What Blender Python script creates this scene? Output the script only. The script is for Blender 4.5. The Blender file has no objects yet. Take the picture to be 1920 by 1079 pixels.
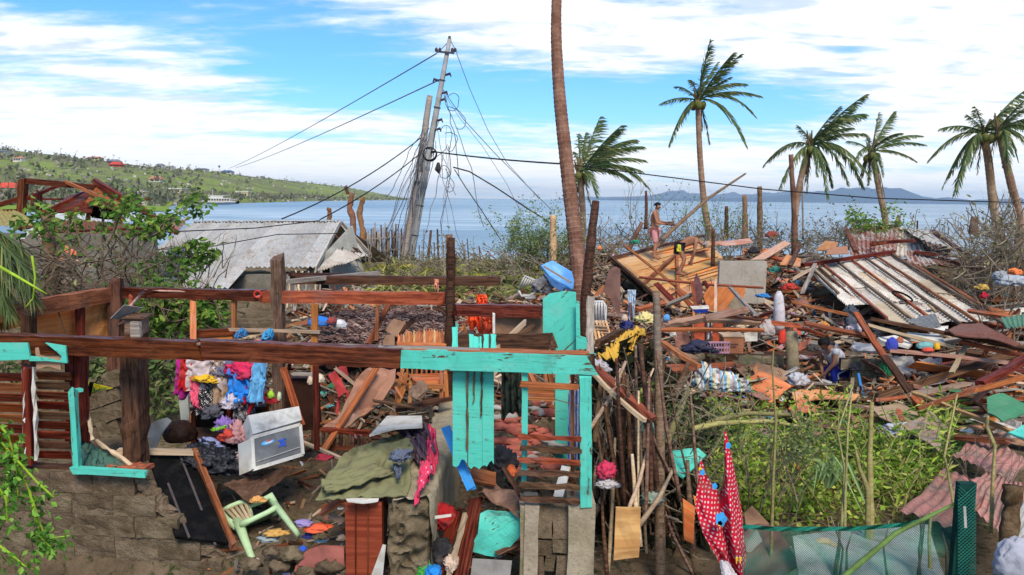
import bpy, bmesh, math, random
from mathutils import Vector, Matrix, noise
R = random.Random(11)
V = Vector
SC = bpy.context.scene
# ---------------------------------------------------------------- camera
F = 1400.0                       # focal length in photo pixels (photo 1920 x 1079)
CAMZ = 3.6
PITCH = math.atan((539.5-373.0)/F)
ROLL = 0.0115
FWD = V((0, math.cos(PITCH), -math.sin(PITCH)))
R0 = V((1, 0, 0)); U0 = V((0, math.sin(PITCH), math.cos(PITCH)))
RT = R0*math.cos(ROLL)+U0*math.sin(ROLL)
UP = U0*math.cos(ROLL)-R0*math.sin(ROLL)
CAM = V((0, 0, CAMZ))
cd = bpy.data.cameras.new('camera'); cam = bpy.data.objects.new('camera', cd)
SC.collection.objects.link(cam); SC.camera = cam
cam.matrix_world = Matrix.Translation(CAM) @ Matrix((RT, UP, -FWD)).transposed().to_4x4()
cd.sensor_width = 36; cd.lens = F/1920*36; cd.clip_start = 0.1; cd.clip_end = 60000
# ---------------------------------------------------------------- exposure, sun, sky
SC.view_settings.view_transform = 'Standard'; SC.view_settings.look = 'None'
SC.view_settings.gamma = 1; SC.view_settings.use_curve_mapping = False
SC.view_settings.exposure = 0.66
SUN_EL, SUN_AZ = math.radians(50), math.radians(166)    # azimuth clockwise from +Y
sl = bpy.data.lights.new('sun', 'SUN'); sun = bpy.data.objects.new('sun', sl)
SC.collection.objects.link(sun)
sl.energy = 2.9; sl.angle = math.radians(22); sl.color = (1, .90, .76)
sd = V((math.sin(SUN_AZ)*math.cos(SUN_EL), math.cos(SUN_AZ)*math.cos(SUN_EL), math.sin(SUN_EL)))
sun.rotation_euler = (-sd).to_track_quat('-Z', 'Y').to_euler(); sun.location = (0, 0, 60)
class NT:
 """tiny helper for node trees"""
 def __init__(s, nt): s.nt = nt; s.n = nt.nodes; s.l = nt.links
 def node(s, t, **kw):
  n = s.n.new(t)
  for k, v in kw.items(): setattr(n, k, v)
  return n
 def put(s, sock, v):
  if hasattr(v, 'links') or isinstance(v, bpy.types.NodeSocket): s.l.new(v, sock)
  else: sock.default_value = v
 def m(s, op, a, b=0.0, c=0.0, clamp=False):
  n = s.node('ShaderNodeMath', operation=op, use_clamp=clamp)
  s.put(n.inputs[0], a); s.put(n.inputs[1], b); s.put(n.inputs[2], c)
  return n.outputs[0]
 def mix(s, f, a, b, blend='MIX'):
  n = s.node('ShaderNodeMix', data_type='RGBA', blend_type=blend)
  s.put(n.inputs[0], f)
  for i, c in ((6, a), (7, b)):
   s.put(n.inputs[i], (*c, 1) if isinstance(c, tuple) and len(c) == 3 else c)
  return n.outputs[2]
 def noise(s, vec, scale=5, detail=4, rough=.55, dist=0):
  n = s.node('ShaderNodeTexNoise')
  if vec is not None: s.l.new(vec, n.inputs['Vector'])
  n.inputs['Scale'].default_value = scale; n.inputs['Detail'].default_value = detail
  n.inputs['Roughness'].default_value = rough; n.inputs['Distortion'].default_value = dist
  return n.outputs[0]
 def ramp(s, f, stops, interp='LINEAR'):
  n = s.node('ShaderNodeValToRGB'); s.l.new(f, n.inputs[0]); r = n.color_ramp; r.interpolation = interp
  while len(r.elements) < len(stops): r.elements.new(.5)
  for e, (p, c) in zip(r.elements, stops):
   e.position = p; e.color = (*c, 1) if isinstance(c, tuple) else (c, c, c, 1)
  return n.outputs[0]
 def maprange(s, v, a, b, c=0., d=1., smooth=True):
  n = s.node('ShaderNodeMapRange', interpolation_type='SMOOTHSTEP' if smooth else 'LINEAR')
  s.put(n.inputs[0], v)
  for i, x in enumerate((a, b, c, d)): s.put(n.inputs[i+1], x)
  return n.outputs[0]
 def mapping(s, vec, scale, loc=(0, 0, 0), rot=(0, 0, 0)):
  n = s.node('ShaderNodeMapping'); s.l.new(vec, n.inputs[0])
  n.inputs['Scale'].default_value = scale; n.inputs['Location'].default_value = loc; n.inputs['Rotation'].default_value = rot
  return n.outputs[0]
W = bpy.data.worlds.new('World'); SC.world = W; W.use_nodes = True
g_ = NT(W.node_tree); g_.n.clear()
tc = g_.node('ShaderNodeTexCoord').outputs['Generated']
sx = g_.node('ShaderNodeSeparateXYZ'); g_.l.new(tc, sx.inputs[0]); X, Y, Z = sx.outputs
az = g_.m('ARCTAN2', X, Y); el = g_.m('ARCSINE', Z)
zz = g_.m('ADD', g_.m('MAXIMUM', Z, 0.0), 0.10)
cb = g_.node('ShaderNodeCombineXYZ')
g_.l.new(g_.m('DIVIDE', X, zz), cb.inputs[0]); g_.l.new(g_.m('DIVIDE', Y, zz), cb.inputs[1])
lay = cb.outputs[0]
n1 = g_.noise(g_.mapping(lay, (.55, 1.0, 1), (3.1, 1.7, 0), (0, 0, .25)), 1.6, 8, .62, .5)
n2 = g_.noise(g_.mapping(lay, (1.3, 3.2, 1), (9.1, 4.7, 0), (0, 0, .18)), 2.6, 9, .65, .35)
n3 = g_.noise(g_.mapping(lay, (.8, 1.6, 1), (5.1, 8.7, 0)), 3.4, 6, .6, .4)
cov = g_.m('ADD', g_.m('MULTIPLY', n1, 0.95), g_.m('MULTIPLY', n2, 0.55))
# where the photograph's cloud banks and blue gaps lie, as directions: (px, py, half width, half height, amount)
BL = [(210,118,330,26,.26),(330,172,150,11,.30),(90,170,170,36,.24),(250,238,380,22,.34),(650,236,170,12,.16),
      (420,298,460,30,.26),(1000,20,240,50,.30),(1080,90,260,34,.22),(1190,128,180,20,.26),(1500,40,420,60,.27),
      (1800,90,240,110,.30),(1500,132,70,12,.28),(1750,215,300,60,.22),(1180,300,340,22,.16),(560,12,260,12,.16),
      (110,35,170,32,-.38),(620,120,240,40,-.30),(1160,196,240,28,-.40),(1420,228,170,22,-.30),(1560,126,50,9,-.35),
      (700,190,170,18,-.22),(1130,12,120,14,-.22),(560,262,260,10,-.22),(950,285,160,14,-.20),(820,60,120,16,-.12)]
for px, py, hx, hy, a in BL:
 da = g_.m('DIVIDE', g_.m('SUBTRACT', az, math.atan((px-960)/F)), hx/F)
 de = g_.m('DIVIDE', g_.m('SUBTRACT', el, math.atan((373+ROLL*(px-960)-py)/F)), hy/F*1.15)
 q = g_.m('ADD', g_.m('POWER', g_.m('ABSOLUTE', da), 2.0), g_.m('POWER', g_.m('ABSOLUTE', de), 2.0))
 cov = g_.m('ADD', cov, g_.m('MULTIPLY', g_.m('EXPONENT', g_.m('MULTIPLY', q, -1.0)), a))
low = g_.maprange(el, 0.15, 0.0, 0.0, .24)
cov = g_.m('ADD', cov, low)
cl = g_.maprange(cov, 0.65, 1.06)
skyn = g_.node('ShaderNodeTexSky', sky_type='NISHITA'); skyn.sun_disc = False
skyn.sun_elevation = SUN_EL; skyn.sun_rotation = SUN_AZ; skyn.altitude = 0
skyn.air_density = 1.0; skyn.dust_density = .6; skyn.ozone_density = 1.5
hs = g_.node('ShaderNodeHueSaturation'); hs.inputs['Saturation'].default_value = 1.0; hs.inputs['Value'].default_value = 1.05
hs.inputs['Hue'].default_value = 0.492
g_.l.new(skyn.outputs[0], hs.inputs['Color'])
blue = g_.mix(1.0, hs.outputs[0], (.52, .98, 1.52), 'MULTIPLY')
base = g_.mix(g_.maprange(el, .16, .0, 0, .45), blue, (5.4, 7.9, 9.2))
shade = g_.maprange(g_.m('SUBTRACT', n3, g_.m('MULTIPLY', g_.m('SUBTRACT', cov, .9), .25)), .40, .64, 0.0, .95)
shade = g_.m('MULTIPLY', shade, g_.maprange(el, .02, .16, .15, 1.))
ccol = g_.mix(shade, (9.0, 9.05, 9.1), (5.0, 6.1, 7.8))
skycol = g_.mix(cl, base, ccol)
bg = g_.node('ShaderNodeBackground'); g_.l.new(skycol, bg.inputs[0]); bg.inputs[1].default_value = 0.088
out = g_.node('ShaderNodeOutputWorld'); g_.l.new(bg.outputs[0], out.inputs[0])
# ---------------------------------------------------------------- pixel + distance -> place
def P(px, py, d):
 r = FWD + RT*((px-960)/F) + UP*((539.5-py)/F)
 return CAM + r*(d/r.y)
def fr(v): return math.floor(v)
def interp(tab, v):
 if v <= tab[0][0]: return tab[0][1]
 for (a, b), (c, d) in zip(tab, tab[1:]):
  if v <= c: return b+(d-b)*(v-a)/(c-a)
 return tab[-1][1]
PR = [(-20, -.2), (5, -.1), (6, 0), (9, .2), (12, .3), (14, .42), (18, .8), (22, 1.05), (28, 1.35), (34, 1.0), (40, .1), (47, -.7), (56, -1.7), (90, -6)]
PL = [(-20, -.2), (5, -.1), (6, 0), (9.8, .3), (11, .7), (13, 1.0), (18, 1.0), (26, .9), (34, .6), (42, -.1), (50, -.9), (58, -1.7), (90, -6)]
def smooth(a, b, v):
 t = max(0, min(1, (v-a)/(b-a))); return t*t*(3-2*t)
def G(x, y):
 t = smooth(-.3, 1.6, x-0.03*(y-8))
 h = interp(PL, y)*(1-t)+interp(PR, y)*t
 ext = smooth(24, 46, abs(x-2))*.6
 h -= ext*max(0, h+.3)*.6
 n = noise.noise(V((x*.6, y*.6, 0)))*.16+noise.noise(V((x*1.9, y*1.9, 3)))*.07
 amp = smooth(9.5, 12, y) if x < .8 else smooth(7, 11, y)
 h += n*(.25+amp)
 if -6.1 < x < -.4: h += (.30-h)*smooth(6.3, 6.6, y)*(1-smooth(9.9, 10.5, y))*smooth(-6.1, -5.6, x)
 return h
def ray(px, py, lo=4.5, hi=60, dz=0):
 d = lo
 while d < hi:
  p = P(px, py, d)
  if p.z < G(p.x, p.y)+dz: return p
  d += .12
 return None
# ---------------------------------------------------------------- object bookkeeping
COL = SC.collection
WM = {}
def tag(o, label=None, cat=None, group=None, kind=None):
 if label: o['label'] = label
 if cat: o['category'] = cat
 if group: o['group'] = group
 if kind: o['kind'] = kind
 return o
def place(o, M, parent=None):
 COL.objects.link(o); WM[o.name] = M.copy()
 if parent is not None:
  o.parent = parent; o.matrix_local = WM[parent.name].inverted() @ M
 else: o.matrix_world = M
 return o
def empty(name, loc, label, cat, group=None, kind=None, rot=None):
 o = bpy.data.objects.new(name, None); o.empty_display_size = .2
 M = Matrix.Translation(V(loc))
 if rot is not None: M = M @ rot
 return tag(place(o, M), label, cat, group, kind)
def copy_tree(src, M, parent=None):
 """copy a thing with its parts (src's children keep their local places)"""
 c = src.copy(); COL.objects.link(c); WM[c.name] = M
 if parent is None: c.matrix_world = M
 for ch in KIDS(src):
  k = ch.copy(); COL.objects.link(k); k.parent = c; k.matrix_local = ch.matrix_local
  for gc in KIDS(ch):
   q = gc.copy(); COL.objects.link(q); q.parent = k; q.matrix_local = gc.matrix_local
 return c
def KIDS(o): return [c for c in COL.objects if c.parent == o]
def frame(p0, p1, up=V((0, 0, 1)), roll=0.0):
 x = (p1-p0); L = x.length or 1e-6; x = x/L
 z = up - x*up.dot(x)
 if z.length < 1e-3: z = V((0, 1, 0)) - x*x.y
 z.normalize(); y = z.cross(x)
 M = Matrix((x, y, z)).transposed()
 if roll: M = M @ Matrix.Rotation(roll, 3, 'X')
 return M.to_4x4(), L
def meshobj(name, me, mat, M=Matrix(), parent=None, label=None, cat=None, group=None, kind=None, smooth_=False):
 if mat is not None and not me.materials: me.materials.append(mat)
 if smooth_: me.polygons.foreach_set('use_smooth', [True]*len(me.polygons))
 o = bpy.data.objects.new(name, me)
 tag(o, label, cat, group, kind)
 return place(o, M, parent)
class MB:
 def __init__(s): s.v = []; s.f = []
 def box(s, c, size, M=None, jit=0):
  b = len(s.v); hx, hy, hz = size[0]/2, size[1]/2, size[2]/2
  for i in (-1, 1):
   for j in (-1, 1):
    for k in (-1, 1):
     p = V((i*hx, j*hy, k*hz))
     if jit: p += V((R.uniform(-jit, jit), R.uniform(-jit, jit), R.uniform(-jit, jit)))
     if M is not None: p = M @ p
     s.v.append(V(c)+p)
  for q in ((0,1,3,2),(4,6,7,5),(0,4,5,1),(2,3,7,6),(0,2,6,4),(1,5,7,3)): s.f.append([b+i for i in q])
  return s
 def bar(s, a, b_, w, h, up=V((0,0,1)), roll=0, jit=0):
  M, L = frame(a, b_, up, roll)
  return s.box((a+b_)/2, (L, w, h), M.to_3x3(), jit)
 def tube(s, pts, rad, n=6, cap=True):
  if not isinstance(rad, (list, tuple)): rad = [rad]*len(pts)
  b = len(s.v); prev = None
  for i, p in enumerate(pts):
   t = (pts[min(i+1, len(pts)-1)]-pts[max(i-1, 0)])
   t = t.normalized() if t.length > 1e-9 else V((0, 0, 1))
   if prev is None:
    a = V((0, 0, 1)).cross(t)
    if a.length < .1: a = V((1, 0, 0)).cross(t)
    a.normalize()
   else:
    a = prev - t*prev.dot(t)
    a = a.normalized() if a.length > 1e-6 else V((1, 0, 0))
   prev = a; c = t.cross(a)
   for k in range(n):
    th = 2*math.pi*k/n
    s.v.append(p+(a*math.cos(th)+c*math.sin(th))*rad[i])
  for i in range(len(pts)-1):
   for k in range(n):
    q = b+i*n; k2 = (k+1) % n
    s.f.append([q+k, q+k2, q+n+k2, q+n+k])
  if cap:
   s.f.append([b+k for k in range(n)][::-1]); s.f.append([b+(len(pts)-1)*n+k for k in range(n)])
  return s
 def quad(s, *p):
  b = len(s.v); s.v += [V(q) for q in p]; s.f.append(list(range(b, b+len(p)))); return s
 def ball(s, c, r, n=8, m=6, sc=(1, 1, 1)):
  b = len(s.v)
  for i in range(m+1):
   ph = math.pi*i/m
   for k in range(n):
    th = 2*math.pi*k/n
    s.v.append(V(c)+V((math.sin(ph)*math.cos(th)*sc[0], math.sin(ph)*math.sin(th)*sc[1], math.cos(ph)*sc[2]))*r)
  for i in range(m):
   for k in range(n):
    q = b+i*n; k2 = (k+1) % n
    s.f.append([q+k, q+n+k, q+n+k2, q+k2])
  return s
 def ring(s, c, r, t, M=None, n=20, k=6, arc=1.0):
  pts = []
  for i in range(n+1):
   a = 2*math.pi*arc*i/n
   p = V((math.cos(a)*r, math.sin(a)*r, 0))
   pts.append(V(c)+(M @ p if M is not None else p))
  return s.tube(pts, t, k)
 def mesh(s, name, org=V((0, 0, 0))):
  me = bpy.data.meshes.new(name); me.from_pydata([v-org for v in s.v], [], s.f); me.update(); return me
 def build(s, name, mat, parent=None, label=None, cat=None, group=None, kind=None, smooth_=False):
  xs = [v.x for v in s.v]; ys = [v.y for v in s.v]; zs = [v.z for v in s.v]
  org = V(((min(xs)+max(xs))/2, (min(ys)+max(ys))/2, min(zs)))
  return meshobj(name, s.mesh(name, org), mat, Matrix.Translation(org), parent, label, cat, group, kind, smooth_)
# ---------------------------------------------------------------- materials
MATS = {}
def newmat(name, rough=.8, metal=0, spec=.3):
 spec *= .22
 m = bpy.data.materials.new(name); m.use_nodes = True; t = NT(m.node_tree)
 p = t.n['Principled BSDF']; p.inputs['Roughness'].default_value = rough; p.inputs['Metallic'].default_value = metal
 p.inputs['Specular IOR Level'].default_value = spec
 return m, t, p
def bump(t, p, h, s=.4, d=.01):
 b = t.node('ShaderNodeBump'); b.inputs['Strength'].default_value = s; b.inputs['Distance'].default_value = d
 t.l.new(h, b.inputs['Height']); t.l.new(b.outputs[0], p.inputs['Normal'])
def rnd(t, isl): 
 if isl: return t.node('ShaderNodeNewGeometry').outputs['Random Per Island']
 return t.node('ShaderNodeObjectInfo').outputs['Random']
def shift(t, col, r, lo=.75, hi=1.25, hue=.01, sat=.0):
 h = t.node('ShaderNodeHueSaturation'); t.l.new(col, h.inputs['Color'])
 t.l.new(t.maprange(r, 0, 1, lo, hi, False), h.inputs['Value'])
 r2 = t.m('FRACT', t.m('MULTIPLY', r, 7.31))
 t.l.new(t.maprange(r2, 0, 1, .5-hue, .5+hue, False), h.inputs['Hue'])
 if sat: t.l.new(t.maprange(t.m('FRACT', t.m('MULTIPLY', r, 13.7)), 0, 1, 1-sat*.3, 1.0, False), h.inputs['Saturation'])
 return h.outputs[0]
def wood(name, c1, c2, dirt=.45, rough=.62, sc=1.0, isl=False, lo=.7, hi=1.3, sat=.25, gr=.35):
 if name in MATS: return MATS[name]
 m, t, p = newmat(name, rough, 0, .4)
 co = t.node('ShaderNodeTexCoord').outputs['Object']
 r = rnd(t, isl)
 cc = t.node('ShaderNodeVectorMath', operation='ADD'); t.l.new(co, cc.inputs[0]); t.l.new(r, cc.inputs[1])
 co = cc.outputs[0]
 g1 = t.noise(t.mapping(co, (1.6*sc, 34*sc, 34*sc)), 1.2, 5, .65, .4)
 g2 = t.noise(t.mapping(co, (3*sc, 9*sc, 9*sc)), 1.5, 5, .6, .8)
 col = t.mix(t.maprange(g1, .35, .66), c1, c2)
 dk = tuple(x*.32 for x in c1)
 col = t.mix(t.m('MULTIPLY', t.maprange(g2, .5, .72), dirt), col, dk)
 grey = t.maprange(t.noise(co, 2.1, 4), .52, .7, 0, gr)
 av = sum(c2)/3; col = t.mix(grey, col, (av*1.05, av*.98, av*.88))
 t.l.new(shift(t, col, r, lo, hi, .012, sat), p.inputs['Base Color'])
 t.l.new(t.maprange(g2, .3, .7, rough-.2, rough+.2), p.inputs['Roughness'])
 bump(t, p, g1, .5, .006)
 MATS[name] = m; return m
def plain(name, c, rough=.75, c2=None, sc=6, metal=0, lo=.85, hi=1.15, b=.25, isl=False, hue=.0, spec=.3, det=6, trans=0):
 if name in MATS: return MATS[name]
 m, t, p = newmat(name, rough, metal, spec)
 co = t.node('ShaderNodeTexCoord').outputs['Object']; r = rnd(t, isl)
 n = t.noise(co, sc, det, .65, .3)
 c2 = c2 or tuple(x*.55 for x in c)
 col = t.mix(t.maprange(n, .42, .7), c, c2)
 t.l.new(shift(t, col, r, lo, hi, hue), p.inputs['Base Color'])
 if b: bump(t, p, n, b, .02)
 if trans: p.inputs['Transmission Weight'].default_value = trans
 MATS[name] = m; return m
def paint(name, c, under=(.10, .05, .025), amt=.63, rough=.55, dirt=(.10, .12, .09)):
 if name in MATS: return MATS[name]
 m, t, p = newmat(name, rough, 0, .4)
 co = t.node('ShaderNodeTexCoord').outputs['Object']
 chip = t.maprange(t.noise(t.mapping(co, (2, 14, 14)), 1.6, 8, .7, .6), amt, amt+.03)
 g = t.noise(t.mapping(co, (2, 50, 50)), 1, 4, .6)
 st = t.maprange(t.noise(co, 3.2, 7, .7, .8), .46, .74, 0, .75)
 col = t.mix(st, c, tuple(a*.55+b*.3 for a, b in zip(c, dirt)))
 col = t.mix(t.maprange(g, .5, .72, 0, .4), col, tuple(x*.5 for x in c)); col = t.mix(t.maprange(t.noise(co, 1.3, 3), .45, .65, 0, .3), col, tuple(min(1, x*1.25+.03) for x in c))
 scr = t.maprange(t.noise(co, 26, 3, .6, .5), .69, .73, 0, .85)
 fd = tuple(a*.55+b for a, b in zip(c, (.20, .16, .13)))
 col = t.mix(t.maprange(t.noise(t.mapping(co, (.8, 2.5, 2.5)), 2, 6, .7, .5), .5, .75, 0, .5), col, fd)
 col = t.mix(t.maprange(t.noise(co, 6, 8, .75, 1), .58, .7, 0, .55), col, (.13, .13, .085))
 col = t.mix(scr, col, under); col = t.mix(chip, col, under)
 t.l.new(col, p.inputs['Base Color']); bump(t, p, t.m('SUBTRACT', g, t.m('MULTIPLY', chip, .8)), .5, .005)
 MATS[name] = m; return m
def rust(name, c, rc=(.22, .07, .03), a=.5, w=.18, rough=.5, metal=.35, streak=(1, 1, 1), isl=False, k=.9):
 if name in MATS: return MATS[name]
 m, t, p = newmat(name, rough, metal, .4)
 uv = t.node('ShaderNodeTexCoord').outputs['Object']; r = rnd(t, isl)
 cc = t.node('ShaderNodeVectorMath', operation='ADD'); t.l.new(uv, cc.inputs[0]); t.l.new(t.m('MULTIPLY', r, 9), cc.inputs[1])
 n = t.noise(t.mapping(cc.outputs[0], streak), 1.6, 8, .68, .6); n2 = t.noise(cc.outputs[0], 22, 5)
 f = t.m('MULTIPLY', t.maprange(n, a-w, a+w), k)
 col = t.mix(f, t.mix(t.maprange(n2, .4, .7), c, tuple(x*.7 for x in c)), t.mix(t.maprange(n2, .35, .7), rc, tuple(x*.45 for x in rc)))
 t.l.new(shift(t, col, r, .85, 1.15, .005), p.inputs['Base Color'])
 t.l.new(t.m('MULTIPLY', t.m('SUBTRACT', 1.0, f), metal), p.inputs['Metallic'])
 t.l.new(t.maprange(f, 0, 1, rough, .9), p.inputs['Roughness'])
 bump(t, p, n2, .25, .004); MATS[name] = m; return m
def concrete(name, c, c2, sc=4, b=.8, moss=None):
 if name in MATS: return MATS[name]
 m, t, p = newmat(name, .92, 0, .2)
 co = t.node('ShaderNodeTexCoord').outputs['Object']; r = rnd(t, False)
 cc = t.node('ShaderNodeVectorMath', operation='ADD'); t.l.new(co, cc.inputs[0]); t.l.new(t.m('MULTIPLY', r, 5), cc.inputs[1]); co = cc.outputs[0]
 n = t.noise(co, sc, 8, .7, .4); n2 = t.noise(co, sc*11, 6, .7)
 col = t.mix(t.maprange(n, .38, .66), c, c2)
 col = t.mix(t.maprange(n2, .5, .75, 0, .6), col, tuple(x*.35 for x in c))
 if moss: col = t.mix(t.maprange(t.noise(co, sc*.8, 5), .5, .62, 0, .8), col, moss)
 t.l.new(shift(t, col, r, .8, 1.15, .01), p.inputs['Base Color'])
 bump(t, p, t.m('ADD', n, t.m('MULTIPLY', n2, .6)), b, .03); MATS[name] = m; return m
def leafmat(name, c, c2, yel=None, isl=True, rough=.5):
 if name in MATS: return MATS[name]
 m, t, p = newmat(name, rough, 0, .35)
 r = rnd(t, isl)
 st = [(0, c), (.55, c2)]
 if yel: st.append((.95, yel))
 col = t.ramp(t.m('FRACT', t.m('MULTIPLY', r, 3.7)), st)
 col = shift(t, col, r, .65, 1.35, .01)
 t.l.new(col, p.inputs['Base Color'])
 tr = t.node('ShaderNodeBsdfTranslucent'); t.l.new(col, tr.inputs[0])
 mx = t.node('ShaderNodeMixShader'); mx.inputs[0].default_value = .3
 t.l.new(p.outputs[0], mx.inputs[1]); t.l.new(tr.outputs[0], mx.inputs[2])
 t.l.new(mx.outputs[0], t.n['Material Output'].inputs[0]); MATS[name] = m; return m
def cloth(name, c, c2=None, pat=None, rough=.95, k=8):
 """pat: 'dots', 'stripes', 'flowers', None ; uses UV"""
 if name in MATS: return MATS[name]
 m, t, p = newmat(name, rough, 0, .15)
 tcn = t.node('ShaderNodeTexCoord'); uv = tcn.outputs['UV']; co = tcn.outputs['Object']
 col = t.mix(0.0, c, c)
 if pat == 'dots':
  vo = t.node('ShaderNodeTexVoronoi'); vo.inputs['Randomness'].default_value = .12; vo.inputs['Scale'].default_value = 1
  t.l.new(t.mapping(uv, (k, k*1.9, 1), (0, 0, 0), (0, 0, .25)), vo.inputs['Vector'])
  col = t.mix(t.maprange(vo.outputs['Distance'], .28, .22), col, c2)
 elif pat == 'stripes':
  s3 = t.node('ShaderNodeSeparateXYZ'); t.l.new(uv, s3.inputs[0])
  f = t.m('FRACT', t.m('MULTIPLY', s3.outputs[0], k*.25))
  col = t.ramp(f, c2, 'CONSTANT')
 elif pat == 'flowers':
  vo = t.node('ShaderNodeTexVoronoi'); vo.inputs['Scale'].default_value = k
  t.l.new(uv, vo.inputs['Vector'])
  col = t.mix(t.maprange(t.m('ADD', vo.outputs['Distance'], t.m('MULTIPLY', t.noise(uv, 30, 3), .3)), .48, .3), col, t.ramp(t.m('FRACT', t.m('MULTIPLY', vo.outputs['Color'], 3.0)), c2, 'CONSTANT'))
 n = t.noise(co, 7, 5, .6, .5); n2 = t.noise(co, 40, 3)
 col = t.mix(t.maprange(n, .46, .7, .04, .5), col, (.12, .09, .065))
 t.l.new(col, p.inputs['Base Color']); bump(t, p, t.m('ADD', n, t.m('MULTIPLY', n2, .1)), .5, .03)
 MATS[name] = m; return m
# colours of the place
DARKRED = wood('wet_dark_red_wood', (.042, .007, .003), (.19, .038, .012), .45, .38, gr=.06)
DARKWOOD = wood('old_dark_wood', (.040, .018, .010), (.13, .06, .03), .5, gr=.2)
ORANGE = wood('fresh_orange_wood', (.32, .085, .018), (.50, .16, .04), .4, gr=.12)
REDWOOD = wood('red_brown_wood', (.17, .038, .012), (.38, .105, .034), .45, gr=.25)
PALEWOOD = wood('pale_wood', (.36, .24, .14), (.52, .37, .23), .35)
GREYWOOD = wood('grey_weathered_wood', (.16, .13, .10), (.30, .25, .20), .45)
PLY = wood('plywood_sheet', (.46, .19, .06), (.62, .31, .11), .4, .6, .35, gr=.12, lo=.85, hi=1.15)
TAN = wood('tan_plywood_panel', (.68, .165, .028), (.80, .27, .055), .4, .65, .4, gr=.1, lo=.85, hi=1.12)
BAMBOO = wood('bamboo', (.42, .22, .08), (.58, .34, .14), .3)
BARK = concrete('rough_bark', (.11, .062, .032), (.25, .16, .09), 9, 1.0)
TEAL = paint('teal_paint', (.085, .50, .38), amt=.592)
BLUEP = paint('blue_paint', (.035, .22, .50), amt=.7)
GREENP = paint('green_paint', (.06, .22, .10), amt=.68)
BROWNW = wood('weathered_brown_wood', (.10, .052, .03), (.24, .145, .09), .5)
BLOCK = concrete('muddy_hollow_block', (.125, .088, .052), (.235, .175, .11), 5, 1.1)
BLOCKG = concrete('grey_hollow_block', (.27, .21, .13), (.38, .31, .20), 5, .8, (.19, .18, .07))
CEM = concrete('cement_plaster', (.24, .19, .125), (.34, .28, .195), 3, .6)
GIS = rust('galvanised_sheet', (.46, .44, .40), (.28, .21, .15), .60, .14, .55, .15)
GISW = rust('pale_weathered_sheet', (.60, .54, .45), (.36, .26, .18), .60, .14, .6, .15)
GISR = rust('rust_streaked_sheet', (.46, .41, .37), (.26, .085, .05), .47, .05, .6, .15, (7, .5, 1))
PINKS = rust('faded_red_sheet', (.42, .19, .145), (.24, .17, .13), .52, .14, .6, .05)
BLACK = plain('black_plastic', (.004, .004, .004), .6, (.012, .011, .010))
WHITE = plain('dirty_white', (.60, .57, .50), .6, (.40, .35, .27), 5)
GREYC = plain('grey_board', (.34, .32, .29), .85, (.24, .21, .18), 4)
CARD = plain('brown_cardboard', (.34, .20, .12), .9, (.24, .13, .08), 4)
STEEL = plain('dark_steel', (.05, .05, .055), .5, (.10, .06, .04), 20)
WIRE = plain('black_cable', (.02, .02, .022), .5, b=0)
SKIN = plain('tanned_skin', (.36, .17, .10), .6, (.28, .125, .07), 6, lo=1, hi=1, b=0)
# ---------------------------------------------------------------- shape builders
def rough_bar_mesh(name, L, w, h, seg=5, jit=.06, bend=0, splinter=.5, rr=None):
 rr = rr or R; me = bpy.data.meshes.new(name); vs = []; fs = []
 ph = rr.uniform(0, 6)
 for i in range(seg+1):
  t = i/seg; x = (t-.5)*L; bz = bend*math.sin(math.pi*t)
  for k, (a, b) in enumerate(((-1, -1), (1, -1), (1, 1), (-1, 1))):
   e = rr.uniform(-1, 1)*splinter*min(w, h)*(1 if i in (0, seg) else 0)
   j = min(w, h)*jit
   vs.append((x+e, a*w/2+rr.uniform(-j, j), b*h/2+rr.uniform(-j, j)+bz))
 for i in range(seg):
  for k in range(4):
   a = i*4+k; b = i*4+(k+1) % 4; fs.append((a, b, b+4, a+4))
 fs.append((3, 2, 1, 0)); q = seg*4; fs.append((q, q+1, q+2, q+3))
 me.from_pydata(vs, [], fs); me.update(); return me
def beam(name, a, b, w, h, mat, parent=None, label=None, cat=None, group=None, roll=0, seg=5, jit=.06, bend=0, up=V((0, 0, 1)), splinter=.5):
 M, L = frame(a, b, up, roll)
 me = rough_bar_mesh(name, L, w, h, seg, jit, bend, splinter)
 return meshobj(name, me, mat, Matrix.Translation((a+b)/2) @ M, parent, label, cat, group)
def pbeam(name, p, w, h, mat, parent=None, label=None, cat=None, group=None, **kw):
 return beam(name, P(*p[:3]), P(*p[3:]), w, h, mat, parent, label, cat, group, **kw)
def pole(name, pts, rad, mat, parent=None, label=None, cat=None, group=None, n=7, kn=.0, sub=0):
 if sub:
  q = []; 
  for i in range(len(pts)-1):
   for s in range(sub): q.append(pts[i].lerp(pts[i+1], s/sub))
  q.append(pts[-1])
  rs = rad if isinstance(rad, (list, tuple)) else [rad]*len(pts)
  rr = []
  for i in range(len(pts)-1):
   for s in range(sub): rr.append(rs[i]+(rs[i+1]-rs[i])*s/sub)
  rr.append(rs[-1]); rad = rr
  m = rs[0]*kn
  pts = [v+V((R.uniform(-m, m), R.uniform(-m, m), 0)) if 0 < i < len(q)-1 else v for i, v in enumerate(q)]
 if kn:
  rad = rad if isinstance(rad, (list, tuple)) else [rad]*len(pts)
  rad = [r*R.uniform(1-kn, 1+kn) for r in rad]
 return MB().tube(pts, rad, n).build(name, mat, parent, label, cat, group, smooth_=True)
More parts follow.
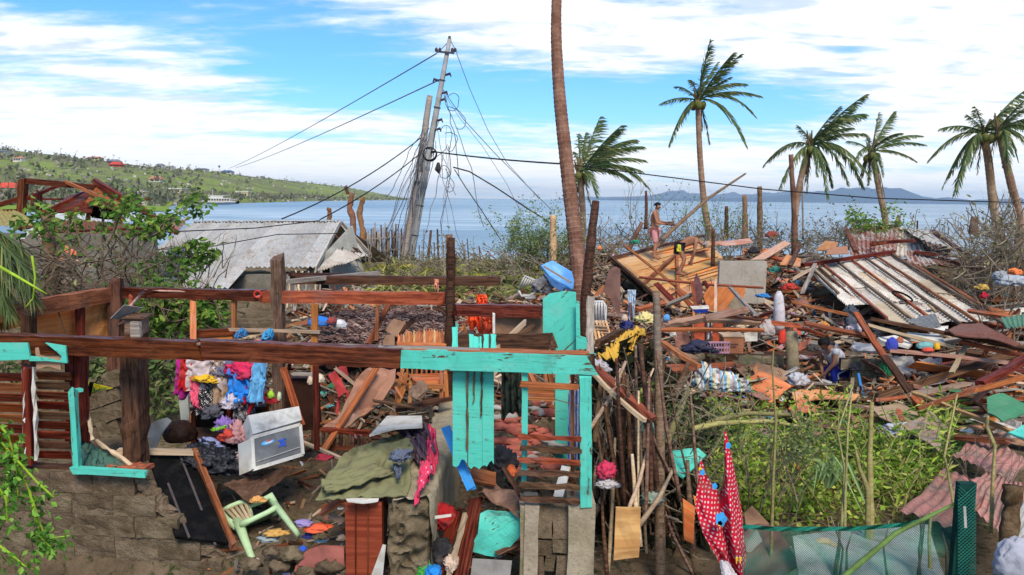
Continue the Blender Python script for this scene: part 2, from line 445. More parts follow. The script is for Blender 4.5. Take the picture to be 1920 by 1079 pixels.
def board(name, pts, th, mat, parent=None, label=None, cat=None, group=None, warp=0.0, kind=None):
 """a sheet with the outline pts (world points), thickness th"""
 c = sum(pts, V())/len(pts)
 nr = V()
 for i in range(len(pts)):
  a = pts[i]-c; b = pts[(i+1) % len(pts)]-c; nr += a.cross(b)
 nr.normalize()
 x = (pts[1]-pts[0]); x -= nr*x.dot(nr); x.normalize(); y = nr.cross(x)
 M = Matrix((x, y, nr)).transposed().to_4x4(); M.translation = c
 Mi = M.inverted(); bm = bmesh.new()
 lp = [Mi @ p for p in pts]
 f = bm.faces.new([bm.verts.new((p.x, p.y, 0 if warp == 0 else p.z)) for p in lp])
 bm.normal_update()
 if warp:
  bmesh.ops.triangulate(bm, faces=bm.faces[:]); bmesh.ops.subdivide_edges(bm, edges=bm.edges[:], cuts=3, use_grid_fill=True)
  s = R.uniform(0, 50)
  for v in bm.verts: v.co.z += warp*noise.noise(v.co*1.7/max(.3, (pts[1]-pts[0]).length)+V((s, 0, 0)))*1.4
 z0 = sum(v.co.z for v in bm.verts)/len(bm.verts); bmesh.ops.solidify(bm, geom=bm.faces[:], thickness=th)
 z1 = sum(v.co.z for v in bm.verts)/len(bm.verts)
 for v in bm.verts: v.co.z += z0-z1
 me = bpy.data.meshes.new(name); bm.to_mesh(me); bm.free()
 return meshobj(name, me, mat, M, parent, label, cat, group, kind)
def pboard(name, pix, d, th, mat, parent=None, label=None, cat=None, group=None, warp=0.0):
 """pix: (px,py) with one distance, or (px,py,d)"""
 return board(name, [P(q[0], q[1], q[2] if len(q) > 2 else d) for q in pix], th, mat, parent, label, cat, group, warp)
def gridmesh(name, fn, nu, nv, org=None, closed=False):
 vs = [fn(i/nu, j/nv) for j in range(nv+1) for i in range(nu+1)]
 if org is None:
  org = V(((min(v.x for v in vs)+max(v.x for v in vs))/2, (min(v.y for v in vs)+max(v.y for v in vs))/2, min(v.z for v in vs)))
 me = bpy.data.meshes.new(name); fs = []
 for j in range(nv):
  for i in range(nu):
   a = j*(nu+1)+i; fs.append((a, a+1, a+nu+2, a+nu+1))
 me.from_pydata([v-org for v in vs], [], fs); me.update()
 uv = me.uv_layers.new(name='UVMap')
 vi = [0]*len(me.loops); me.loops.foreach_get('vertex_index', vi); d = []
 for v in vi: d += [(v % (nu+1))/nu, (v//(nu+1))/nv]
 uv.data.foreach_set('uv', d)
 return me, org
def bil(c, u, v): return c[0].lerp(c[1], u).lerp(c[3].lerp(c[2], u), v)
def csheet(name, c, mat, parent=None, label=None, cat=None, group=None, pitch=.076, amp=.018, warp=.03, tear=0, gap=0):
 """corrugated sheet; corners c = [00,10,11,01]; ridges run from edge 00-10 towards 01-11"""
 W_ = ((c[1]-c[0]).length+(c[2]-c[3]).length)/2; nw = max(2, int(W_/pitch)); nu = nw*4; nv = 7
 nr = ((c[1]-c[0]).cross(c[3]-c[0])).normalized(); s = R.uniform(0, 99)
 if nr.z < 0: nr = -nr
 ldir = (c[3]-c[0]).normalized()
 def fn(u, v):
  p = bil(c, u, v)
  if tear and v in (0., 1.): p += ldir*(noise.noise(V((u*7, s, v*9))))*tear
  w = noise.noise(V((u*2.2, v*2.2, s)))*warp+noise.noise(V((u*.9, v*5, s+7)))*warp*.5
  return p+nr*(math.sin(2*math.pi*nw*u)*amp+w)
 me, org = gridmesh(name, fn, nu, nv)
 return meshobj(name, me, mat, Matrix.Translation(org), parent, label, cat, group, smooth_=True)
def drape(name, c, mat, parent=None, label=None, cat=None, group=None, fold=.03, nf=5, sag=0., crump=.02, nu=28, nv=28, hem=.0, th=.004, both=0, kind=None):
 """cloth between corners c=[00,10,11,01]; folds run along v"""
 nr = ((c[1]-c[0]).cross(c[3]-c[0])).normalized(); s = R.uniform(0, 99); D = (c[3]-c[0]).normalized()
 L = max((c[1]-c[0]).length, (c[3]-c[0]).length)
 def fn(u, v):
  p = bil(c, u, v)
  a = fold*(math.sin(nf*2*math.pi*u+1.5*noise.noise(V((u*3, v*2, s))))*(.35+.65*v)*(1+.5*noise.noise(V((u*2, 5, s)))))
  q = abs(noise.noise(V((u*4, v*4, s))))*2*crump+noise.noise(V((u*11, v*11, s)))*crump*.6
  p = p+nr*(a+q)+V((0, 0, -sag*4*u*(1-u)*(1-.3*v)))
  if hem: p += D*(noise.noise(V((u*4, s, 1)))*hem*v+noise.noise(V((v*4, s, 9)))*hem*.3)
  return p
 me, org = gridmesh(name, fn, nu, nv)
 o = meshobj(name, me, mat, Matrix.Translation(org), parent, label, cat, group, kind, smooth_=True)
 if th:
  md = o.modifiers.new('thickness', 'SOLIDIFY'); md.thickness = th
 return o
def crumple(name, c, size, mat, parent=None, label=None, cat=None, group=None, amp=.35, sub=4, freq=2.0, kind=None, rot=0):
 bm = bmesh.new(); bmesh.ops.create_icosphere(bm, subdivisions=sub, radius=1); s = R.uniform(0, 99)
 for v in bm.verts:
  d = v.co.copy()
  e = V((d.x, d.y*2.4, d.z*1.3+d.x*.8)); w = d+V((noise.noise(d*2+V((9, 0, s))), noise.noise(d*2+V((0, 9, s))), 0))*.5
  n = 1-abs(noise.noise(V((w.x, w.y*2.2, w.z*1.2))*freq+V((s, 0, 0))))*2.6
  n2 = 1-abs(noise.noise(V((w.x*2, w.y, w.z*2))*freq*1.7+V((0, s, 0))))*2.4
  v.co = d*(1+amp*(n-.5)+amp*.6*(n2-.5)+amp*.25*noise.noise(d*freq*6)+.35*amp*noise.noise(d*1.1+V((s, s, 0)))*3)
  if v.co.z < -.35: v.co.z = -.35+(v.co.z+.35)*.2
  v.co = V((v.co.x*size[0]/2, v.co.y*size[1]/2, v.co.z*size[2]/2))
 me = bpy.data.meshes.new(name); bm.to_mesh(me); bm.free()
 uv = me.uv_layers.new(name='UVMap')
 for l in me.loops:
  co = me.vertices[l.vertex_index].co; uv.data[l.index].uv = (co.x/size[0]+.5, co.z/size[2]+co.y/size[1]*.5+.5)
 M = Matrix.Translation(V(c)) @ Matrix.Rotation(rot, 4, 'Y')
 return meshobj(name, me, mat, M, parent, label, cat, group, kind, smooth_=True)
def leafcloud(mb, c, rad, n, size, flat=.6, droop=.3, rr=R, asp=.45):
 """n pointed leaves in an ellipsoid about c"""
 for _ in range(n):
  while 1:
   q = V((rr.uniform(-1, 1), rr.uniform(-1, 1), rr.uniform(-1, 1)))
   if q.length < 1: break
  p = V(c)+V((q.x*rad[0], q.y*rad[1], q.z*rad[2]))
  leaf(mb, p, V((rr.uniform(-1, 1), rr.uniform(-1, 1), rr.uniform(-flat, flat)-droop)), size*rr.uniform(.6, 1.3), asp, rr)
def leaf(mb, p, d, s, asp=.45, rr=R):
 d = d.normalized(); a = V((rr.uniform(-1, 1), rr.uniform(-1, 1), rr.uniform(-.3, 1)))
 w = d.cross(a)
 if w.length < .05: w = V((1, 0, 0))
 w.normalize(); nrm = w.cross(d)
 w *= s*asp*.5; b = len(mb.v)
 mb.v += [p, p+d*s*.45+w+nrm*s*.05, p+d*s-nrm*s*.12, p+d*s*.45-w+nrm*s*.05]
 mb.f += [[b, b+1, b+2], [b, b+2, b+3]]
def branch(mb, p, d, L, r, depth, rr=R, n=5, spread=.6, tips=None, grav=0, kids=(2, 3)):
 pts = [p]; q = p.copy(); dd = d.normalized(); S = 4
 for i in range(S):
  dd = (dd+V((rr.uniform(-1, 1), rr.uniform(-1, 1), rr.uniform(-1, 1)))*.16+V((0, 0, -grav))).normalized()
  q = q+dd*L/S; pts.append(q.copy())
 mb.tube(pts, [r*(1-.5*i/S) for i in range(S+1)], n if r > .012 else 3)
 if tips is not None: tips.append((q.copy(), dd.copy())); tips.append((pts[2].copy(), dd.copy()))
 if depth > 0:
  for k in range(rr.randint(*kids)):
   t = rr.choice((2, 3, 4)) if k else 4
   nd = (dd+V((rr.uniform(-1, 1), rr.uniform(-1, 1), rr.uniform(-.7, 1)))*spread).normalized()
   branch(mb, pts[t], nd, L*rr.uniform(.5, .8), r*.5, depth-1, rr, n, spread, tips, grav, kids)
def frond(name, a, b, mat, parent, lift=.25, LL=.75, n=58, wind=V((.55, .1, -.55)), seed=0, dead=False):
 """palm leaf from a to b: an arching rachis with drooping leaflets on both sides"""
 rr = random.Random(seed); L = (b-a).length; mid = (a+b)/2+V((0, 0, L*lift)); mb = MB()
 def C(t): return a*(1-t)**2+mid*2*t*(1-t)+b*t*t
 mb.tube([C(i/8) for i in range(9)], [.030*(1-i/9)+.005 for i in range(9)], 4)
 for i in range(n):
  t = .14+.86*i/(n-1); p = C(t); tg = (C(min(1, t+.02))-C(t-.02)).normalized()
  side = tg.cross(V((0, 0, 1)))
  if side.length < .1: side = V((0, 1, 0))
  side.normalize()
  ln = LL*(math.sin(math.pi*(.12+.80*t))**.7)*rr.uniform(.75, 1.1)
  for s in (-1, 1):
   if rr.random() < (.4 if dead else .13)+.25*(noise.noise(V((t*6, seed, s))) > .15): continue
   d = (tg*.9+side*s*rr.uniform(.25, .75)+wind*rr.uniform(.5, 1.25)+V((rr.uniform(-.15, .15),)*3)).normalized()
   w = d.cross(V((rr.uniform(-.4, .4), 1, rr.uniform(-.4, .4)))); w = w.normalized()*.021*L/2.6
   q = p+d*ln*.5; e = p+d*ln+V((0, 0, -.12*ln))
   k = len(mb.v); mb.v += [p-w*.6, p+w*.6, q+w, q-w, e]
   mb.f += [[k, k+1, k+2, k+3], [k+3, k+2, k+4]]
 return mb.build(name, mat, parent)
def ringtrunk(name, pts, rad, mat, parent=None, label=None, cat=None, group=None, n=12, step=.11, amp=.07):
 """palm trunk with leaf-scar rings"""
 q = []; rs = []
 tot = sum((pts[i+1]-pts[i]).length for i in range(len(pts)-1)); acc = 0
 for i in range(len(pts)-1):
  l = (pts[i+1]-pts[i]).length; k = max(1, int(l/step))
  p0 = pts[max(0, i-1)]; p1 = pts[i]; p2 = pts[i+1]; p3 = pts[min(len(pts)-1, i+2)]
  for j in range(k):
   t = j/k
   c = .5*((2*p1)+(p2-p0)*t+(2*p0-5*p1+4*p2-p3)*t*t+(3*p1-p0-3*p2+p3)*t**3)
   r = rad[i]+(rad[i+1]-rad[i])*t
   q += [c, c+(p2-p1).normalized()*step*.2]; rs += [r*(1+amp*R.uniform(.5, 1.4)), r*(1-amp*R.uniform(0, .7))]
 q.append(pts[-1]); rs.append(rad[-1])
 return MB().tube(q, rs, n).build(name, mat, parent, label, cat, group, smooth_=False)
def blockmesh(seed, w=.40, h=.195, d=.13):
 rr = random.Random(seed); bm = bmesh.new(); bmesh.ops.create_cube(bm, size=1)
 bmesh.ops.subdivide_edges(bm, edges=bm.edges[:], cuts=4, use_grid_fill=True)
 bmesh.ops.scale(bm, vec=(w, d, h), verts=bm.verts[:])
 for v in bm.verts:
  q = v.co*9+V((seed*7, 0, 0)); v.co += V((noise.noise(q), noise.noise(q+V((5, 0, 0))), noise.noise(q+V((0, 5, 0)))))*.016+V((0, rr.uniform(-1, 1)*.004, 0))
 me = bpy.data.meshes.new('block'); bm.to_mesh(me); bm.free(); return me
BLK = {}
def blockwall(a, b, z0, z1, mat, parent, keep=None, th=.13, bw=.40, bh=.20, mortar=None, tag_='x'):
 """hollow blocks laid in bond between ground points a and b, each its own object, mortar set back"""
 a = V((a.x, a.y, 0)); b = V((b.x, b.y, 0)); L = (b-a).length; x = (b-a)/L; y = V((0, 0, 1)).cross(x)
 Mr = Matrix((x, y, V((0, 0, 1)))).transposed().to_4x4()
 rows = max(1, int(round((z1-z0)/bh)))
 key = (bw, bh, th, mat.name)
 if key not in BLK: BLK[key] = [blockmesh(s, bw-.010, bh-.010, th) for s in range(4)]
 for m in BLK[key]:
  if not m.materials: m.materials.append(mat)
 mm = MB()
 for r in range(rows):
  o = 0 if r % 2 else -bw/2; n = int(L/bw)+2; lo = None; hi = None
  for i in range(n):
   xc = o+bw*(i+.5); zc = z1-bh*(r+.5)
   if xc-bw/2 < -.01-bw*.5 or xc+bw/2 > L+bw*.5+.01: continue
   if keep and not keep(xc, zc): continue
   M = Matrix.Translation(a+x*xc+V((0, 0, zc))) @ Mr @ Matrix.Rotation(R.uniform(-.02, .02), 4, 'Z')
   M = Matrix.Translation(y*R.uniform(-.008, .008)) @ M
   meshobj('block', R.choice(BLK[key]), None, M, parent)
   lo = xc-bw/2 if lo is None else lo; hi = xc+bw/2
  if lo is not None:
   c = a+x*((lo+hi)/2)+V((0, 0, z1-bh*(r+.5)))
   mm.box(c, (hi-lo-.01, th-.016, bh+.0), Mr.to_3x3())
 if mm.v: mm.build('mortar', mortar or mat, parent)
# ---------------------------------------------------------------- setting: ground, sea, far hill, mountains
def make_ground():
 xs = [-70, -58, -46, -38, -32]+[-28+i*.5 for i in range(20)]+[-18+i*.25 for i in range(36)]+[-9+i*.14 for i in range(150)]+[12+i*.25 for i in range(40)]+[22+i*.6 for i in range(22)]+[36, 40, 46, 54, 64, 76]
 ys = [-40, -20, -10, -5, -2, 0, 2, 3.5]+[4.5+i*.12 for i in range(110)]+[17.7+i*.2 for i in range(70)]+[31.7+i*.5 for i in range(50)]+[58, 62, 70, 80, 95]
 vs = [V((x, y, G(x, y))) for y in ys for x in xs]; n = len(xs); fs = []
 for j in range(len(ys)-1):
  for i in range(n-1): fs.append((j*n+i, j*n+i+1, j*n+n+i+1, j*n+n+i))
 me = bpy.data.meshes.new('ground'); me.from_pydata(vs, [], fs)
 m, t, p = newmat('trampled_earth', .95, 0, .2)
 co = t.node('ShaderNodeTexCoord').outputs['Object']
 n1_ = t.noise(co, .9, 8, .7, .5); n2_ = t.noise(co, 9, 8, .75, .4); n3_ = t.noise(co, 45, 5, .7)
 col = t.ramp(n1_, [(.3, (.075, .050, .028)), (.5, (.21, .145, .085)), (.7, (.36, .27, .17))])
 col = t.mix(t.maprange(n2_, .52, .66), col, (.04, .028, .018))
 col = t.mix(t.maprange(n3_, .62, .72, 0, .6), col, (.30, .24, .16))
 s3 = t.node('ShaderNodeSeparateXYZ'); t.l.new(co, s3.inputs[0])
 col = t.mix(t.maprange(t.m('ADD', n2_, t.m('MULTIPLY', n1_, .4)), .70, .84, 0, .7), col, (.05, .075, .02))
 t.l.new(col, p.inputs['Base Color']); bump(t, p, t.m('ADD', n2_, t.m('MULTIPLY', n3_, .4)), 1, .08)
 meshobj('ground', me, m, kind='structure', smooth_=True)
make_ground()
def make_sea():
 mb = MB(); nn = 48; rs = [0, 120, 400, 1200, 4000, 14500]
 vs = [V((0, 40, -1.2))]; fs = []
 for r in rs[1:]:
  for k in range(nn): vs.append(V((r*math.sin(2*math.pi*k/nn), 40+r*math.cos(2*math.pi*k/nn), -1.2)))
 for k in range(nn): fs.append((0, 1+(k+1) % nn, 1+k))
 for j in range(len(rs)-2):
  for k in range(nn):
   a = 1+j*nn+k; b = 1+j*nn+(k+1) % nn; fs.append((a, b, b+nn, a+nn))
 me = bpy.data.meshes.new('sea'); me.from_pydata(vs, [], fs)
 m, t, p = newmat('sea_water', .22, 0, .5)
 co = t.node('ShaderNodeTexCoord').outputs['Object']
 big = t.noise(t.mapping(co, (.004, .016, 1)), 1, 7, .62, .6)
 med = t.noise(t.mapping(co, (.05, .16, 1)), 1, 6, .6, .3)
 fine = t.noise(t.mapping(co, (.5, 1.3, 1)), 1, 4, .6)
 f = t.m('ADD', t.m('MULTIPLY', big, .62), t.m('MULTIPLY', med, .38))
 col = t.ramp(f, [(.38, (.06, .12, .17)), (.5, (.20, .29, .34)), (.60, (.42, .50, .54))])
 t.l.new(col, p.inputs['Base Color'])
 bump(t, p, t.m('ADD', t.m('MULTIPLY', med, 2.5), t.m('MULTIPLY', fine, .4)), .55, .22)
 t.l.new(t.maprange(f, .35, .65, .25, .5), p.inputs['Roughness'])
 meshobj('sea', me, m, kind='structure', smooth_=True)
make_sea()
# bay shore on the left: near edge (py of the waterline) and crest for each picture column
SH = [(-500, 398), (-100, 393), (60, 390), (200, 388), (300, 388), (330, 384.5), (440, 381), (560, 377.5), (700, 375.5), (770, 375.2)]
CR = [(-500, 225), (-100, 262), (0, 279), (100, 290), (200, 303), (300, 315), (400, 322), (470, 331), (560, 341), (640, 350), (700, 361), (740, 369), (768, 375)]
def hill_pt(px, t):
 ys = interp(SH, px)+.5; hz = 373+ROLL*(px-960)
 d0 = 4.8*F/(ys-hz); d1 = d0+ (330+ .25*d0)
 d = d0+(d1-d0)*t
 base = P(px, ys, d0); far = P(px, interp(CR, px), d1)
 prof = .06*smooth(0, .05, t)+.94*(t**1.25)
 nz = noise.noise(V((px*.011, t*3.1, 2)))*.07+noise.noise(V((px*.045, t*8, 5)))*.035
 z = -1.3+(far.z+1.2)*max(0, prof+nz*smooth(.03, .3, t)*(1-smooth(.8, 1, t)))
 x = P(px, hz, d).x
 return V((x, d, z))
def make_hill():
 nu = 260; nv = 60
 def fn(u, v):
  px = -480+u*(768+480)
  if v <= .85: return hill_pt(px, v/.85)
  q = hill_pt(px, 1); k = (v-.85)/.15
  return q+V((0, 1, 0))*300*k-V((0, 0, 1))*(q.z+3)*k
 me, org = gridmesh('hill', fn, nu, nv, V((0, 0, 0)))
 m, t, p = newmat('hillside_vegetation', 1, 0, .1)
 co = t.node('ShaderNodeTexCoord').outputs['Object']
 a = t.noise(t.mapping(co, (.008, .006, .03)), 1, 7, .6, .4); b = t.noise(t.mapping(co, (.12, .05, .2)), 1, 6, .7, .3)
 c_ = t.noise(t.mapping(co, (.5, .2, .6)), 1, 4, .7)
 col = t.ramp(a, [(.36, (.19, .18, .10)), (.46, (.20, .22, .08)), (.54, (.26, .32, .075)), (.66, (.22, .25, .09)), (.75, (.24, .19, .13))])
 col = t.mix(t.maprange(b, .52, .62, 0, .7), col, (.19, .18, .11))
 col = t.mix(t.maprange(c_, .58, .68, 0, .5), col, (.09, .11, .055))
 col = t.mix(t.maprange(t.m('ADD', b, t.m('MULTIPLY', c_, .5)), .86, .95, 0, .7), col, (.34, .31, .24))
 t.l.new(col, p.inputs['Base Color']); bump(t, p, t.m('ADD', b, c_), 1, 3)
 meshobj('hill', me, m, Matrix(), kind='structure', smooth_=True)
make_hill()
def make_mountains():
 RID = [(1040, 3), (1085, 6), (1130, 5), (1180, 7), (1215, 9), (1250, 17), (1270, 19), (1290, 15), (1305, 14), (1320, 9), (1350, 14), (1368, 17), (1385, 13), (1420, 15), (1450, 18), (1480, 19)]
 RID2 = [(1100, 2), (1180, 3), (1260, 4), (1330, 5), (1400, 7), (1460, 12), (1500, 21), (1530, 19), (1560, 25), (1600, 28), (1640, 27), (1675, 29), (1690, 21), (1715, 14), (1745, 10), (1775, 12), (1810, 7), (1860, 10), (1920, 11), (2050, 16), (2300, 12), (2600, 9)]
 mt = plain('haze_blue_forested_slopes', (.05, .09, .14), 1, (.06, .11, .13), .002, b=0, lo=1, hi=1)  # blue of the hazy air is put into the slope colour
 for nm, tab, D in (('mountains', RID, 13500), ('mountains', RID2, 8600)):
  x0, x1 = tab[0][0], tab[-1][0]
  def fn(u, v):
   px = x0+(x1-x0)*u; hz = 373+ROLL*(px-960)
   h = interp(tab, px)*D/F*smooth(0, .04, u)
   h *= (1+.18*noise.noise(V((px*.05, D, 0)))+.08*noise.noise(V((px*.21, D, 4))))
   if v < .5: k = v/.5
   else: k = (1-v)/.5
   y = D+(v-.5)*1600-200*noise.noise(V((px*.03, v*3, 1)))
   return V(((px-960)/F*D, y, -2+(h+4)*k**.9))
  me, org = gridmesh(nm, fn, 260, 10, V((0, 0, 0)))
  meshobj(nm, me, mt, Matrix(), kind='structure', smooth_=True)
make_mountains()
def make_haze():
 b = MB().box((0, 40, 100), (31000, 31000, 215))
 m = bpy.data.materials.new('haze'); m.use_nodes = True; t = NT(m.node_tree)
 t.n.remove(t.n['Principled BSDF'])
 v = t.node('ShaderNodeVolumePrincipled'); v.inputs['Color'].default_value = (.72, .87, 1, 1)
 v.inputs['Density'].default_value = 8e-5; v.inputs['Anisotropy'].default_value = .2
 t.l.new(v.outputs[0], t.n['Material Output'].inputs['Volume'])
 b.build('haze', m, kind='stuff')
make_haze()
W.cycles.sampling_method = 'MANUAL'; W.cycles.sample_map_resolution = 512
def FD(px): return 6.65-.00041*px
def BD(px): return 10.3-.00165*(px-225)
# ---------------------------------------------------------------- the ruined house in the foreground
H = empty('ruined_house', V((-2.4, 6.5, .3)), 'roofless wooden house frame of dark red beams, with a turquoise painted front corner', 'house')
def hb(name, x0, y0, d0, x1, y1, d1, w, h, mat, **kw): return pbeam(name, (x0, y0, d0, x1, y1, d1), w, h, mat, H, **kw)
# front top plate: dark red part, then the turquoise part
hb('beam', -60, 640, FD(-60), 380, 657, FD(380), .12, .165, DARKRED, seg=26, jit=.05)
hb('beam', 376, 655, FD(376)+.01, 757, 671, FD(757), .115, .172, DARKRED, seg=24, jit=.05)
hb('beam', 758, 671.5, FD(757)-.012, 1109, 683, FD(1109)-.012, .13, .160, TEAL, seg=14, jit=.03, label='turquoise painted beam')
hb('plank', 745, 654, FD(745)+.03, 1106, 664, FD(1100)+.03, .16, .018, REDWOOD, seg=10, jit=.2)
hb('plank', 130, 637, FD(130), 900, 655.5, FD(900)+.06, .11, .016, GREYWOOD, seg=18, jit=.35)
# back and left top plates
hb('beam', 228, 548, BD(228), 490, 554, BD(490), .12, .14, DARKRED, seg=12)
hb('beam', 485, 556, BD(485), 836, 560, BD(836), .12, .155, REDWOOD, seg=12)
hb('beam', 852, 581, BD(852)-.2, 1018, 584, BD(1018)-.2, .12, .145, DARKRED, seg=10)
hb('beam', 545, 525, 11.6, 938, 527, 11.2, .12, .13, DARKWOOD, seg=10)
hb('beam', 214, 551, 10.25, -40, 596, 8.0, .12, .20, REDWOOD, seg=12, jit=.08)
hb('rail', 545, 515, 11.5, 690, 517, 13, .09, .06, DARKWOOD)
hb('beam', 540, 528, 10.9, 710, 512, 12.5, .09, .06, GREYWOOD)
# posts
hb('post', 216, 530, 10.2, 218, 760, 10.0, .17, .17, DARKWOOD, seg=9, jit=.08)
hb('post', 252, 596, 6.95, 254, 868, 6.95, .20, .18, DARKWOOD, seg=12, jit=.1)
hb('post', 144, 655, 6.85, 146, 835, 6.85, .15, .14, DARKRED, seg=8)
hb('post', 521, 480, 9.8, 524, 790, 9.8, .14, .14, BROWNW, seg=14, jit=.12)
pole('post', [P(846, 446, 9.2), P(845, 540, 9.2), P(843, 660, 9.2), P(846, 800, 9.2)], [.055, .06, .066, .07], DARKWOOD, H, kn=.12, sub=5)
hb('post', 54, 590, 8.3, 55, 700, 8.3, .14, .1, DARKWOOD)
hb('post', 52, 690, 6.62, 56, 868, 6.62, .07, .07, DARKRED)
hb('stud', 362, 562, BD(362), 363, 842, 8.2, .075, .05, ORANGE)
hb('stud', 439, 564, BD(439), 439, 640, BD(439), .07, .05, ORANGE)
hb('stud', 590, 572, 9.6, 590, 842, 9.4, .085, .05, ORANGE)
hb('stud', 708, 572, 9.45, 706, 640, 9.45, .05, .04, REDWOOD)
hb('stud', 592, 680, 7.3, 594, 842, 7.4, .06, .05, DARKRED)
hb('stud', 872, 690, 7.0, 873, 800, 7.0, .06, .06, DARKWOOD)
hb('stud', 246, 555, 10.15, 250, 620, 10.15, .05, .05, REDWOOD)
hb('brace', 812, 576, 9.3, 838, 585, 9.3, .03, .03, DARKWOOD)
hb('rail', 366, 626, 9.9, 438, 622, 9.9, .05, .10, DARKRED)
hb('rail', 430, 618, 9.7, 600, 623, 9.5, .05, .035, PALEWOOD)
hb('wall_panel', 375, 634, 9.92, 436, 634, 9.9, .02, .16, ORANGE)
# left wall plywood panels under the sloping beam
for px0, px1, ta, tb, ba, bb in ((-30, 47, 603, 592, 626, 612), (66, 146, 592, 580, 664, 660), (155, 203, 578, 566, 660, 655)):
 d0 = 10.25-(214-px0)*.00886; d1 = 10.25-(214-px1)*.00886
 pboard('wall_panel', [(px0, ta, d0+.05), (px1, tb, d1+.05), (px1, bb, d1+.05), (px0, ba, d0+.05)], 0, .012, TAN, H, warp=.03)
hb('stud', 150, 574, 9.6, 151, 650, 9.6, .07, .09, DARKRED)
hb('brace', 104, 570, 9.15, 123, 625, 9.2, .025, .02, DARKWOOD)
# broken cladding below the front beam, far left
pboard('wall_panel', [(-30, 643), (53, 643), (58, 674), (-30, 677)], FD(0)-.1, .02, TEAL, H, label='broken turquoise board end')
pboard('wall_panel', [(58, 668), (92, 672), (120, 680), (90, 677), (56, 677)], FD(60)-.1, .02, TEAL, H)
pboard('wall_panel', [(86, 643), (124, 649), (127, 681), (112, 679), (117, 668), (98, 652)], FD(100)-.1, .02, TEAL, H)
pboard('wall_panel', [(68, 652), (92, 649), (116, 668), (116, 694), (92, 686), (70, 692)], FD(90)-.05, .02, CARD, H, warp=.02)
for k in range(9):
 y = 700+k*19
 pbeam('slat', (-30, y+6, 6.75, 44, y+8+k*.4, 6.72), .018, .085, (DARKRED, REDWOOD, DARKRED)[k % 3], H, roll=.35, seg=3)
for k in range(9):
 y = 704+k*18.5
 pbeam('slat', (70, y, 6.7, 132, y+2, 6.68), .016, .082, (DARKRED, DARKRED, DARKWOOD)[(k*2) % 3], H, roll=.4, seg=3)
for px in (45.5, 65): pbeam('strip', (px-1, 690, 6.6, px+3, 864, 6.6), .03, .02, WHITE, H, seg=9, jit=.5)
hb('rail', -30, 872, 6.72, 140, 878, 6.68, .10, .045, DARKWOOD)
# turquoise window frame, left
hb('window_frame', 137, 730, 6.5, 146, 886, 6.5, .062, .05, TEAL)
hb('window_frame', 138, 881, 6.48, 273, 889, 6.45, .06, .055, TEAL)
hb('window_frame', 134, 733, 6.52, 156, 731, 6.6, .04, .03, TEAL)
# front right: turquoise corner post, door boards, ladder of bare battens
hb('post', 1097, 696, 6.17, 1098, 943, 6.17, .105, .10, TEAL, seg=9, jit=.03, label='turquoise corner post')
hb('post', 1107, 558, 6.6, 1106, 668, 6.3, .06, .05, GREYWOOD, seg=9, jit=.2)
hb('beam_end', 1106, 664, 6.2, 1109, 694, 6.2, .06, .07, DARKWOOD)
hb('stud', 984, 694, 6.24, 983, 905, 6.24, .052, .05, TEAL)
hb('stud', 1074, 700, 6.35, 1073, 940, 6.35, .03, .03, REDWOOD)
hb('rail', 976, 720, 6.2, 1086, 727, 6.14, .03, .048, REDWOOD, seg=4)
for i, (a, b, m) in enumerate(((818, 824, REDWOOD), (840, 846, DARKWOOD), (862, 868, REDWOOD), (886, 890, DARKWOOD), (909, 914, DARKWOOD), (935, 940, DARKWOOD))):
 hb('batten', 974+R.uniform(-2, 2), a, 6.17, 1088, b, 6.12, .035, .038+.004*(i % 2), m, seg=8, jit=.25)
def door_board(x0, x1, yt, yb, jag):
 pts = [(x0, yt), (x1, yt+1)]
 n = 5
 pts += [(x1-(x1-x0)*i/n*1.0, yb+R.uniform(-1, 1)*jag*(2 if i in (1, 2) else .6)) for i in range(n+1)]
 pboard('wall_board', pts, FD(880)+.07, .02, TEAL, H)
door_board(849, 876, 690, 872, 6); door_board(878, 904, 692, 876, 8); door_board(904.5, 926, 692, 872, 5)
for a, b, q in ((873, 880, 150), (888, 891, 60), (902, 905, 85)):
 pbeam('splinter', ((a+b)/2, 695, FD(880)+.045, (a+b)/2-1, 695+q, FD(880)+.045), .022, .014, BROWNW, H, seg=9, jit=.5)
for px in (853, 884, 893, 901, 912, 925): pbeam('wall_board', (px, (617 if px == 853 else 632)-R.uniform(-4, 4), 7.4, px, 665, 7.2), .05 if px != 901 else .02, .02, TEAL, H, seg=4, jit=.3)
# far right back corner boards
pboard('wall_board', [(1018, 561), (1030, 551), (1060, 546), (1080, 548), (1080, 662), (1042, 662), (1040, 638), (1031, 636), (1030, 630), (1018, 624)], 8.4, .025, TEAL, H, label='tall broken turquoise wall board')
pboard('wall_board', [(1080, 564), (1086, 566), (1088, 630), (1100, 634), (1102, 655), (1080, 655)], 8.3, .025, TEAL, H)
pboard('wall_board', [(1041, 660), (1068, 660), (1066, 880), (1041, 876)], 8.0, .025, TEAL, H)
pboard('window_frame', [(926, 590), (1018, 590), (1018, 630), (926, 630)], 8.95, .01, CARD, H, label='brown board in the back window')
for a in ((926, 588, 926, 632), (926, 630, 1018, 633)): pbeam('window_frame', (a[0], a[1], 8.85, a[2], a[3], 8.85), .03, .03, WHITE, H)
hb('beam', 860, 640, 8.8, 1035, 640, 8.3, .1, .17, DARKWOOD)
for a, b in (((985, 604), (925, 660)), ((1000, 612), (968, 634)), ((985, 660), (1012, 637))): hb('brace', a[0], a[1], 8.7, b[0], b[1], 8.5, .05, .05, PALEWOOD if a[0] == 985 else DARKWOOD)
hb('sill', 218, 846, 7.1, 368, 848, 7.3, .07, .05, PALEWOOD)
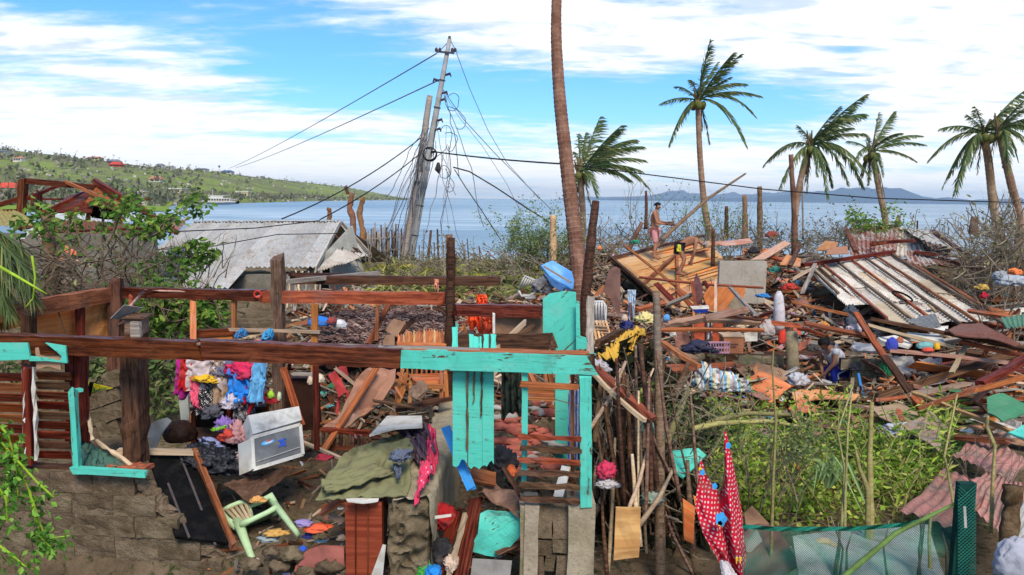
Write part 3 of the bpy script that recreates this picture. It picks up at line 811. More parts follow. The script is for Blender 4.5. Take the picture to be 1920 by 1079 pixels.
# ---------------------------------------------------------------- hollow block walls and piers
def gp(px, d): return P(px, 500, d)
fw = empty('block_wall', V((gp(160, 6.6).x, 6.6, 0)), 'brown hollow block wall with its right side broken away in steps, below the turquoise window frame', 'wall')
A_, B_ = gp(-120, 6.72), gp(420, 6.52)
ZT = P(200, 884, 6.6).z
def keepf(x, z):
 L = (B_-A_).length; px = -120+x/L*540
 lim = interp([(ZT-1.3, 420), (ZT-1.0, 400), (ZT-.75, 378), (ZT-.5, 325), (ZT-.3, 292), (ZT-.05, 280)], z)
 return px+22 < lim
blockwall(A_, B_, ZT-1.2, ZT, BLOCK, fw, keepf)
rb = MB()
for i in range(46):
 t = i/45; px = interp([(0, 268), (.25, 288), (.5, 318), (.75, 365), (1, 412)], t); py = 884+t*150
 c = P(px+R.uniform(-12, 2), py+6, 6.58); rb.ball(c, R.uniform(.04, .085), 8, 6, (1.2, .8, .8))
for v in rb.v: v += V((noise.noise(v*14), noise.noise(v*14+V((7, 0, 0))), noise.noise(v*14+V((0, 7, 0)))))*.05
rb.build('broken_edge', BLOCK, fw)
# the low interior wall running away from the camera, plastered
iw = empty('low_wall', V((-.78, 7.6, .3)), 'rough plastered low wall running back beside the olive blanket', 'wall')
def fwall(u, v):      # cross-section loop swept along y
 y = 6.15+2.95*v; x = -.84+.13*(v); th = .17+.26*(1-smooth(0, .10, v))*0+.04*noise.noise(V((v*9, 0, 1)))
 prof = [(-.5, 0), (-.5, .55), (-.47, .98), (-.2, 1.0), (.25, 1.0), (.48, .96), (.5, .5), (.56, 0)]
 k = u*7; i = min(6, int(k)); f = k-i
 a, h = prof[i][0]+(prof[i+1][0]-prof[i][0])*f, prof[i][1]+(prof[i+1][1]-prof[i][1])*f
 top = 1.05+.03*noise.noise(V((v*6, 2, 0)))+.03*v
 p = V((x+a*th*2, y, .1+h*(top-.1)))
 nn_ = V((noise.noise(V((u*9, v*22, 0))), noise.noise(V((u*9, v*22, 9))), noise.noise(V((u*7, v*20, 4)))))*.035
 return p+nn_*(2 if v < .05 else 1)
me_, og_ = gridmesh('plaster', fwall, 35, 60)
meshobj('plaster', me_, CEM, Matrix.Translation(og_), iw, smooth_=True)
def fend(u, v):
 p = V((-1.09+.40*u+.03*(1-v), 6.13, v*1.04)); q = p*5
 e = min(u, 1-u, 1-v)*8; return p+V((noise.noise(q)*.05, noise.noise(q+V((9, 0, 0)))*.10+abs(noise.noise(q*2.3))*.09-.02+(.10 if e < .5 else 0), noise.noise(q+V((0, 9, 0)))*.03))
me_, og_ = gridmesh('rubble_core', fend, 26, 60); meshobj('rubble_core', me_, BLOCK, Matrix.Translation(og_), iw)
# front right pier of plaster and block
pr = empty('concrete_pier', P(1045, 1079, 6.2), 'grey plastered pier under the turquoise corner post, its block core showing', 'pier')
def pierbox(name, x0, x1, y0, y1, d, th, mat, jit=.004):
 a = P(x0, y0, d); b = P(x1, y1, d)
 mb = MB()
 nx, nz = 5, 10; vs = []
 o = bpy.data.meshes.new(name); bm = bmesh.new(); bmesh.ops.create_cube(bm, size=1)
 bmesh.ops.subdivide_edges(bm, edges=bm.edges[:], cuts=5, use_grid_fill=True)
 bmesh.ops.scale(bm, vec=(abs(b.x-a.x), th, abs(a.z-b.z)), verts=bm.verts[:])
 s = R.uniform(0, 50)
 for v in bm.verts: v.co += V((noise.noise(v.co*6+V((s, 0, 0))), noise.noise(v.co*6+V((0, s, 0))), noise.noise(v.co*6+V((0, 0, s)))))*jit*3
 bm.to_mesh(o); bm.free()
 return meshobj(name, o, mat, Matrix.Translation(V(((a.x+b.x)/2, d+th/2, (a.z+b.z)/2))), pr, smooth_=False)
pierbox('plaster', 984, 1006, 949, 1200, 6.15, .3, CEM); pierbox('plaster', 1066, 1110, 946, 1200, 6.13, .32, CEM)
pierbox('plaster', 976, 984, 950, 1200, 6.17, .3, BLOCKG)
for i, (x0, x1, y0, y1) in enumerate(((1006, 1035, 948, 1010), (1037, 1065, 950, 1011), (1006, 1034, 1013, 1040), (1036, 1065, 1013, 1036), (1008, 1018, 1044, 1120), (1022, 1040, 1040, 1072), (1044, 1065, 1042, 1120))):
 pierbox('block', x0, x1, y0, y1, 6.2+.012*(i % 3), .2, BLOCK, .006)
# leaning fragment of block wall seen through the window, and slabs
bf = empty('wall_fragment', P(195, 840, 9), 'tilted chunk of hollow block wall behind the yellow paint can lid', 'wall')
for r in range(4):
 for c in range(2):
  a = P(172+c*34+(r % 2)*9, 812-r*30+c*(-12), 8.9)
  M = Matrix.Translation(a) @ Matrix.Rotation(-.3, 4, 'Y') @ Matrix.Rotation(.2, 4, 'Z')
  if (r, c) == (3, 0): continue
  meshobj('block', R.choice(BLK[(.40, .20, .13, BLOCK.name)]), None, M @ Matrix.Scale(.62, 4, V((1, 0, 0))), bf)
bf['label'] = 'tilted chunk of hollow block wall behind the yellow triangular banner scrap'
# ---------------------------------------------------------------- loose things inside and around the house
def thing_board(name, label, cat, pix, d, th, mat, warp=0.0, group=None): return pboard(name, pix, d, th, mat, None, label, cat, group, warp)
YEL = cloth('yellow_banner', (.72, .58, .02)); 
yb = drape('banner', [P(158, 714, 7.25), P(186, 722, 7.2), P(188, 732, 7.2), P(160, 746, 7.25)], YEL, None, 'torn yellow banner scrap with green lettering hanging in the window', 'banner', fold=.004, crump=.008, nu=10, nv=10)
drape('banner_end', [P(186, 721.5, 7.2), P(212, 728, 7.15), P(211, 729, 7.15), P(187, 734, 7.2)], YEL, yb, fold=.003, crump=.004, nu=8, nv=6)
drape('dark_stripe', [P(168, 716, 7.17), P(176, 717, 7.17), P(170, 744, 7.17), P(161, 743, 7.17)], BLACK, yb, fold=.002, crump=.004, nu=5, nv=8)
gm = plain('green_print', (.05, .22, .08), .8, b=0)
lt = MB()
for i, (dx, h) in enumerate(((0, 8), (5, 5), (9, 5), (13, 6), (17, 4), (21, 5))):
 a = P(175+dx, 737-dx*.28, 7.13); b = P(177+dx, 737-dx*.28-h, 7.13); lt.bar(a, b, .008, .004); lt.bar(b, P(178.5+dx, 737-dx*.28-h*.3, 7.13), .008, .004)
lt.build('lettering', gm, yb)
NET = cloth('dark_green_netting', (.05, .12, .09))
drape('netting', [P(150, 815, 6.9), P(175, 832, 7.0), P(240, 880, 6.7), P(150, 878, 6.6)], NET, None, 'dark green net bunched in the corner of the turquoise window frame', 'net', fold=.03, nf=7, crump=.05)
for a in ((166, 783, 173, 826), (180, 826, 245, 872)): pbeam('wood_splinter', (a[0], a[1], 6.95, a[2], a[3], 6.75), .03, .02, PALEWOOD, None, 'pale splinter of wood leaning in the turquoise window frame' if a[0] == 166 else 'pale splinter lying along the top of the dark green net', 'splinter', seg=8, jit=.4)
pbeam('broken_board', (210, 872, 6.75, 278, 878, 6.7), .16, .03, REDWOOD, None, 'short broken brown board on top of the front block wall', 'board', seg=8, jit=.3)
# small cut post stub with tin cap on the front beam
sm = P(252, 632, 6.72)
st_ = empty('post_stub', sm, 'short square post stub with a bent tin cap on the front beam', 'post')
MB().box(sm+V((0, .06, .11)), (.15, .15, .16), None, .008).build('stub', BROWNW, st_)
MB().box(sm+V((.05, -.06, .08)), (.08, .04, .14), None, .006).build('block', GREYWOOD, st_)
board('cap', [sm+V((-.2, -.02, .17)), sm+V((-.06, -.04, .3)), sm+V((-.01, .2, .24)), sm+V((-.15, .2, .12))], .004, GIS, st_)
board('cap', [sm+V((-.08, -.06, .18)), sm+V((.11, -.05, .17)), sm+V((.10, .15, .19)), sm+V((-.07, .15, .20))], .006, DARKWOOD, st_)
# hose and wires over the back beam
HOSE = plain('pink_hose', (.55, .30, .22), .6)
MB().tube([P(x, y, d) for x, y, d in ((232, 592, 8.0), (248, 570, 9), (270, 545, 10.1), (300, 546, 10.1), (380, 548, 10), (450, 549, 9.9), (476, 552, 9.85), (486, 548, 9.85), (489, 554, 9.8), (480, 558, 9.8))], .017, 7).build('hose', HOSE, None, 'pale pink hose lying along the back beam with a curled red end', 'hose', smooth_=True)
MB().ring(P(483, 552, 9.75), .045, .012, Matrix.Rotation(1.57, 3, 'X')).build('pipe_clamp', plain('red_plastic', (.5, .04, .03), .4), None, 'small red ring on the end of the pink hose', 'ring')
# black fallen door
dr = empty('fallen_door', P(380, 1020, 6.7), 'black painted door leaning in the gap beside the broken block wall', 'door')
DC = [P(272, 852, 7.3), P(368, 852, 7.35), P(438, 1030, 6.55), P(330, 1000, 6.4)]
board('door_leaf', DC, .035, BLACK, dr)
beam('door_edge', P(366, 848, 7.3), P(438, 1024, 6.5), .05, .07, REDWOOD, dr, seg=10, jit=.1)
for t in (.25, .7): beam('stile', DC[0].lerp(DC[1], t)+V((0, -.03, .01)), DC[3].lerp(DC[2], t)+V((0, -.03, .01)), .02, .012, STEEL, dr)
thing_board('torn_board', 'torn pale grey board standing behind the front block wall', 'board', [(276, 800), (290, 790), (312, 784), (322, 790), (305, 812), (292, 840), (280, 842)], 7.6, .012, GREYC, .02)
crumple('basin', P(338, 815, 7.8), (.34, .3, .3), plain('dark_brown_plastic', (.03, .015, .01), .4), None, 'dark brown round basin lying on its side behind the fallen door', 'basin', amp=.08)
# cabinet with clothes
cb_ = empty('cabinet', P(425, 870, 8.1), 'open dark shelf rack buried under a heap of clothes', 'shelf')
for a in ((364, 735, 8.2, 364, 862, 8.2), (500, 735, 8.4, 498, 858, 8.4), (430, 740, 8.5, 430, 800, 8.5)): pbeam('upright', a, .05, .05, DARKRED, cb_)
for a in ((364, 758, 8.0, 500, 758, 8.2), (364, 812, 8.0, 500, 815, 8.2), (368, 740, 8.6, 498, 740, 8.6)): pbeam('shelf', a, .34, .025, DARKWOOD, cb_)
board('back_panel', [P(366, 745, 8.65), P(500, 745, 8.65), P(500, 860, 8.6), P(366, 860, 8.6)], .02, BLACK, cb_)
thing_board('large_board', 'tall pale grey panel standing behind the heap of clothes', 'panel', [(333, 702), (352, 700), (358, 786), (342, 788)], 8.6, .08, plain('grey_green_panel', (.36, .37, .32), .6))
CL = [  # name, px, py, d, w, h, colour, label
 ('shirt', 350, 708, 7.9, .26, .42, (.38, .02, .20), 'magenta shirt hanging at the left end of the clothes heap'),
 ('shirt', 358, 704, 7.84, .22, .34, (.50, .015, .02), 'bright red shirt beside the magenta one on the clothes heap'),
 ('blanket', 388, 700, 7.8, .44, .36, (.50, .42, .42), 'pale pink and white towel spread over the clothes heap'),
 ('cloth', 383, 712, 7.75, .22, .08, (.70, .42, .03), 'folded mustard yellow cloth under the pale towel'),
 ('trousers', 411, 715, 7.78, .16, .52, (.30, .20, .13), 'beige brown trousers hanging in the middle of the clothes heap'),
 ('shorts', 428, 694, 7.84, .26, .24, (.12, .13, .20), 'slate blue shorts on top of the clothes heap'),
 ('shirt', 457, 700, 7.72, .28, .24, (.60, .03, .10), 'hot pink shirt on top of the clothes heap'),
 ('shirt', 452, 722, 7.66, .30, .36, (.02, .20, .62), 'bright blue shirt hanging on the clothes heap'),
 ('bag', 482, 715, 7.6, .16, .44, (.12, .35, .58), 'light blue and white plastic bag hanging right of the blue shirt'),
 ('shirt', 467, 730, 7.7, .14, .40, (.30, .01, .02), 'dark red shirt under the blue shirt'),
 ('cloth', 362, 736, 7.7, .07, .34, (.72, .10, .18), 'narrow pink towel hanging below the heap'),
 ('skirt', 378, 748, 7.72, .22, .34, (.015, .015, .018), 'black skirt with white polka dots hanging from the shelf'),
 ('cloth', 432, 757, 7.7, .16, .18, (.50, .45, .52), 'pale lilac cloth hanging from the shelf'),
 ('shirt', 458, 767, 7.7, .20, .30, (.10, .09, .10), 'grey patterned shirt hanging under the blue shirt'),
 ('shirt', 398, 776, 7.6, .16, .16, (.10, .10, .12), 'charcoal vest on the lower shelf'),
 ('cloth', 420, 800, 7.6, .16, .22, (.30, .18, .50), 'violet cloth crumpled on the lower shelf'),
 ('shirt', 428, 820, 7.5, .18, .14, (.75, .09, .06), 'coral red cloth spilling off the lower shelf'),
 ('blouse', 446, 818, 7.5, .20, .26, (.60, .30, .28), 'salmon pink blouse spilling off the lower shelf'),
 ('cloth', 400, 832, 7.5, .22, .08, (.35, .38, .60), 'pale blue scarf lying below the shelf'),
 ('shoe', 448, 858, 7.4, .09, .10, (.55, .42, .45), 'pale pink shoe hanging under the shelf'),
 ('cloth', 413, 802, 7.55, .14, .03, (.35, .70, .05), 'thin lime green strap on the lower shelf'),
]
for nm, px, py, d, w, h, c, lab in CL:
 key = 'fabric_%02d%02d%02d' % tuple(int(q*99) for q in c)
 m = cloth(key, c) if 'polka' not in lab and 'patterned' not in lab else cloth('dotted_'+key, c, (.6, .6, .6) if 'polka' in lab else (.4, .4, .4), 'dots', k=9 if 'polka' in lab else 6)
 if w/h > .5 and h < .3: crumple(nm, P(px, py, d), (w*1.1, .14, h), m, None, lab, 'clothing', 'clothes heaped on the dark shelf', amp=.55, rot=R.uniform(-.4, .4))
 else:
  cx = P(px, py, d); a = R.uniform(-.25, .25); ux = V((math.cos(a), R.uniform(-.3, .3), math.sin(a)*.5)); uz = V((math.sin(a)*.5+R.uniform(-.1, .1), -.18, -1))
  drape(nm, [cx-ux*w/2-uz*h/2, cx+ux*w*.45-uz*h/2, cx+ux*w*.6+uz*h/2, cx-ux*w*.55+uz*h/2], m, None, lab, 'clothing', 'clothes heaped on the dark shelf', fold=.035, nf=2.5, crump=.05, hem=.12, nu=22, nv=22)
crumple('net_bundle', P(405, 868, 7.4), (.55, .4, .34), plain('black_netting', (.015, .015, .018), .6, (.10, .10, .11), 30), None, 'bundle of black netting on the floor beside the white appliance', 'net', amp=.5, freq=4)
# white appliance lying tilted with logo
ap = empty('freezer', P(512, 880, 7.6), 'white chest freezer body lying tilted, with a small orange and blue logo', 'appliance')
APC = [P(471, 822, 7.25), P(561, 797, 7.75), P(566, 853, 7.6), P(474, 881, 7.1)]
u_ = (APC[1]-APC[0]).normalized(); v_ = (APC[3]-APC[0]).normalized(); n_ = u_.cross(v_).normalized(); n_ = -n_ if n_.y > 0 else n_
WA, HA = (APC[1]-APC[0]).length, (APC[3]-APC[0]).length
board('body', [p-n_*.125 for p in APC], .23, WHITE, ap)
def AP(u, v, o=0): return APC[0].lerp(APC[1], u).lerp(APC[3].lerp(APC[2], u), v)+n_*o
for (u0, v0, u1, v1) in ((0, .0, 1, .0), (0, 1, 1, 1), (0, 0, 0, 1), (1, 0, 1, 1)): beam('rim', AP(u0, v0, .01), AP(u1, v1, .01), .035, .03, WHITE, ap, up=n_, seg=2, splinter=0)
board('lid', [P(459, 790, 7.5), P(556, 769, 7.95), P(560, 798, 7.83), P(470, 822, 7.33)], .16, plain('grey_white_lid', (.58, .57, .53), .6), ap)
board('front_panel', [AP(.04, .05, .014), AP(.96, .05, .014), AP(.96, .93, .014), AP(.04, .93, .014)], .01, plain('grey_metal_panel', (.17, .17, .165), .45, (.25, .25, .24), 5), ap)
beam('trim_line', AP(.06, .80, .026), AP(.94, .74, .026), .006, .012, WHITE, ap, up=n_, seg=2, splinter=0)
def stamp(name, pts, mat, par): return board(name, pts, .003, mat, par)
LG = {k: plain('print_'+k, v, .6, b=0) for k, v in dict(red=(.70, .12, .06), blue=(.04, .12, .60), cyan=(.10, .45, .75), white=(.75, .75, .75)).items()}
stamp('logo_oval', [AP(.30+.135*math.cos(a), .29+.075*math.sin(a), .021) for a in [i*math.pi/6 for i in range(12)]], LG['cyan'], ap)
stamp('logo_band', [AP(.22, .30, .025), AP(.26, .265, .025), AP(.37, .265, .025), AP(.40, .295, .025), AP(.34, .33, .025), AP(.25, .33, .025)], LG['white'], ap)
stamp('logo_top', [AP(.24, .25, .0285), AP(.31, .21, .0285), AP(.39, .24, .0285), AP(.31, .262, .0285)], LG['red'], ap)
for (a, b) in (((0, 0), (.5, 0)), ((.5, 0), (.3, .4)), ((.3, .4), (.5, .7)), ((.5, .7), (0, 1)), ((.65, 0), (.65, 1)), ((.65, 0), (1, 0)), ((.65, .5), (.95, .5)), ((.65, 1), (1, 1))):
 beam('marking', AP(.50+a[0]*.16, .34+a[1]*.2, .026), AP(.50+b[0]*.16, .34+b[1]*.2, .026), .014, .004, LG['blue'], ap, up=n_, seg=1, splinter=0, jit=0)
# plastic chair
CH = plain('pale_green_plastic', (.40, .55, .30), .45, (.33, .44, .24), 8)
cdirt = plain('muddied_plastic', (.36, .26, .16), .7, (.42, .45, .26), 10)
pch = empty('plastic_chair', P(500, 1050, 6.5), 'pale green plastic chair tipped on its side on the muddy floor', 'chair')
for nm, q, r_ in (('leg', [(446, 978, 7.0), (458, 1010, 6.8), (476, 1055, 6.5)], [.075, .055, .035]), ('leg', [(506, 934, 7.2), (530, 965, 6.9), (560, 1004, 6.5)], [.05, .042, .028]), ('leg', [(478, 975, 7.3), (474, 990, 7.4), (467, 1004, 7.4)], [.04, .035, .03]), ('leg', [(520, 955, 7.3), (512, 970, 7.5), (500, 984, 7.5)], [.04, .035, .03]),
 ('seat_rim', [(452, 984, 6.9), (470, 976, 6.9), (500, 962, 6.95), (518, 952, 7.0)], [.05, .035, .035, .04]), ('armrest', [(463, 950, 7.1), (478, 944, 7.1), (494, 938, 7.1), (508, 930, 7.15), (516, 944, 7.1)], [.035, .04, .04, .05, .04]), ('back_rim', [(417, 958, 7.1), (432, 950, 7.1), (450, 942, 7.12), (464, 944, 7.12), (472, 972, 7.0)], [.03, .035, .03, .035, .03]), ('back_rim', [(417, 958, 7.1), (428, 976, 7.05), (446, 988, 6.95)], [.03, .045, .06])):
 MB().tube([P(*k) for k in q], [x*.78 for x in r_], 7).build(nm, CH, pch, smooth_=True)
for i in range(5): MB().tube([P(424+i*9, 956-i*3, 7.08), P(438+i*7, 970-i*3, 7.02), P(450+i*5.5, 984-i*3.4, 6.96)], [.022, .018, .022], 5).build('back_slat', cdirt, pch, smooth_=True)
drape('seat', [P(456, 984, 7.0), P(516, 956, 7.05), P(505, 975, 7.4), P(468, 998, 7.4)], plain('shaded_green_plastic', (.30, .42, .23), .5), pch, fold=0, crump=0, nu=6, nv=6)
crumple('rag', P(482, 938, 7.05), (.16, .1, .06), cloth('v_or', (.62, .32, .10)), None, 'orange rag lying on the armrest of the tipped chair', 'rag')
# planks and junk inside
IT = [
 ('plank', (531, 690, 8.0, 566, 800, 7.9), .09, .03, REDWOOD, 'red brown plank leaning beside the dark locker'),
 ('stick', (560, 826, 7.8, 640, 860, 7.5), .03, .03, PALEWOOD, 'thin pale stick lying on the floor right of the freezer'),
 ('plank', (606, 846, 7.7, 706, 690, 8.6), .07, .03, REDWOOD, 'long brown plank leaning against the curved plywood'),
 ('plank', (628, 690, 8.7, 700, 750, 8.6), .05, .03, PALEWOOD, 'pale plank crossing behind the curved plywood'),
 ('plank', (642, 784, 8.3, 672, 700, 8.9), .03, .03, DARKWOOD, 'dark stick leaning behind the curved plywood'),
 ('plank', (742, 768, 8.5, 848, 745, 8.6), .10, .04, DARKWOOD, 'dark plank lying below the bamboo bench'),
 ('plank', (700, 752, 8.4, 790, 765, 8.4), .06, .04, DARKWOOD, 'dark plank lying left below the bamboo bench'),
 ('plank', (604, 960, 6.6, 660, 925, 6.5), .10, .03, REDWOOD, 'brown plank poking out under the olive blanket'),
 ('plank', (620, 968, 6.5, 646, 978, 6.4), .06, .03, PALEWOOD, 'short pale plank beside the red drawer box'),
 ('plank', (690, 646, 9.6, 735, 560, 9.9), .07, .03, REDWOOD, 'brown plank leaning over the brown palm leaf heap'),
 ('plank', (716, 660, 9.3, 775, 600, 9.6), .07, .03, DARKWOOD, 'dark plank leaning against the cardboard square'),
 ('plank', (1000, 690, 8.6, 960, 630, 8.7), .05, .03, REDWOOD, 'short brown plank behind the turquoise beam'),
]
for nm, p, w, h, m, lab in IT: pbeam(nm, p, w, h, m, None, lab, nm, None, roll=R.uniform(-.4, .4))
pboard('plywood_sheet', [(600, 806, 8.0), (640, 772, 8.2), (668, 712, 8.6), (700, 688, 8.8), (744, 686, 8.8), (740, 718, 8.7), (716, 752, 8.5), (672, 786, 8.2), (640, 810, 8.0)], 8, .012, wood('curved_brown_plywood', (.26, .12, .065), (.34, .165, .09), .2, .6, .3, lo=.95, hi=1.05), None, 'large curved brown plywood sheet standing on edge inside the house', 'plywood', warp=.10)
thing_board('cardboard', 'square of light brown cardboard propped on a dark plank', 'cardboard', [(738, 598), (761, 604), (744, 632), (722, 620)], 9.3, .01, CARD, .01)
thing_board('cardboard', 'upright strip of light brown cardboard beside the bamboo fence', 'cardboard', [(718, 640), (725, 628), (740, 628), (740, 665), (718, 665)], 9.2, .01, CARD)
RC = plain('red_plastic_chair', (.42, .05, .05), .5)
rc = empty('plastic_chair', P(628, 745, 8.6), 'upturned red plastic chair behind the curved plywood', 'chair')
board('seat', [P(613, 704, 8.6), P(632, 693, 8.7), P(650, 735, 8.7), P(636, 745, 8.5)], .015, RC, rc, warp=.04)
board('backrest', [P(632, 690, 8.7), P(647, 684, 8.8), P(655, 705, 8.8), P(645, 712, 8.7)], .015, RC, rc, warp=.03)
for a in ((636, 744, 632, 775), (652, 735, 655, 770)): beam('leg', P(a[0], a[1], 8.6), P(a[2], a[3], 8.6), .03, .03, RC, rc)
lk = empty('locker', P(568, 800, 8.5), 'dark brown wooden locker with a pale rim behind the leaning plank', 'locker')
MB().box(P(568, 752, 8.7), (.34, .3, .62)).build('body', plain('dark_brown_board', (.035, .015, .01), .5), lk)
beam('rim', P(548, 702, 8.5), P(592, 702, 8.5), .06, .03, GREYWOOD, lk)
for px, py, w, h, c, lab in ((582, 716, .07, .12, (.55, .42, .30), 'cream coloured soft toy hanging by the locker'), (600, 712, .10, .12, (.60, .50, .36), 'pale round bag beside the locker'), (524, 746, .04, .12, (.5, .55, .35), 'white paper tag on the grey post'),
                         (508, 742, .07, .10, (.45, .75, .06), 'lime green bottle below the blue bag'), (497, 752, .30, .10, (.35, .02, .03), 'dark red cloth below the blue bag'), (472, 676, .10, .22, (.10, .30, .55), 'blue plastic sheet below the front beam')):
 crumple('cloth' if 'cloth' in lab or 'sheet' in lab else 'bag', P(px, py, 8.0), (w, .1, h), cloth('f%02d%02d%02d' % tuple(int(q*99) for q in c), c), None, lab, 'cloth', amp=.2)
# bamboo bench and bamboo panel
BB = wood('orange_bamboo', (.30, .085, .022), (.50, .17, .045), .35, .5)
bn = empty('bamboo_bench', P(800, 770, 8.7), 'orange bamboo slat bench beside the turquoise door boards', 'bench')
for i in range(8): pbeam('slat', (768+i*3, 704+i*2.8, 8.9-.04*i, 834, 702+i*3.2, 8.85-.04*i), .05, .02, BB, bn, seg=2)
for i in range(9): pbeam('back_slat', (764+i*9, 688, 9.0, 764+i*9, 702, 9.0), .03, .02, BB, bn, seg=1)
for a in ((828, 700, 8.6, 828, 752, 8.6), (836, 700, 8.6, 838, 752, 8.6), (772, 704, 8.9, 768, 758, 8.9), (755, 690, 8.8, 742, 760, 8.8)): pbeam('leg', a, .045, .045, BB, bn)
pbeam('rail', (792, 724, 8.55, 832, 726, 8.55), .03, .05, BB, bn)
b2 = empty('bamboo_stool', P(755, 770, 8.6), 'small tipped bamboo stool left of the bamboo bench', 'stool')
for a in ((745, 700, 8.6, 766, 712, 8.6), (741, 712, 8.5, 768, 722, 8.6), (747, 760, 8.5, 762, 700, 8.6), (742, 726, 8.5, 754, 745, 8.5), (760, 730, 8.5, 748, 757, 8.5)): pbeam('slat', a, .06, .02, BB, b2)
bp = empty('picket_fence', P(793, 655, 9.3), 'row of pointed orange brown bamboo pickets behind the front beam', 'fence')
for i in range(19):
 x = 748+i*4.8; t = 624-R.uniform(0, 8)-(i > 3)*2+(i < 3)*4
 a = P(x-1, t, 9.3); b = P(x, 668, 9.2); pts = [P(x-2.3, t+5, 9.3), P(x-.5, t, 9.3), P(x+2, t+7, 9.3), P(x+2.4, 668, 9.2), P(x-2.3, 668, 9.2)]
 board('picket', pts, .012, BAMBOO if i % 4 == 2 else BB, bp)
pbeam('rail', (745, 645, 9.15, 838, 648, 9.15), .06, .04, BB, bp)
crumple('dead_leaf', P(783, 738, 8.3), (.2, .1, .3), plain('dried_leaf', (.16, .10, .07), .9, (.3, .2, .13)), None, 'curled dry palm sheath lying by the bamboo bench', 'leaf', amp=.2, rot=.5)
# low lattice bench
lb = empty('lattice_bench', P(640, 845, 7.9), 'low dark wooden bench with turned lattice rail inside the house', 'bench')
for a in ((600, 806, 7.9, 696, 812, 7.9), (600, 838, 7.9, 696, 842, 7.9)): pbeam('rail', a, .05, .05, DARKRED, lb)
for i in range(9): pbeam('baluster', (606+i*11, 810, 7.9, 606+i*11, 840, 7.9), .035, .03, DARKWOOD, lb, seg=4, jit=.3)
# white board, blanket, clothes on the low wall
thing_board('white_board', 'white laminated board lying on the low wall behind the olive blanket', 'board', [(726, 782, 7.9), (791, 780, 7.8), (792, 800, 7.2), (740, 800, 7.2), (693, 826, 6.9), (697, 812, 7.0)], 0, .02, WHITE)
bq = drape('blanket', [P(590, 938, 6.15), P(672, 840, 7.3), P(782, 803, 7.6), P(764, 930, 6.15)], cloth('olive_blanket', (.185, .18, .085)), None, 'olive green blanket spread over the low wall and the red drawer box', 'blanket', fold=.02, nf=1.5, crump=.05, hem=.06, sag=-.10, nu=50, nv=50, th=.02)
drape('blanket_fold', [P(600, 900, 6.25), P(700, 872, 6.6), P(740, 885, 6.4), P(612, 925, 6.1)], cloth('olive_blanket', (.185, .18, .085)), bq, fold=.01, nf=1, crump=.03, nu=24, nv=24, th=.02)
drape('cloth', [P(738, 792, 7.6), P(800, 796, 7.4), P(818, 850, 6.9), P(784, 866, 6.7)], cloth('plum_cloth', (.075, .05, .075)), None, 'dark plum cloth crumpled on top of the olive blanket', 'cloth', fold=.03, nf=3, crump=.08, hem=.05, nu=36, nv=36)
crumple('shirt', P(750, 857, 6.45), (.18, .16, .12), cloth('grey_blue_cloth', (.10, .12, .17)), None, 'grey blue cloth scrap lying on the olive blanket', 'cloth', amp=.4)
drape('cloth', [P(737, 868, 6.45), P(752, 872, 6.45), P(752, 893, 6.3), P(745, 893, 6.3)], cloth('grey_blue_cloth', (.10, .12, .17)), None, 'grey blue sleeve trailing down the olive blanket', 'cloth', fold=.01, nf=2, crump=.04)
PK = cloth('pink_print', (.62, .045, .11), [(0, (.62, .05, .12)), (.4, (.62, .30, .36)), (.7, (.75, .55, .60))], 'flowers', k=7)
drape('sheet', [P(800, 795, 7.5), P(815, 800, 7.4), P(822, 868, 6.7), P(800, 900, 6.35)], PK, None, 'hot pink printed sheet hanging over the right edge of the low wall', 'sheet', fold=.02, nf=2, crump=.05, hem=.04, nu=30, nv=30)
drape('sheet', [P(786, 862, 6.6), P(810, 862, 6.5), P(795, 905, 6.2), P(776, 948, 6.02)], PK, None, 'pink sheet end hanging down in front of the low wall end', 'sheet', fold=.015, nf=1.5, crump=.03, hem=.08)
# red drawer box
db = empty('drawer_box', P(680, 1079, 6.25), 'tall glossy red brown drawer box standing at the end of the low wall', 'cabinet')
RD = wood('varnished_red_wood', (.17, .018, .005), (.30, .045, .012), .3, .4, .6, lo=1, hi=1, gr=0)
a = P(646, 944, 6.15); b = P(716, 1085, 6.15); MB().box(V(((a.x+b.x)/2, 6.3, (a.z+b.z)/2)), (b.x-a.x, .26, a.z-b.z), None, .004).build('body', RD, db)
for x in (667, 690): pbeam('groove', (x, 946, 6.157, x, 1078, 6.157), .006, .012, DARKRED, db, seg=2, splinter=0)
board('paper', [P(648, 936, 6.1), P(712, 930, 6.2), P(709, 940, 6.1), P(680, 946, 6.05), P(652, 943, 6.05)], .006, WHITE, db, warp=.01)
MB().box(P(728, 1000, 6.35), (.03, .2, .5)).build('side', BLACK, db)
thing_board('plastic_sheet', 'white plastic strip hanging between the drawer box and low wall', 'plastic', [(718, 1020), (724, 1022), (718, 1079), (696, 1079)], 6.05, .004, WHITE, .02)
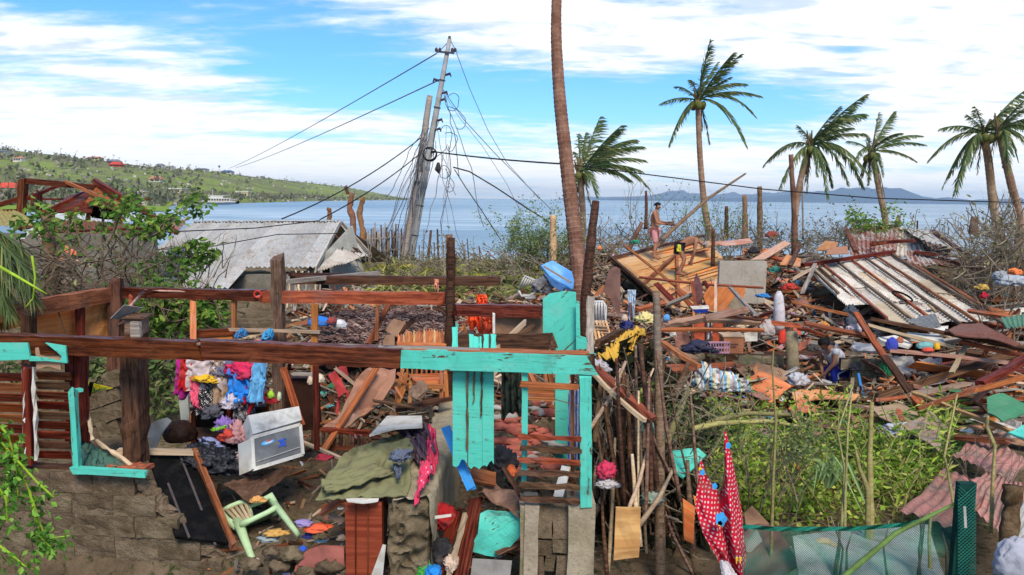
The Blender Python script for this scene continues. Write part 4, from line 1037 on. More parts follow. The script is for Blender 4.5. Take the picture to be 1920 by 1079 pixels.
# pink broken tiles in the foreground
TL = plain('pink_painted_plaster', (.42, .14, .11), .8, (.28, .10, .08), 4)
for i, pts in enumerate(([(572, 1035), (600, 1024), (646, 1026), (648, 1060), (600, 1066), (560, 1058)], [(555, 1060), (590, 1068), (584, 1090), (548, 1090)])):
 thing_board('plaster_slab', ('broken pink painted plaster slab lying left of the drawer box', 'smaller pink plaster slab at the bottom edge of the picture')[i], 'slab', pts, 6.3, .04, TL, .02)
for i, (px, py, s) in enumerate(((600, 1005, .1), (545, 1040, .14), (525, 1062, .12), (620, 1062, .16), (470, 1058, .12), (575, 1072, .12), (508, 1035, .09), (645, 1072, .1))):
 crumple('rock', P(px, py, 6.3), (s*1.6, s*1.3, s), BLOCK, None, ('fist sized muddy lump above the pink plaster slab', 'muddy lump just below the tipped chair', 'muddy lump left of the small pink slab', 'largest muddy lump, on the big pink plaster slab', 'muddy lump by the broken end of the block wall', 'muddy lump between the two pink slabs', 'small muddy lump right of the tipped chair leg', 'muddy lump touching the foot of the drawer box')[i], 'rubble', 'muddy lumps on the floor', amp=.3, sub=3)
for px, py, c, lab, w in ((598, 990, (.75, .12, .05), 'orange plastic scrap on the muddy floor', .22), (585, 1005, (.02, .03, .14), 'navy cloth scrap on the muddy floor', .16), (604, 1012, (.35, .48, .52), 'pale blue cloth scrap on the muddy floor', .12), (570, 982, (.28, .22, .42), 'lilac plastic scrap on the muddy floor', .14),
                          (520, 1000, (.55, .30, .08), 'yellow brown wrapper on the muddy floor', .2), (505, 1010, (.3, .35, .33), 'grey paper scrap on the muddy floor', .18), (484, 935, (.45, .65, .15), 'lime wrapper behind the tipped chair', .08), (610, 858, (.40, .03, .05), 'small dark red plastic pieces near the lattice bench', .18), (538, 1079, (.5, .4, .55), 'lilac cup at the bottom edge', .07), (568, 1030, (.03, .10, .5), 'blue bottle cap on the muddy floor', .07), (640, 1010, (.2, .16, .12), 'brown scrap beside the drawer box', .1)):
 crumple('scrap', P(px, py, 6.35 if py > 960 else 7.3), (w, w*.7, .06), cloth('s%02d%02d%02d' % tuple(int(q*99) for q in c), c), None, lab, 'rubbish', amp=.4, sub=3)
# brown linoleum on the floor
drape('floor_mat', [P(420, 905, 7.1), P(500, 880, 7.4), P(560, 872, 7.5), P(470, 945, 7.0)], plain('brown_linoleum', (.085, .045, .028), .5, (.12, .07, .045)), None, 'wrinkled brown floor mat under the freezer', 'mat', fold=.02, nf=2, crump=.05)
# blue board, dark planks, turquoise sheet right of the low wall
pbeam('board', (836, 803, 6.9, 884, 918, 6.3), .085, .03, BLUEP, None, 'bright blue painted board leaning against the end of the turquoise door boards', 'board', roll=.4, seg=6, jit=.05)
for i, (p, w, m, lab) in enumerate((((856, 962, 6.6, 815, 1090, 6.1), .12, DARKRED, 'dark red plank sloping down left of the turquoise scrap'), ((873, 965, 6.5, 840, 1085, 6.05), .035, PALEWOOD, 'narrow pale batten between two dark planks'), ((893, 935, 6.7, 862, 1090, 6.1), .13, DARKRED, 'wide dark red plank just left of the turquoise scrap'), ((884, 890, 6.8, 928, 900, 6.8), .16, REDWOOD, 'short brown plank below the turquoise door boards'), ((930, 1040, 6.3, 975, 1020, 6.4), .05, DARKWOOD, 'dark batten beside the concrete pier'), ((945, 878, 6.9, 976, 930, 6.7), .05, DARKWOOD, 'dark batten leaning on the battens of the door opening'))):
 pbeam('plank', p, w, .035, m, None, lab, 'plank', roll=.5, seg=7, jit=.12)
thing_board('curved_sheet', 'curved rusty brown sheet lying in front of the battens', 'sheet', [(896, 926, 6.6), (915, 905, 6.9), (950, 915, 6.8), (976, 935, 6.6), (976, 970, 6.3), (930, 945, 6.35)], 0, .01, wood('brown_sheet', (.15, .07, .045), (.24, .12, .08), .4, .5, .3), .05)
thing_board('painted_sheet', 'torn turquoise painted sheet lying beside the concrete pier', 'sheet', [(900, 965), (915, 958), (975, 962), (976, 1002), (962, 1020), (938, 1046), (882, 1036), (886, 1020), (896, 1000)], 6.35, .012, TEAL, .03)
thing_board('painted_sheet', 'dirty pale grey sheet below the torn turquoise sheet', 'sheet', [(886, 1048), (960, 1052), (954, 1100), (880, 1100)], 6.25, .012, GREYC)
for px, py, d, w, h, c, lab, dd in ((830, 975, 6.6, .24, .30, (.32, .012, .015), 'dark red plastic basin with a white band in the gap right of the low wall', 0), (822, 1040, 6.3, .30, .26, (.02, .02, .022), 'crumpled black plastic bag right of the low wall', 0), (800, 1068, 6.2, .16, .14, (.05, .30, .05), 'bright green wrapper at the bottom right of the low wall', 0), (812, 1076, 6.1, .14, .12, (.02, .22, .60), 'sky blue plastic wrapper at the bottom edge', 0),
                                 (940, 868, 7.2, .30, .34, (.035, .037, .045), 'charcoal jacket lying behind the door battens', 0), (958, 885, 7.0, .10, .12, (.75, .16, .05), 'orange plastic cup lying on the charcoal jacket', 0), (846, 1055, 6.2, .12, .12, (.55, .40, .30), 'pale orange rag beside the dark planks', 0), (958, 730, 7.6, .20, .60, (.012, .022, .018), 'black green sack hanging between the turquoise boards', 1), (1075, 800, 7.2, .10, .75, (.25, .30, .50), 'blue and pink patterned cloth hanging inside the corner post', 1), (1086, 830, 7.4, .07, .5, (.03, .14, .04), 'dark green cloth hanging beside the corner post', 1)):
 m = cloth('t%02d%02d%02d' % tuple(int(q*99) for q in c), c)
 if dd:
  x = P(px, py, d); drape('hanging_cloth', [x+V((-w/2, 0, h/2)), x+V((w/2, 0, h/2)), x+V((w*.55, 0, -h/2)), x+V((-w*.5, 0, -h/2))], m, None, lab, 'cloth', fold=.04, nf=3, crump=.04, hem=.1)
 else: crumple('plastic_bag' if 'bag' in lab or 'wrapper' in lab else 'cloth', P(px, py, d), (w, .25, h), m, None, lab, 'cloth', amp=.3)
board('red_basin_band', [P(812, 968, 6.35), P(846, 964, 6.35), P(846, 969, 6.35), P(812, 974, 6.35)], .004, WHITE, None, 'white paper strip stuck across the dark red basin', 'paper')
pbeam('pipe', (1062, 875, 7.0, 1046, 935, 6.7), .09, .03, WHITE, None, 'pale painted slat standing behind the battens', 'slat')
# pink brick rubble inside the right room
RB = plain('pink_brick_rubble', (.40, .11, .075), .9, (.20, .07, .05), 7)
for i in range(70):
 px = R.uniform(925, 1040); py = R.uniform(752, 885); d = 7.6+(885-py)*.008
 if 925 < px < 975 and py < 760: continue
 crumple('plaster_chunk', P(px, py, d), (R.uniform(.10, .34), R.uniform(.1, .2), R.uniform(.05, .12)), RB if i % 3 else (GREYC if i % 2 else BLOCK), None, 'chunk of pinkish painted plaster rubble behind the door battens' if i % 3 else 'grey chunk of mortar rubble behind the door battens', 'rubble', 'plaster rubble behind the door battens' if i % 3 else 'grey mortar chunks behind the door battens', amp=.35, sub=2)
cr = empty('wooden_chair', P(1000, 750, 8.2), 'slatted orange wooden chair lying behind the turquoise stud', 'chair')
for i in range(6): pbeam('slat', (990, 728+i*4, 8.1, 1040, 730+i*4, 8.0), .05, .02, BB, cr, seg=2)
for a in ((992, 700, 8.2, 1005, 728, 8.1), (1030, 698, 8.2, 1036, 730, 8.1), (990, 705, 8.2, 1012, 690, 8.2)): pbeam('leg', a, .05, .04, BB, cr)
# electric blue basket and heap things behind the window opening
for px, py, d, w, h, c, lab in ((601, 605, 10.8, .34, .18, (.02, .18, .60), 'blue plastic container on the debris behind the back beam'), (622, 603, 10.7, .14, .12, (.30, .06, .06), 'dark red carton beside the blue container'), (637, 610, 10.9, .2, .16, (.6, .6, .62), 'white plastic bag beside the blue container'), (502, 632, 9.3, .12, .18, (.05, .30, .55), 'blue cloth poking above the front beam'), (452, 628, 9.6, .14, .12, (.04, .18, .40), 'blue plastic jug above the front beam'), (470, 634, 9.5, .2, .05, (.45, .32, .2), 'tan rag above the front beam'), (890, 600, 9.3, .2, .25, (.85, .10, .03), 'neon orange shirt hanging under the back beam'), (903, 566, 9.6, .14, .2, (.85, .10, .03), 'neon orange cloth hanging above the back beam'), (913, 612, 9.25, .16, .35, (.75, .13, .06), 'red patterned cloth hanging under the back beam'), (818, 533, 11.0, .06, .14, (.75, .32, .2), 'small salmon cloth tag on the dark beam')):
 x = P(px, py, d); m = cloth('u%02d%02d%02d' % tuple(int(q*99) for q in c), c)
 if 'hanging' in lab or 'tag' in lab: drape('hanging_cloth', [x+V((-w/2, 0, h/2)), x+V((w/2, 0, h/2)), x+V((w*.55, 0, -h/2)), x+V((-w*.5, 0, -h/2))], m, None, lab, 'cloth', fold=.03, nf=3, crump=.04, hem=.15)
 else: crumple('container' if 'container' in lab else 'cloth', x, (w, .25, h), m, None, lab, 'cloth', amp=.16 if 'container' in lab else .5)
for a in ((975, 652, 8.6), (1008, 656, 8.4)):
 MB().tube([P(a[0]-14, a[1], a[2]), P(a[0]+4, a[1]+1, a[2]), P(a[0]+7, a[1]+2, a[2])], [.045, .04, .015], 9).build('bottle', plain('pale_orange_bottle', (.75, .38, .2), .4), None, 'pale orange bottle lying left on top of the turquoise beam' if a[0] == 975 else 'pale orange bottle lying right on top of the turquoise beam', 'bottle', smooth_=True)
# ---------------------------------------------------------------- far: houses on the hill, boat, shore trees
def hill_at(px, py):
 best = None
 for i in range(0, 101):
  t = i/100; q = hill_pt(px, t)
  r = q-CAM; f_ = r.dot(FWD); yy = 539.5-F*r.dot(UP)/f_
  if yy <= py: return q
 return hill_pt(px, 1)
HW = plain('pale_house_wall', (.62, .58, .50), .9, (.5, .46, .38), .3, b=0)
HY = plain('yellow_house_wall', (.60, .48, .26), .9, (.5, .4, .2), .3, b=0)
HR = plain('red_house_roof', (.50, .07, .04), .8, (.36, .05, .04), .3, b=0)
HG = plain('grey_house_roof', (.13, .14, .16), .8, (.2, .2, .2), .3, b=0)
HT = plain('terracotta_house_roof', (.46, .20, .12), .8, (.36, .15, .10), .3, b=0)
HB = plain('blue_house_roof', (.05, .10, .22), .8, (.08, .12, .2), .3, b=0)
HD = plain('dark_window', (.03, .03, .035), .4, b=0)
def house(px, py, wpx, hpx, wall, roof, label, d=None, storeys=1, win=3, rh=.35, flat=False, group=None):
 b = hill_at(px, py) if d is None else P(px, py, d)
 k = b.y/F; w = wpx*k; h = hpx*k; dp = w*.7
 e = empty('house', b, label, 'house', group)
 wh = h*(1-rh) if not flat else h*.85
 MB().box(b+V((0, 0, wh/2-h*.15)), (w*.9, dp, wh+h*.3)).build('wall', wall, e)
 if flat: MB().box(b+V((0, 0, wh+h*.05)), (w, dp*1.1, h*.12)).build('roof', roof, e)
 else:
  z0 = b.z+wh; z1 = b.z+h; x0, x1 = b.x-w/2, b.x+w/2; y0, y1 = b.y-dp*.6, b.y+dp*.6
  m = MB(); m.v = [V((x0, y0, z0)), V((x1, y0, z0)), V((x1, y1, z0)), V((x0, y1, z0)), V((x0+w*.2, b.y, z1)), V((x1-w*.2, b.y, z1))]
  m.f = [[0, 1, 5, 4], [2, 3, 4, 5], [1, 2, 5], [3, 0, 4], [3, 2, 1, 0]]; m.build('roof', roof, e)
 for s in range(storeys):
  for i in range(win):
   x = b.x-w*.36+w*.72*(i+.5)/win; z = b.z+wh*(s+.5)/storeys
   MB().box(V((x, b.y-dp/2-.05*k*20/20, z)), (w*.5/win, .3, wh*.4/storeys)).build('window', HD, e)
 return e
house(18, 361, 42, 18, HW, HR, 'white house with a bright red roof at the left edge on the low green field', 260, 1, 4, .55)
house(218, 312, 22, 12, HG, HG, 'dark grey two storey house on the hilltop', None, 2, 3, .35)
house(222, 313, 24, 9, HR, HR, 'bright red roofed shed just below the dark grey hilltop house', None, 1, 3, .6)
house(303, 315, 14, 8, HW, HG, 'small white house with a dark roof on the hill crest, right of the grey one')
house(318, 317, 18, 6, HW, HW, 'long low white building on the hill crest', None, 1, 4, .3, True)
house(40, 303, 18, 9, HW, HT, 'pink roofed white house high on the left of the hill')
house(10, 290, 22, 8, HW, HG, 'pale house on the crest at the far left')
house(183, 300, 24, 7, HY, HT, 'tan roofed building on the crest left of the grey hilltop house')
house(295, 341, 24, 10, HW, HT, 'damaged terracotta roofed house halfway down the slope', None, 1, 2, .6)
house(428, 325, 22, 6, HW, HB, 'blue roofed building on the crest below the white tower', None, 1, 3, .5)
house(380, 320, 24, 5, HW, HG, 'low dark roofed sheds on the crest left of the white tower', None, 1, 4, .4)
house(262, 371, 32, 12, HY, HW, 'yellow shore building with white parapet, leftmost of the shore row', None, 2, 4, .2, True)
house(287, 370, 22, 11, HY, HW, 'small yellow shore building between its two larger neighbours', None, 1, 3, .2, True)
house(330, 369, 36, 16, HY, HW, 'largest yellow shore building behind the moored boat', None, 2, 5, .2, True)
house(356, 371, 14, 8, HW, HG, 'small pale hut right of the largest yellow shore building')
house(457, 371, 24, 12, HY, HW, 'isolated yellow building on the shore to the right of the boat', None, 1, 3, .2, True)
house(520, 371, 14, 4, HW, HW, 'low white wall building on the shore below the green slope', None, 1, 2, .2, True)
house(480, 372, 16, 4, HW, HG, 'small white shed on the shore right of the isolated yellow building', None, 1, 2, .2, True)
tw_b = hill_at(413, 323); kk = tw_b.y/F
tw = empty('water_tower', tw_b, 'slim white tower with a blue top on the hill crest', 'tower')
MB().tube([tw_b, tw_b+V((0, 0, 9*kk))], [2.2*kk, 1.6*kk], 8).build('shaft', HW, tw); MB().ball(tw_b+V((0, 0, 11*kk)), 2.2*kk).build('tank', plain('blue_tank', (.05, .14, .3), b=0), tw)
# moored ferry
def boat(px, py, d, L, label, big=True):
 hz = 373+ROLL*(px-960); d = 4.8*F/(py-hz); b = P(px, py, d); e = empty('boat', b, label, 'boat'); s = L/20
 def hull(u, v):
  x = (u-.5)*20*s; prof = math.sin(math.pi*min(1, .15+u*.95))**.6
  w = 2.4*s*prof*(1-.1*v) ; a = (v-.5)*math.pi
  sh = 1+(.5*((u-.5)*2)**2)*.8
  return b+V((x, math.sin(a)*w, -.4*s+1.7*s*sh*(1-math.cos(a)*1.0) if False else (-math.cos(a)*1.4*s+1.4*s*sh)))
 me, org = gridmesh('hull', hull, 20, 10); meshobj('hull', me, HW, Matrix.Translation(org), e)
 MB().box(b+V((0, 0, 1.35*s)), (17.5*s, 3.8*s, .3*s)).build('deck', HW, e)
 MB().box(b+V((0, -2.5*s, .55*s)), (16*s, .15*s, .5*s)).build('hull_stripe', HB, e)
 MB().box(b+V((.5*s, 0, 2.3*s)), (11*s, 3.4*s, 1.8*s)).build('cabin', HW, e)
 for i in range(8): MB().box(b+V((-4*s+i*1.3*s, -1.75*s, 2.4*s)), (.8*s, .1*s, .8*s)).build('window', HD, e)
 MB().box(b+V((-1*s, 0, 3.8*s)), (7*s, 2.8*s, 1.2*s)).build('wheelhouse', HW, e)
 MB().box(b+V((-.5*s, 0, 4.5*s)), (9*s, 3.2*s, .2*s)).build('roof', HW, e)
 MB().tube([b+V((-3*s, 0, 4*s)), b+V((-3*s, 0, 7*s))], .12*s, 5).build('mast', HW, e)
boat(411, 384, 470, 21, 'white passenger boat with a cabin moored off the far shore')
boat(387, 381, 520, 12, 'smaller white boat moored just left of the passenger boat')
jt = P(326, 377.5, 520); MB().box(jt, (26, 5, 1)).build('jetty', HW, None, 'low white jetty on the shore left of the boats', 'jetty')
# low grassy flats in front of the far shore
def flats(name, px0, px1, pyb, pyt, label=None):
 m = leafmat('field_grass', (.20, .30, .03), (.27, .36, .05), isl=False) if 'field_grass' not in MATS else MATS['field_grass']
 def fn(u, v):
  px = px0+(px1-px0)*u; edge = math.sin(math.pi*u)**.35
  py = pyb+(pyt-pyb)*v; hz = 373+ROLL*(px-960); d = 4.8*F/max(4, (py-hz)); q = P(px, hz, d)
  return V((q.x, d, -1.25+edge*(.35+.8*math.sin(math.pi*min(1, v+.1)))))
 me, org = gridmesh(name, fn, 40, 20, V((0, 0, 0))); meshobj(name, me, m, Matrix(), kind='structure', smooth_=True)
grs = plain('field_grass', (.165, .235, .03), 1, (.11, .17, .03), .12, b=0)
flats('field', -300, 318, 397, 381)
flats('field', -420, 130, 391, 372)
# bushes, wrecked palms and poles scattered on the hill: one mass
mb = MB(); rr = random.Random(5)
for i in range(1500):
 px = rr.uniform(-60, 766); t = rr.random()**.8
 if i % 2 == 0: t = rr.uniform(0, .16)
 elif i % 5 == 1: t = rr.uniform(.93, 1)
 if 380 < px < 640 and .2 < t < .85 and rr.random() < .8: continue
 if 40 < px < 300 and .35 < t < .6 and rr.random() < .6: continue
 q = hill_pt(px, t); s = rr.uniform(.7, 1.9)*(1.2 if px < 650 else 1.0); 
 if t > .9: s *= .8
 a = rr.uniform(0, 6); n = rr.randint(5, 9)
 for k in range(n):
  c = q+V((rr.uniform(-s, s), rr.uniform(-s, s), rr.uniform(0, s*1.2))); leaf(mb, c, V((rr.uniform(-1, 1), rr.uniform(-.4, .4), rr.uniform(-.2, 1))), s*rr.uniform(.8, 1.6), .8, rr)
 if rr.random() < .3:
  h = rr.uniform(3, 7); lean = rr.uniform(-.15, .3); mb.tube([q, q+V((h*lean, 0, h))], [.16, .12], 3)
  for k in range(rr.randint(0, 4)): leaf(mb, q+V((h*lean, 0, h)), V((rr.uniform(-.2, 1), rr.uniform(-.5, .5), rr.uniform(-.6, .5))), 1.7, .3, rr)
me = mb.mesh('hill_scrub'); meshobj('hill_scrub', me, leafmat('hill_scrub', (.10, .14, .06), (.20, .18, .11), (.30, .27, .20), rough=.9), Matrix(), kind='stuff')
mb = MB()
for i in range(300):
 px = rr.uniform(-20, 740); t = rr.choice((rr.uniform(0, .1), rr.uniform(.4, 1)))
 q = hill_pt(px, t); s = rr.uniform(.7, 1.8); mb.box(q+V((0, 0, s*.3)), (s*1.6, s, s), Matrix.Rotation(rr.uniform(0, 3), 3, 'Z'))
mb.build('far_rubble', plain('far_rubble', (.42, .38, .32), 1, (.3, .25, .2), b=0, isl=True, lo=.5, hi=1.4), kind='stuff')
# ---------------------------------------------------------------- shed with the grey corrugated roof
sh = empty('shed', P(500, 560, 21), 'grey concrete shed with a long corrugated iron roof and open gable, behind the ruined house', 'shed')
rl, rr_ = P(364, 417, 23.5), P(636, 416, 23.0); el_, er_ = P(186, 540, 18.2), P(563, 540, 17.6)
NS = 14
for i in range(NS):
 a, b = i/NS, (i+1)/NS+.01; k = .745 if a > .60 else 1
 off = V((0, 0, .015*(i % 2))); ea, eb = rl.lerp(rr_, a).lerp(el_.lerp(er_, a), k), rl.lerp(rr_, b).lerp(el_.lerp(er_, b), k)
 csheet('roof_sheet', [rl.lerp(rr_, a)+off, rl.lerp(rr_, b)+off, eb+off, ea+off], GIS, sh, pitch=.11, amp=.026, warp=.02)
er_ = rr_.lerp(er_, .745)
# hidden back slope and right hip
bk0, bk1 = rl+V((.3, 3.6, -1.6)), rr_+V((1.2, 3.6, -1.6))
csheet('roof_sheet', [rl, rr_, bk1, bk0], GIS, sh, pitch=.09, amp=.02)
gl, gr2, gb = er_, P(692, 478, 20.6), P(470, 540, 17.5)
csheet('roof_sheet', [rr_+V((0, 0, -.05)), rr_+V((.1, .2, -.06)), P(697, 482, 21.6), P(684, 481, 20.9)], GIS, sh, pitch=.09, amp=.015)
csheet('awning_sheet', [P(632, 466, 20.6), P(694, 478, 20.8), P(650, 492, 19.6), P(594, 507, 18.6)], GISW, sh, pitch=.09, amp=.02, warp=.06, tear=.1)
beam('ridge_cap', rl+V((0, 0, .04)), rr_+V((0, 0, .04)), .22, .03, GIS, sh, splinter=.1)
beam('barge_board', rr_+V((.05, -.1, -.03)), er_+V((.1, -.05, -.03)), .04, .14, GISW, sh, splinter=.1)
beam('barge_board', rr_+V((.1, -.1, -.03)), P(696, 480, 21.2), .04, .12, GREYWOOD, sh)
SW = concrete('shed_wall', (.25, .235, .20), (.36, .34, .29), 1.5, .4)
def wallpoly(name, pts, m=SW, par=sh, th=.12): return board(name, pts, th, m, par)
wallpoly('gable_wall', [P(588, 512, 19.2), P(634, 434, 21.8), P(692, 486, 21.2), P(692, 570, 21.2), P(588, 610, 19.2)])
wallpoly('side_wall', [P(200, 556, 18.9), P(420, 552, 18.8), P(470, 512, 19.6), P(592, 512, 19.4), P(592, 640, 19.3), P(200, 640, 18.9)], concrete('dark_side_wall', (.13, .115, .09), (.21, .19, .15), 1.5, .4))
for i in range(4): beam('purlin', P(628-i*4, 442+i*15, 21.2-i*.2), P(664+i*8, 462+i*6, 21.3), .05, .06, DARKWOOD, sh)
beam('door_post', P(600, 510, 19.2), P(601, 560, 19.2), .08, .08, DARKWOOD, sh)
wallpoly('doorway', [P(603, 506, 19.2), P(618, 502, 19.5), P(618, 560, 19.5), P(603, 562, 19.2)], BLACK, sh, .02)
for i in range(16):
 x = 505+R.uniform(0, 110); pbeam('stick', (x, 512+R.uniform(-6, 4), 16, x+R.uniform(-20, 10), 560+R.uniform(-4, 25), 15), .03, .02, GREYWOOD if i % 2 else PALEWOOD, None, 'thin grey stick leaning against the shed gable' if i % 2 else 'thin pale stick leaning against the shed gable', 'stick', 'sticks leaning against the shed', seg=2)
# ---------------------------------------------------------------- collapsed timber house at far left
cf = empty('collapsed_house', P(110, 470, 19), 'collapsed red brown timber house frame with rusty roof sheets at the left edge', 'house')
for nm, a, w, h, m in (
 ('post', (44, 333, 18, 38, 432, 18), .16, .16, DARKRED), ('beam', (50, 340, 18, 182, 352, 19), .12, .14, DARKRED), ('rafter', (124, 342, 18.5, 235, 388, 18), .08, .07, REDWOOD),
 ('post', (74, 357, 18.5, 72, 410, 18.5), .1, .1, DARKRED), ('brace', (50, 372, 18, 118, 345, 19), .07, .07, DARKRED), ('rafter', (178, 340, 19, 262, 392, 18), .12, .12, DARKRED),
 ('beam', (-10, 387, 18, 40, 372, 18), .1, .1, DARKRED), ('rafter', (78, 402, 18, 158, 362, 19), .1, .1, DARKRED), ('post', (170, 370, 18.5, 164, 420, 18.5), .08, .08, REDWOOD),
 ('post', (132, 383, 19, 133, 418, 19), .07, .07, REDWOOD), ('post', (220, 372, 18.5, 218, 425, 18.5), .08, .08, REDWOOD), ('post', (226, 386, 18.5, 226, 425, 18.5), .07, .07, ORANGE), ('post', (194, 395, 18.5, 193, 420, 18.5), .05, .05, REDWOOD),
 ('rafter', (262, 390, 18, 330, 436, 17.5), .12, .1, DARKRED), ('beam', (50, 374, 19, 280, 374, 19.5), .06, .05, DARKRED), ('beam', (-20, 396, 19, 60, 394, 19), .06, .06, DARKRED), ('post', (62, 362, 19, 60, 395, 19), .06, .06, DARKRED)):
 pbeam(nm, a, w, h, m, cf)
for pts, m in (([(182, 350, 19), (205, 358, 19.5), (235, 372, 19), (215, 395, 18), (160, 380, 18)], REDWOOD), ([(120, 372, 19), (160, 360, 19), (178, 372, 18.5), (172, 400, 18), (105, 400, 18)], DARKRED), ([(78, 405, 18), (115, 380, 18.6), (118, 392, 18.6), (95, 408, 18)], PINKS), ([(160, 380, 18.6), (220, 384, 19), (215, 412, 18.5), (172, 408, 18.4)], BLACK)):
 board('roof_sheet', [P(*q) for q in pts], .03, m, cf, warp=.04)
csheet('fallen_roof_sheet', [P(300, 412, 20), P(352, 412, 21), P(330, 440, 17.5), P(292, 420, 18)], PINKS, cf, pitch=.1)
csheet('fallen_roof_sheet', [P(95, 415, 17), P(300, 418, 18.6), P(310, 448, 16.5), P(100, 448, 16)], rust('brown_rust_sheet', (.22, .12, .08)), cf, pitch=.1, warp=.1)
csheet('yellow_thatch_sheet', [P(-20, 392, 18), P(30, 395, 18), P(80, 425, 16.5), P(-10, 425, 16.5)], plain('old_yellow_sheet', (.30, .25, .09), .9, (.2, .16, .08), 8), cf, pitch=.12, warp=.06)
board('wall_panel', [P(100, 400, 20), P(280, 402, 21), P(280, 415, 21), P(100, 415, 20)], .05, plain('white_wall', (.55, .6, .62), .8), cf)
wl = MB().box(P(130, 482, 16.2), (3.8, .15, 1.0)).build('wall', concrete('dark_grey_wall', (.13, .115, .09), (.21, .19, .15), 1.5, .5), None, 'dark grey cement wall behind the leafy uprooted tree', 'wall')
for i, (a, m, w) in enumerate((((70, 432, 15, 82, 452, 14.8), PALEWOOD, .06), ((60, 430, 15, 40, 450, 14.5), WHITE, .08), ((118, 465, 14, 142, 478, 14), ORANGE, .14), ((108, 490, 14, 135, 478, 14), ORANGE, .16), ((118, 478, 14, 170, 502, 14), PALEWOOD, .05), ((30, 425, 15.5, 100, 430, 15.5), DARKRED, .1), ((100, 435, 15, 290, 428, 16), DARKRED, .06))):
 pbeam('plank', a, w, .03, m, None, ('pale plank leaning left of the dark stub trunk', 'white painted lath leaning at the left edge debris', 'orange split board right of the dark stub trunk', 'second orange split board, lower, right of the dark stub trunk', 'pale lath lying right of the dark stub trunk', 'dark red plank under the collapsed timber frame', 'long dark red plank on top of the grey wall')[i], 'plank', roll=.5)
# wooden stub posts behind the shed
for pts, r, lab in (([(662, 415, 27), (656, 390, 27), (660, 362, 27)], .11, 'forked brown trunk stump standing behind the shed gable'), ([(680, 432, 27), (674, 400, 27), (680, 370, 27)], .10, 'brown trunk stump right of the forked one behind the shed gable'), ([(617, 410, 27), (618, 398, 27), (617, 390, 27)], .08, 'short knobbly brown post just above the shed ridge')):
 tr = pole('tree_stump', [P(*q)-V((0, 0, .0)) for q in [(pts[0][0], pts[0][1]+55, pts[0][2])]+pts], r, wood('orange_bark', (.20, .085, .035), (.33, .16, .07), .5), None, lab, 'stump', kn=.2, sub=4)
pbeam('fallen_branch', (652, 363, 27, 648, 350, 27), .1, .1, DARKWOOD, None, 'dark broken branch end on the forked stump', 'branch')
# ---------------------------------------------------------------- utility poles
UC = concrete('pole_concrete', (.30, .29, .27), (.42, .41, .38), 2, .25)
up_ = empty('utility_pole', P(765, 500, 30), 'tall leaning grey concrete utility pole with broken cables', 'utility pole')
pa, pb = P(765, 500, 30), P(843, 74, 31)
def PT(t): return pa.lerp(pb, t)
MB().tube([PT(i/10) for i in range(11)], [.20-.012*i for i in range(11)], 10).build('shaft', UC, up_, smooth_=True)
for t, w, dx in ((.94, .62, -.02), ): 
 c = PT(t); MB().bar(c+V((-.42, -.12, .03)), c+V((.30, -.12, -.03)), .07, .07).build('crossarm', STEEL, up_)
 for x in (-.42, -.28, .22, .33): MB().tube([c+V((x, -.12, .02)), c+V((x, -.12, .10)), c+V((x, -.12, .18))], [.05, .07, .03], 8).build('insulator', STEEL, up_)
MB().tube([PT(.99), PT(1.0)+V((0, 0, .12))], [.08, .05], 7).build('cap', STEEL, up_)
for t in (.815, .84, .76, .73, .64, .60, .50): 
 c = PT(t); s = R.choice((-1, 1)); MB().tube([c+V((s*.1, -.15, 0)), c+V((s*.30, -.15, .06)), c+V((s*.34, -.15, -.06))], [.05, .06, .03], 6).build('bracket', STEEL, up_)
for px, py, w, h in ((799, 313, .28, .32), (789, 332, .26, .34), (782, 333, .16, .26)):
 MB().box(P(px, py, 29.6), (w, .2, h)).build('junction_box', plain('pale_grey_box', (.5, .5, .48), .6), up_)
for t in (.14, .27, .52, .7, .82): c = PT(t); MB().ring(c, .21-.1*t, .018, Matrix.Rotation(.18, 3, 'Y')).build('strap', STEEL, up_)
MB().tube([P(822, 305, 29.5), P(821, 318, 29.5), P(824, 326, 29.5)], [.05, .13, .03], 8).build('hanging_clamp', STEEL, up_)
lp = MB()
for k in range(4): lp.ring(P(806, 290, 29.3)+V((0, -.03*k, .01*k)), .27-.008*k, .018, Matrix.Rotation(1.57, 3, 'X') , 24)
lp.build('cable_coil', WIRE, None, 'thick loop of black cable hanging from the two poles', 'cable')
wp = pole('wooden_pole', [P(757, 490, 29.5), P(775, 380, 29.7), P(793, 270, 29.9), P(806, 180, 30.1)], [.16, .15, .14, .12], GREYWOOD, None, 'shorter brown wooden pole leaning beside the concrete utility pole', 'pole', kn=.04, sub=6, n=8)
def wire(pts, r, label, sag=0, mat=None, group=None, n=14):
 if len(pts) == 2:
  a, b = P(*pts[0]), P(*pts[1]); q = [a.lerp(b, i/n)-V((0, 0, sag*4*(i/n)*(1-i/n))) for i in range(n+1)]
 else: q = [P(*p) for p in pts]
 return MB().tube(q, r, 4).build('cable', mat or WIRE, None, label, 'cable', group)
GWIRE = plain('grey_wire', (.20, .20, .21), .6, b=0)
wire([(818, 101, 31), (430, 316, 120)], .03, 'upper of two long thin grey wires running left from the crossarm to the hill', .3, GWIRE)
wire([(820, 152, 31), (442, 315, 120)], .03, 'lower of two long thin grey wires running left to the hill', .3, GWIRE)
wire([(843, 76, 31), (818, 101, 31)], .016, 'short wire from the pole cap down to the left insulator', .02, GWIRE)
wire([(845, 76, 31), (858, 100, 31)], .016, 'short wire from the pole cap down to the right insulator', .02, GWIRE)
wire([(790, 258, 29.6), (528, 411, 24)], .022, 'black cable running down left to the shed roof, upper one', .25)
wire([(788, 288, 29.6), (600, 412, 25)], .022, 'black cable running down left to the shed roof, lower one', .15)
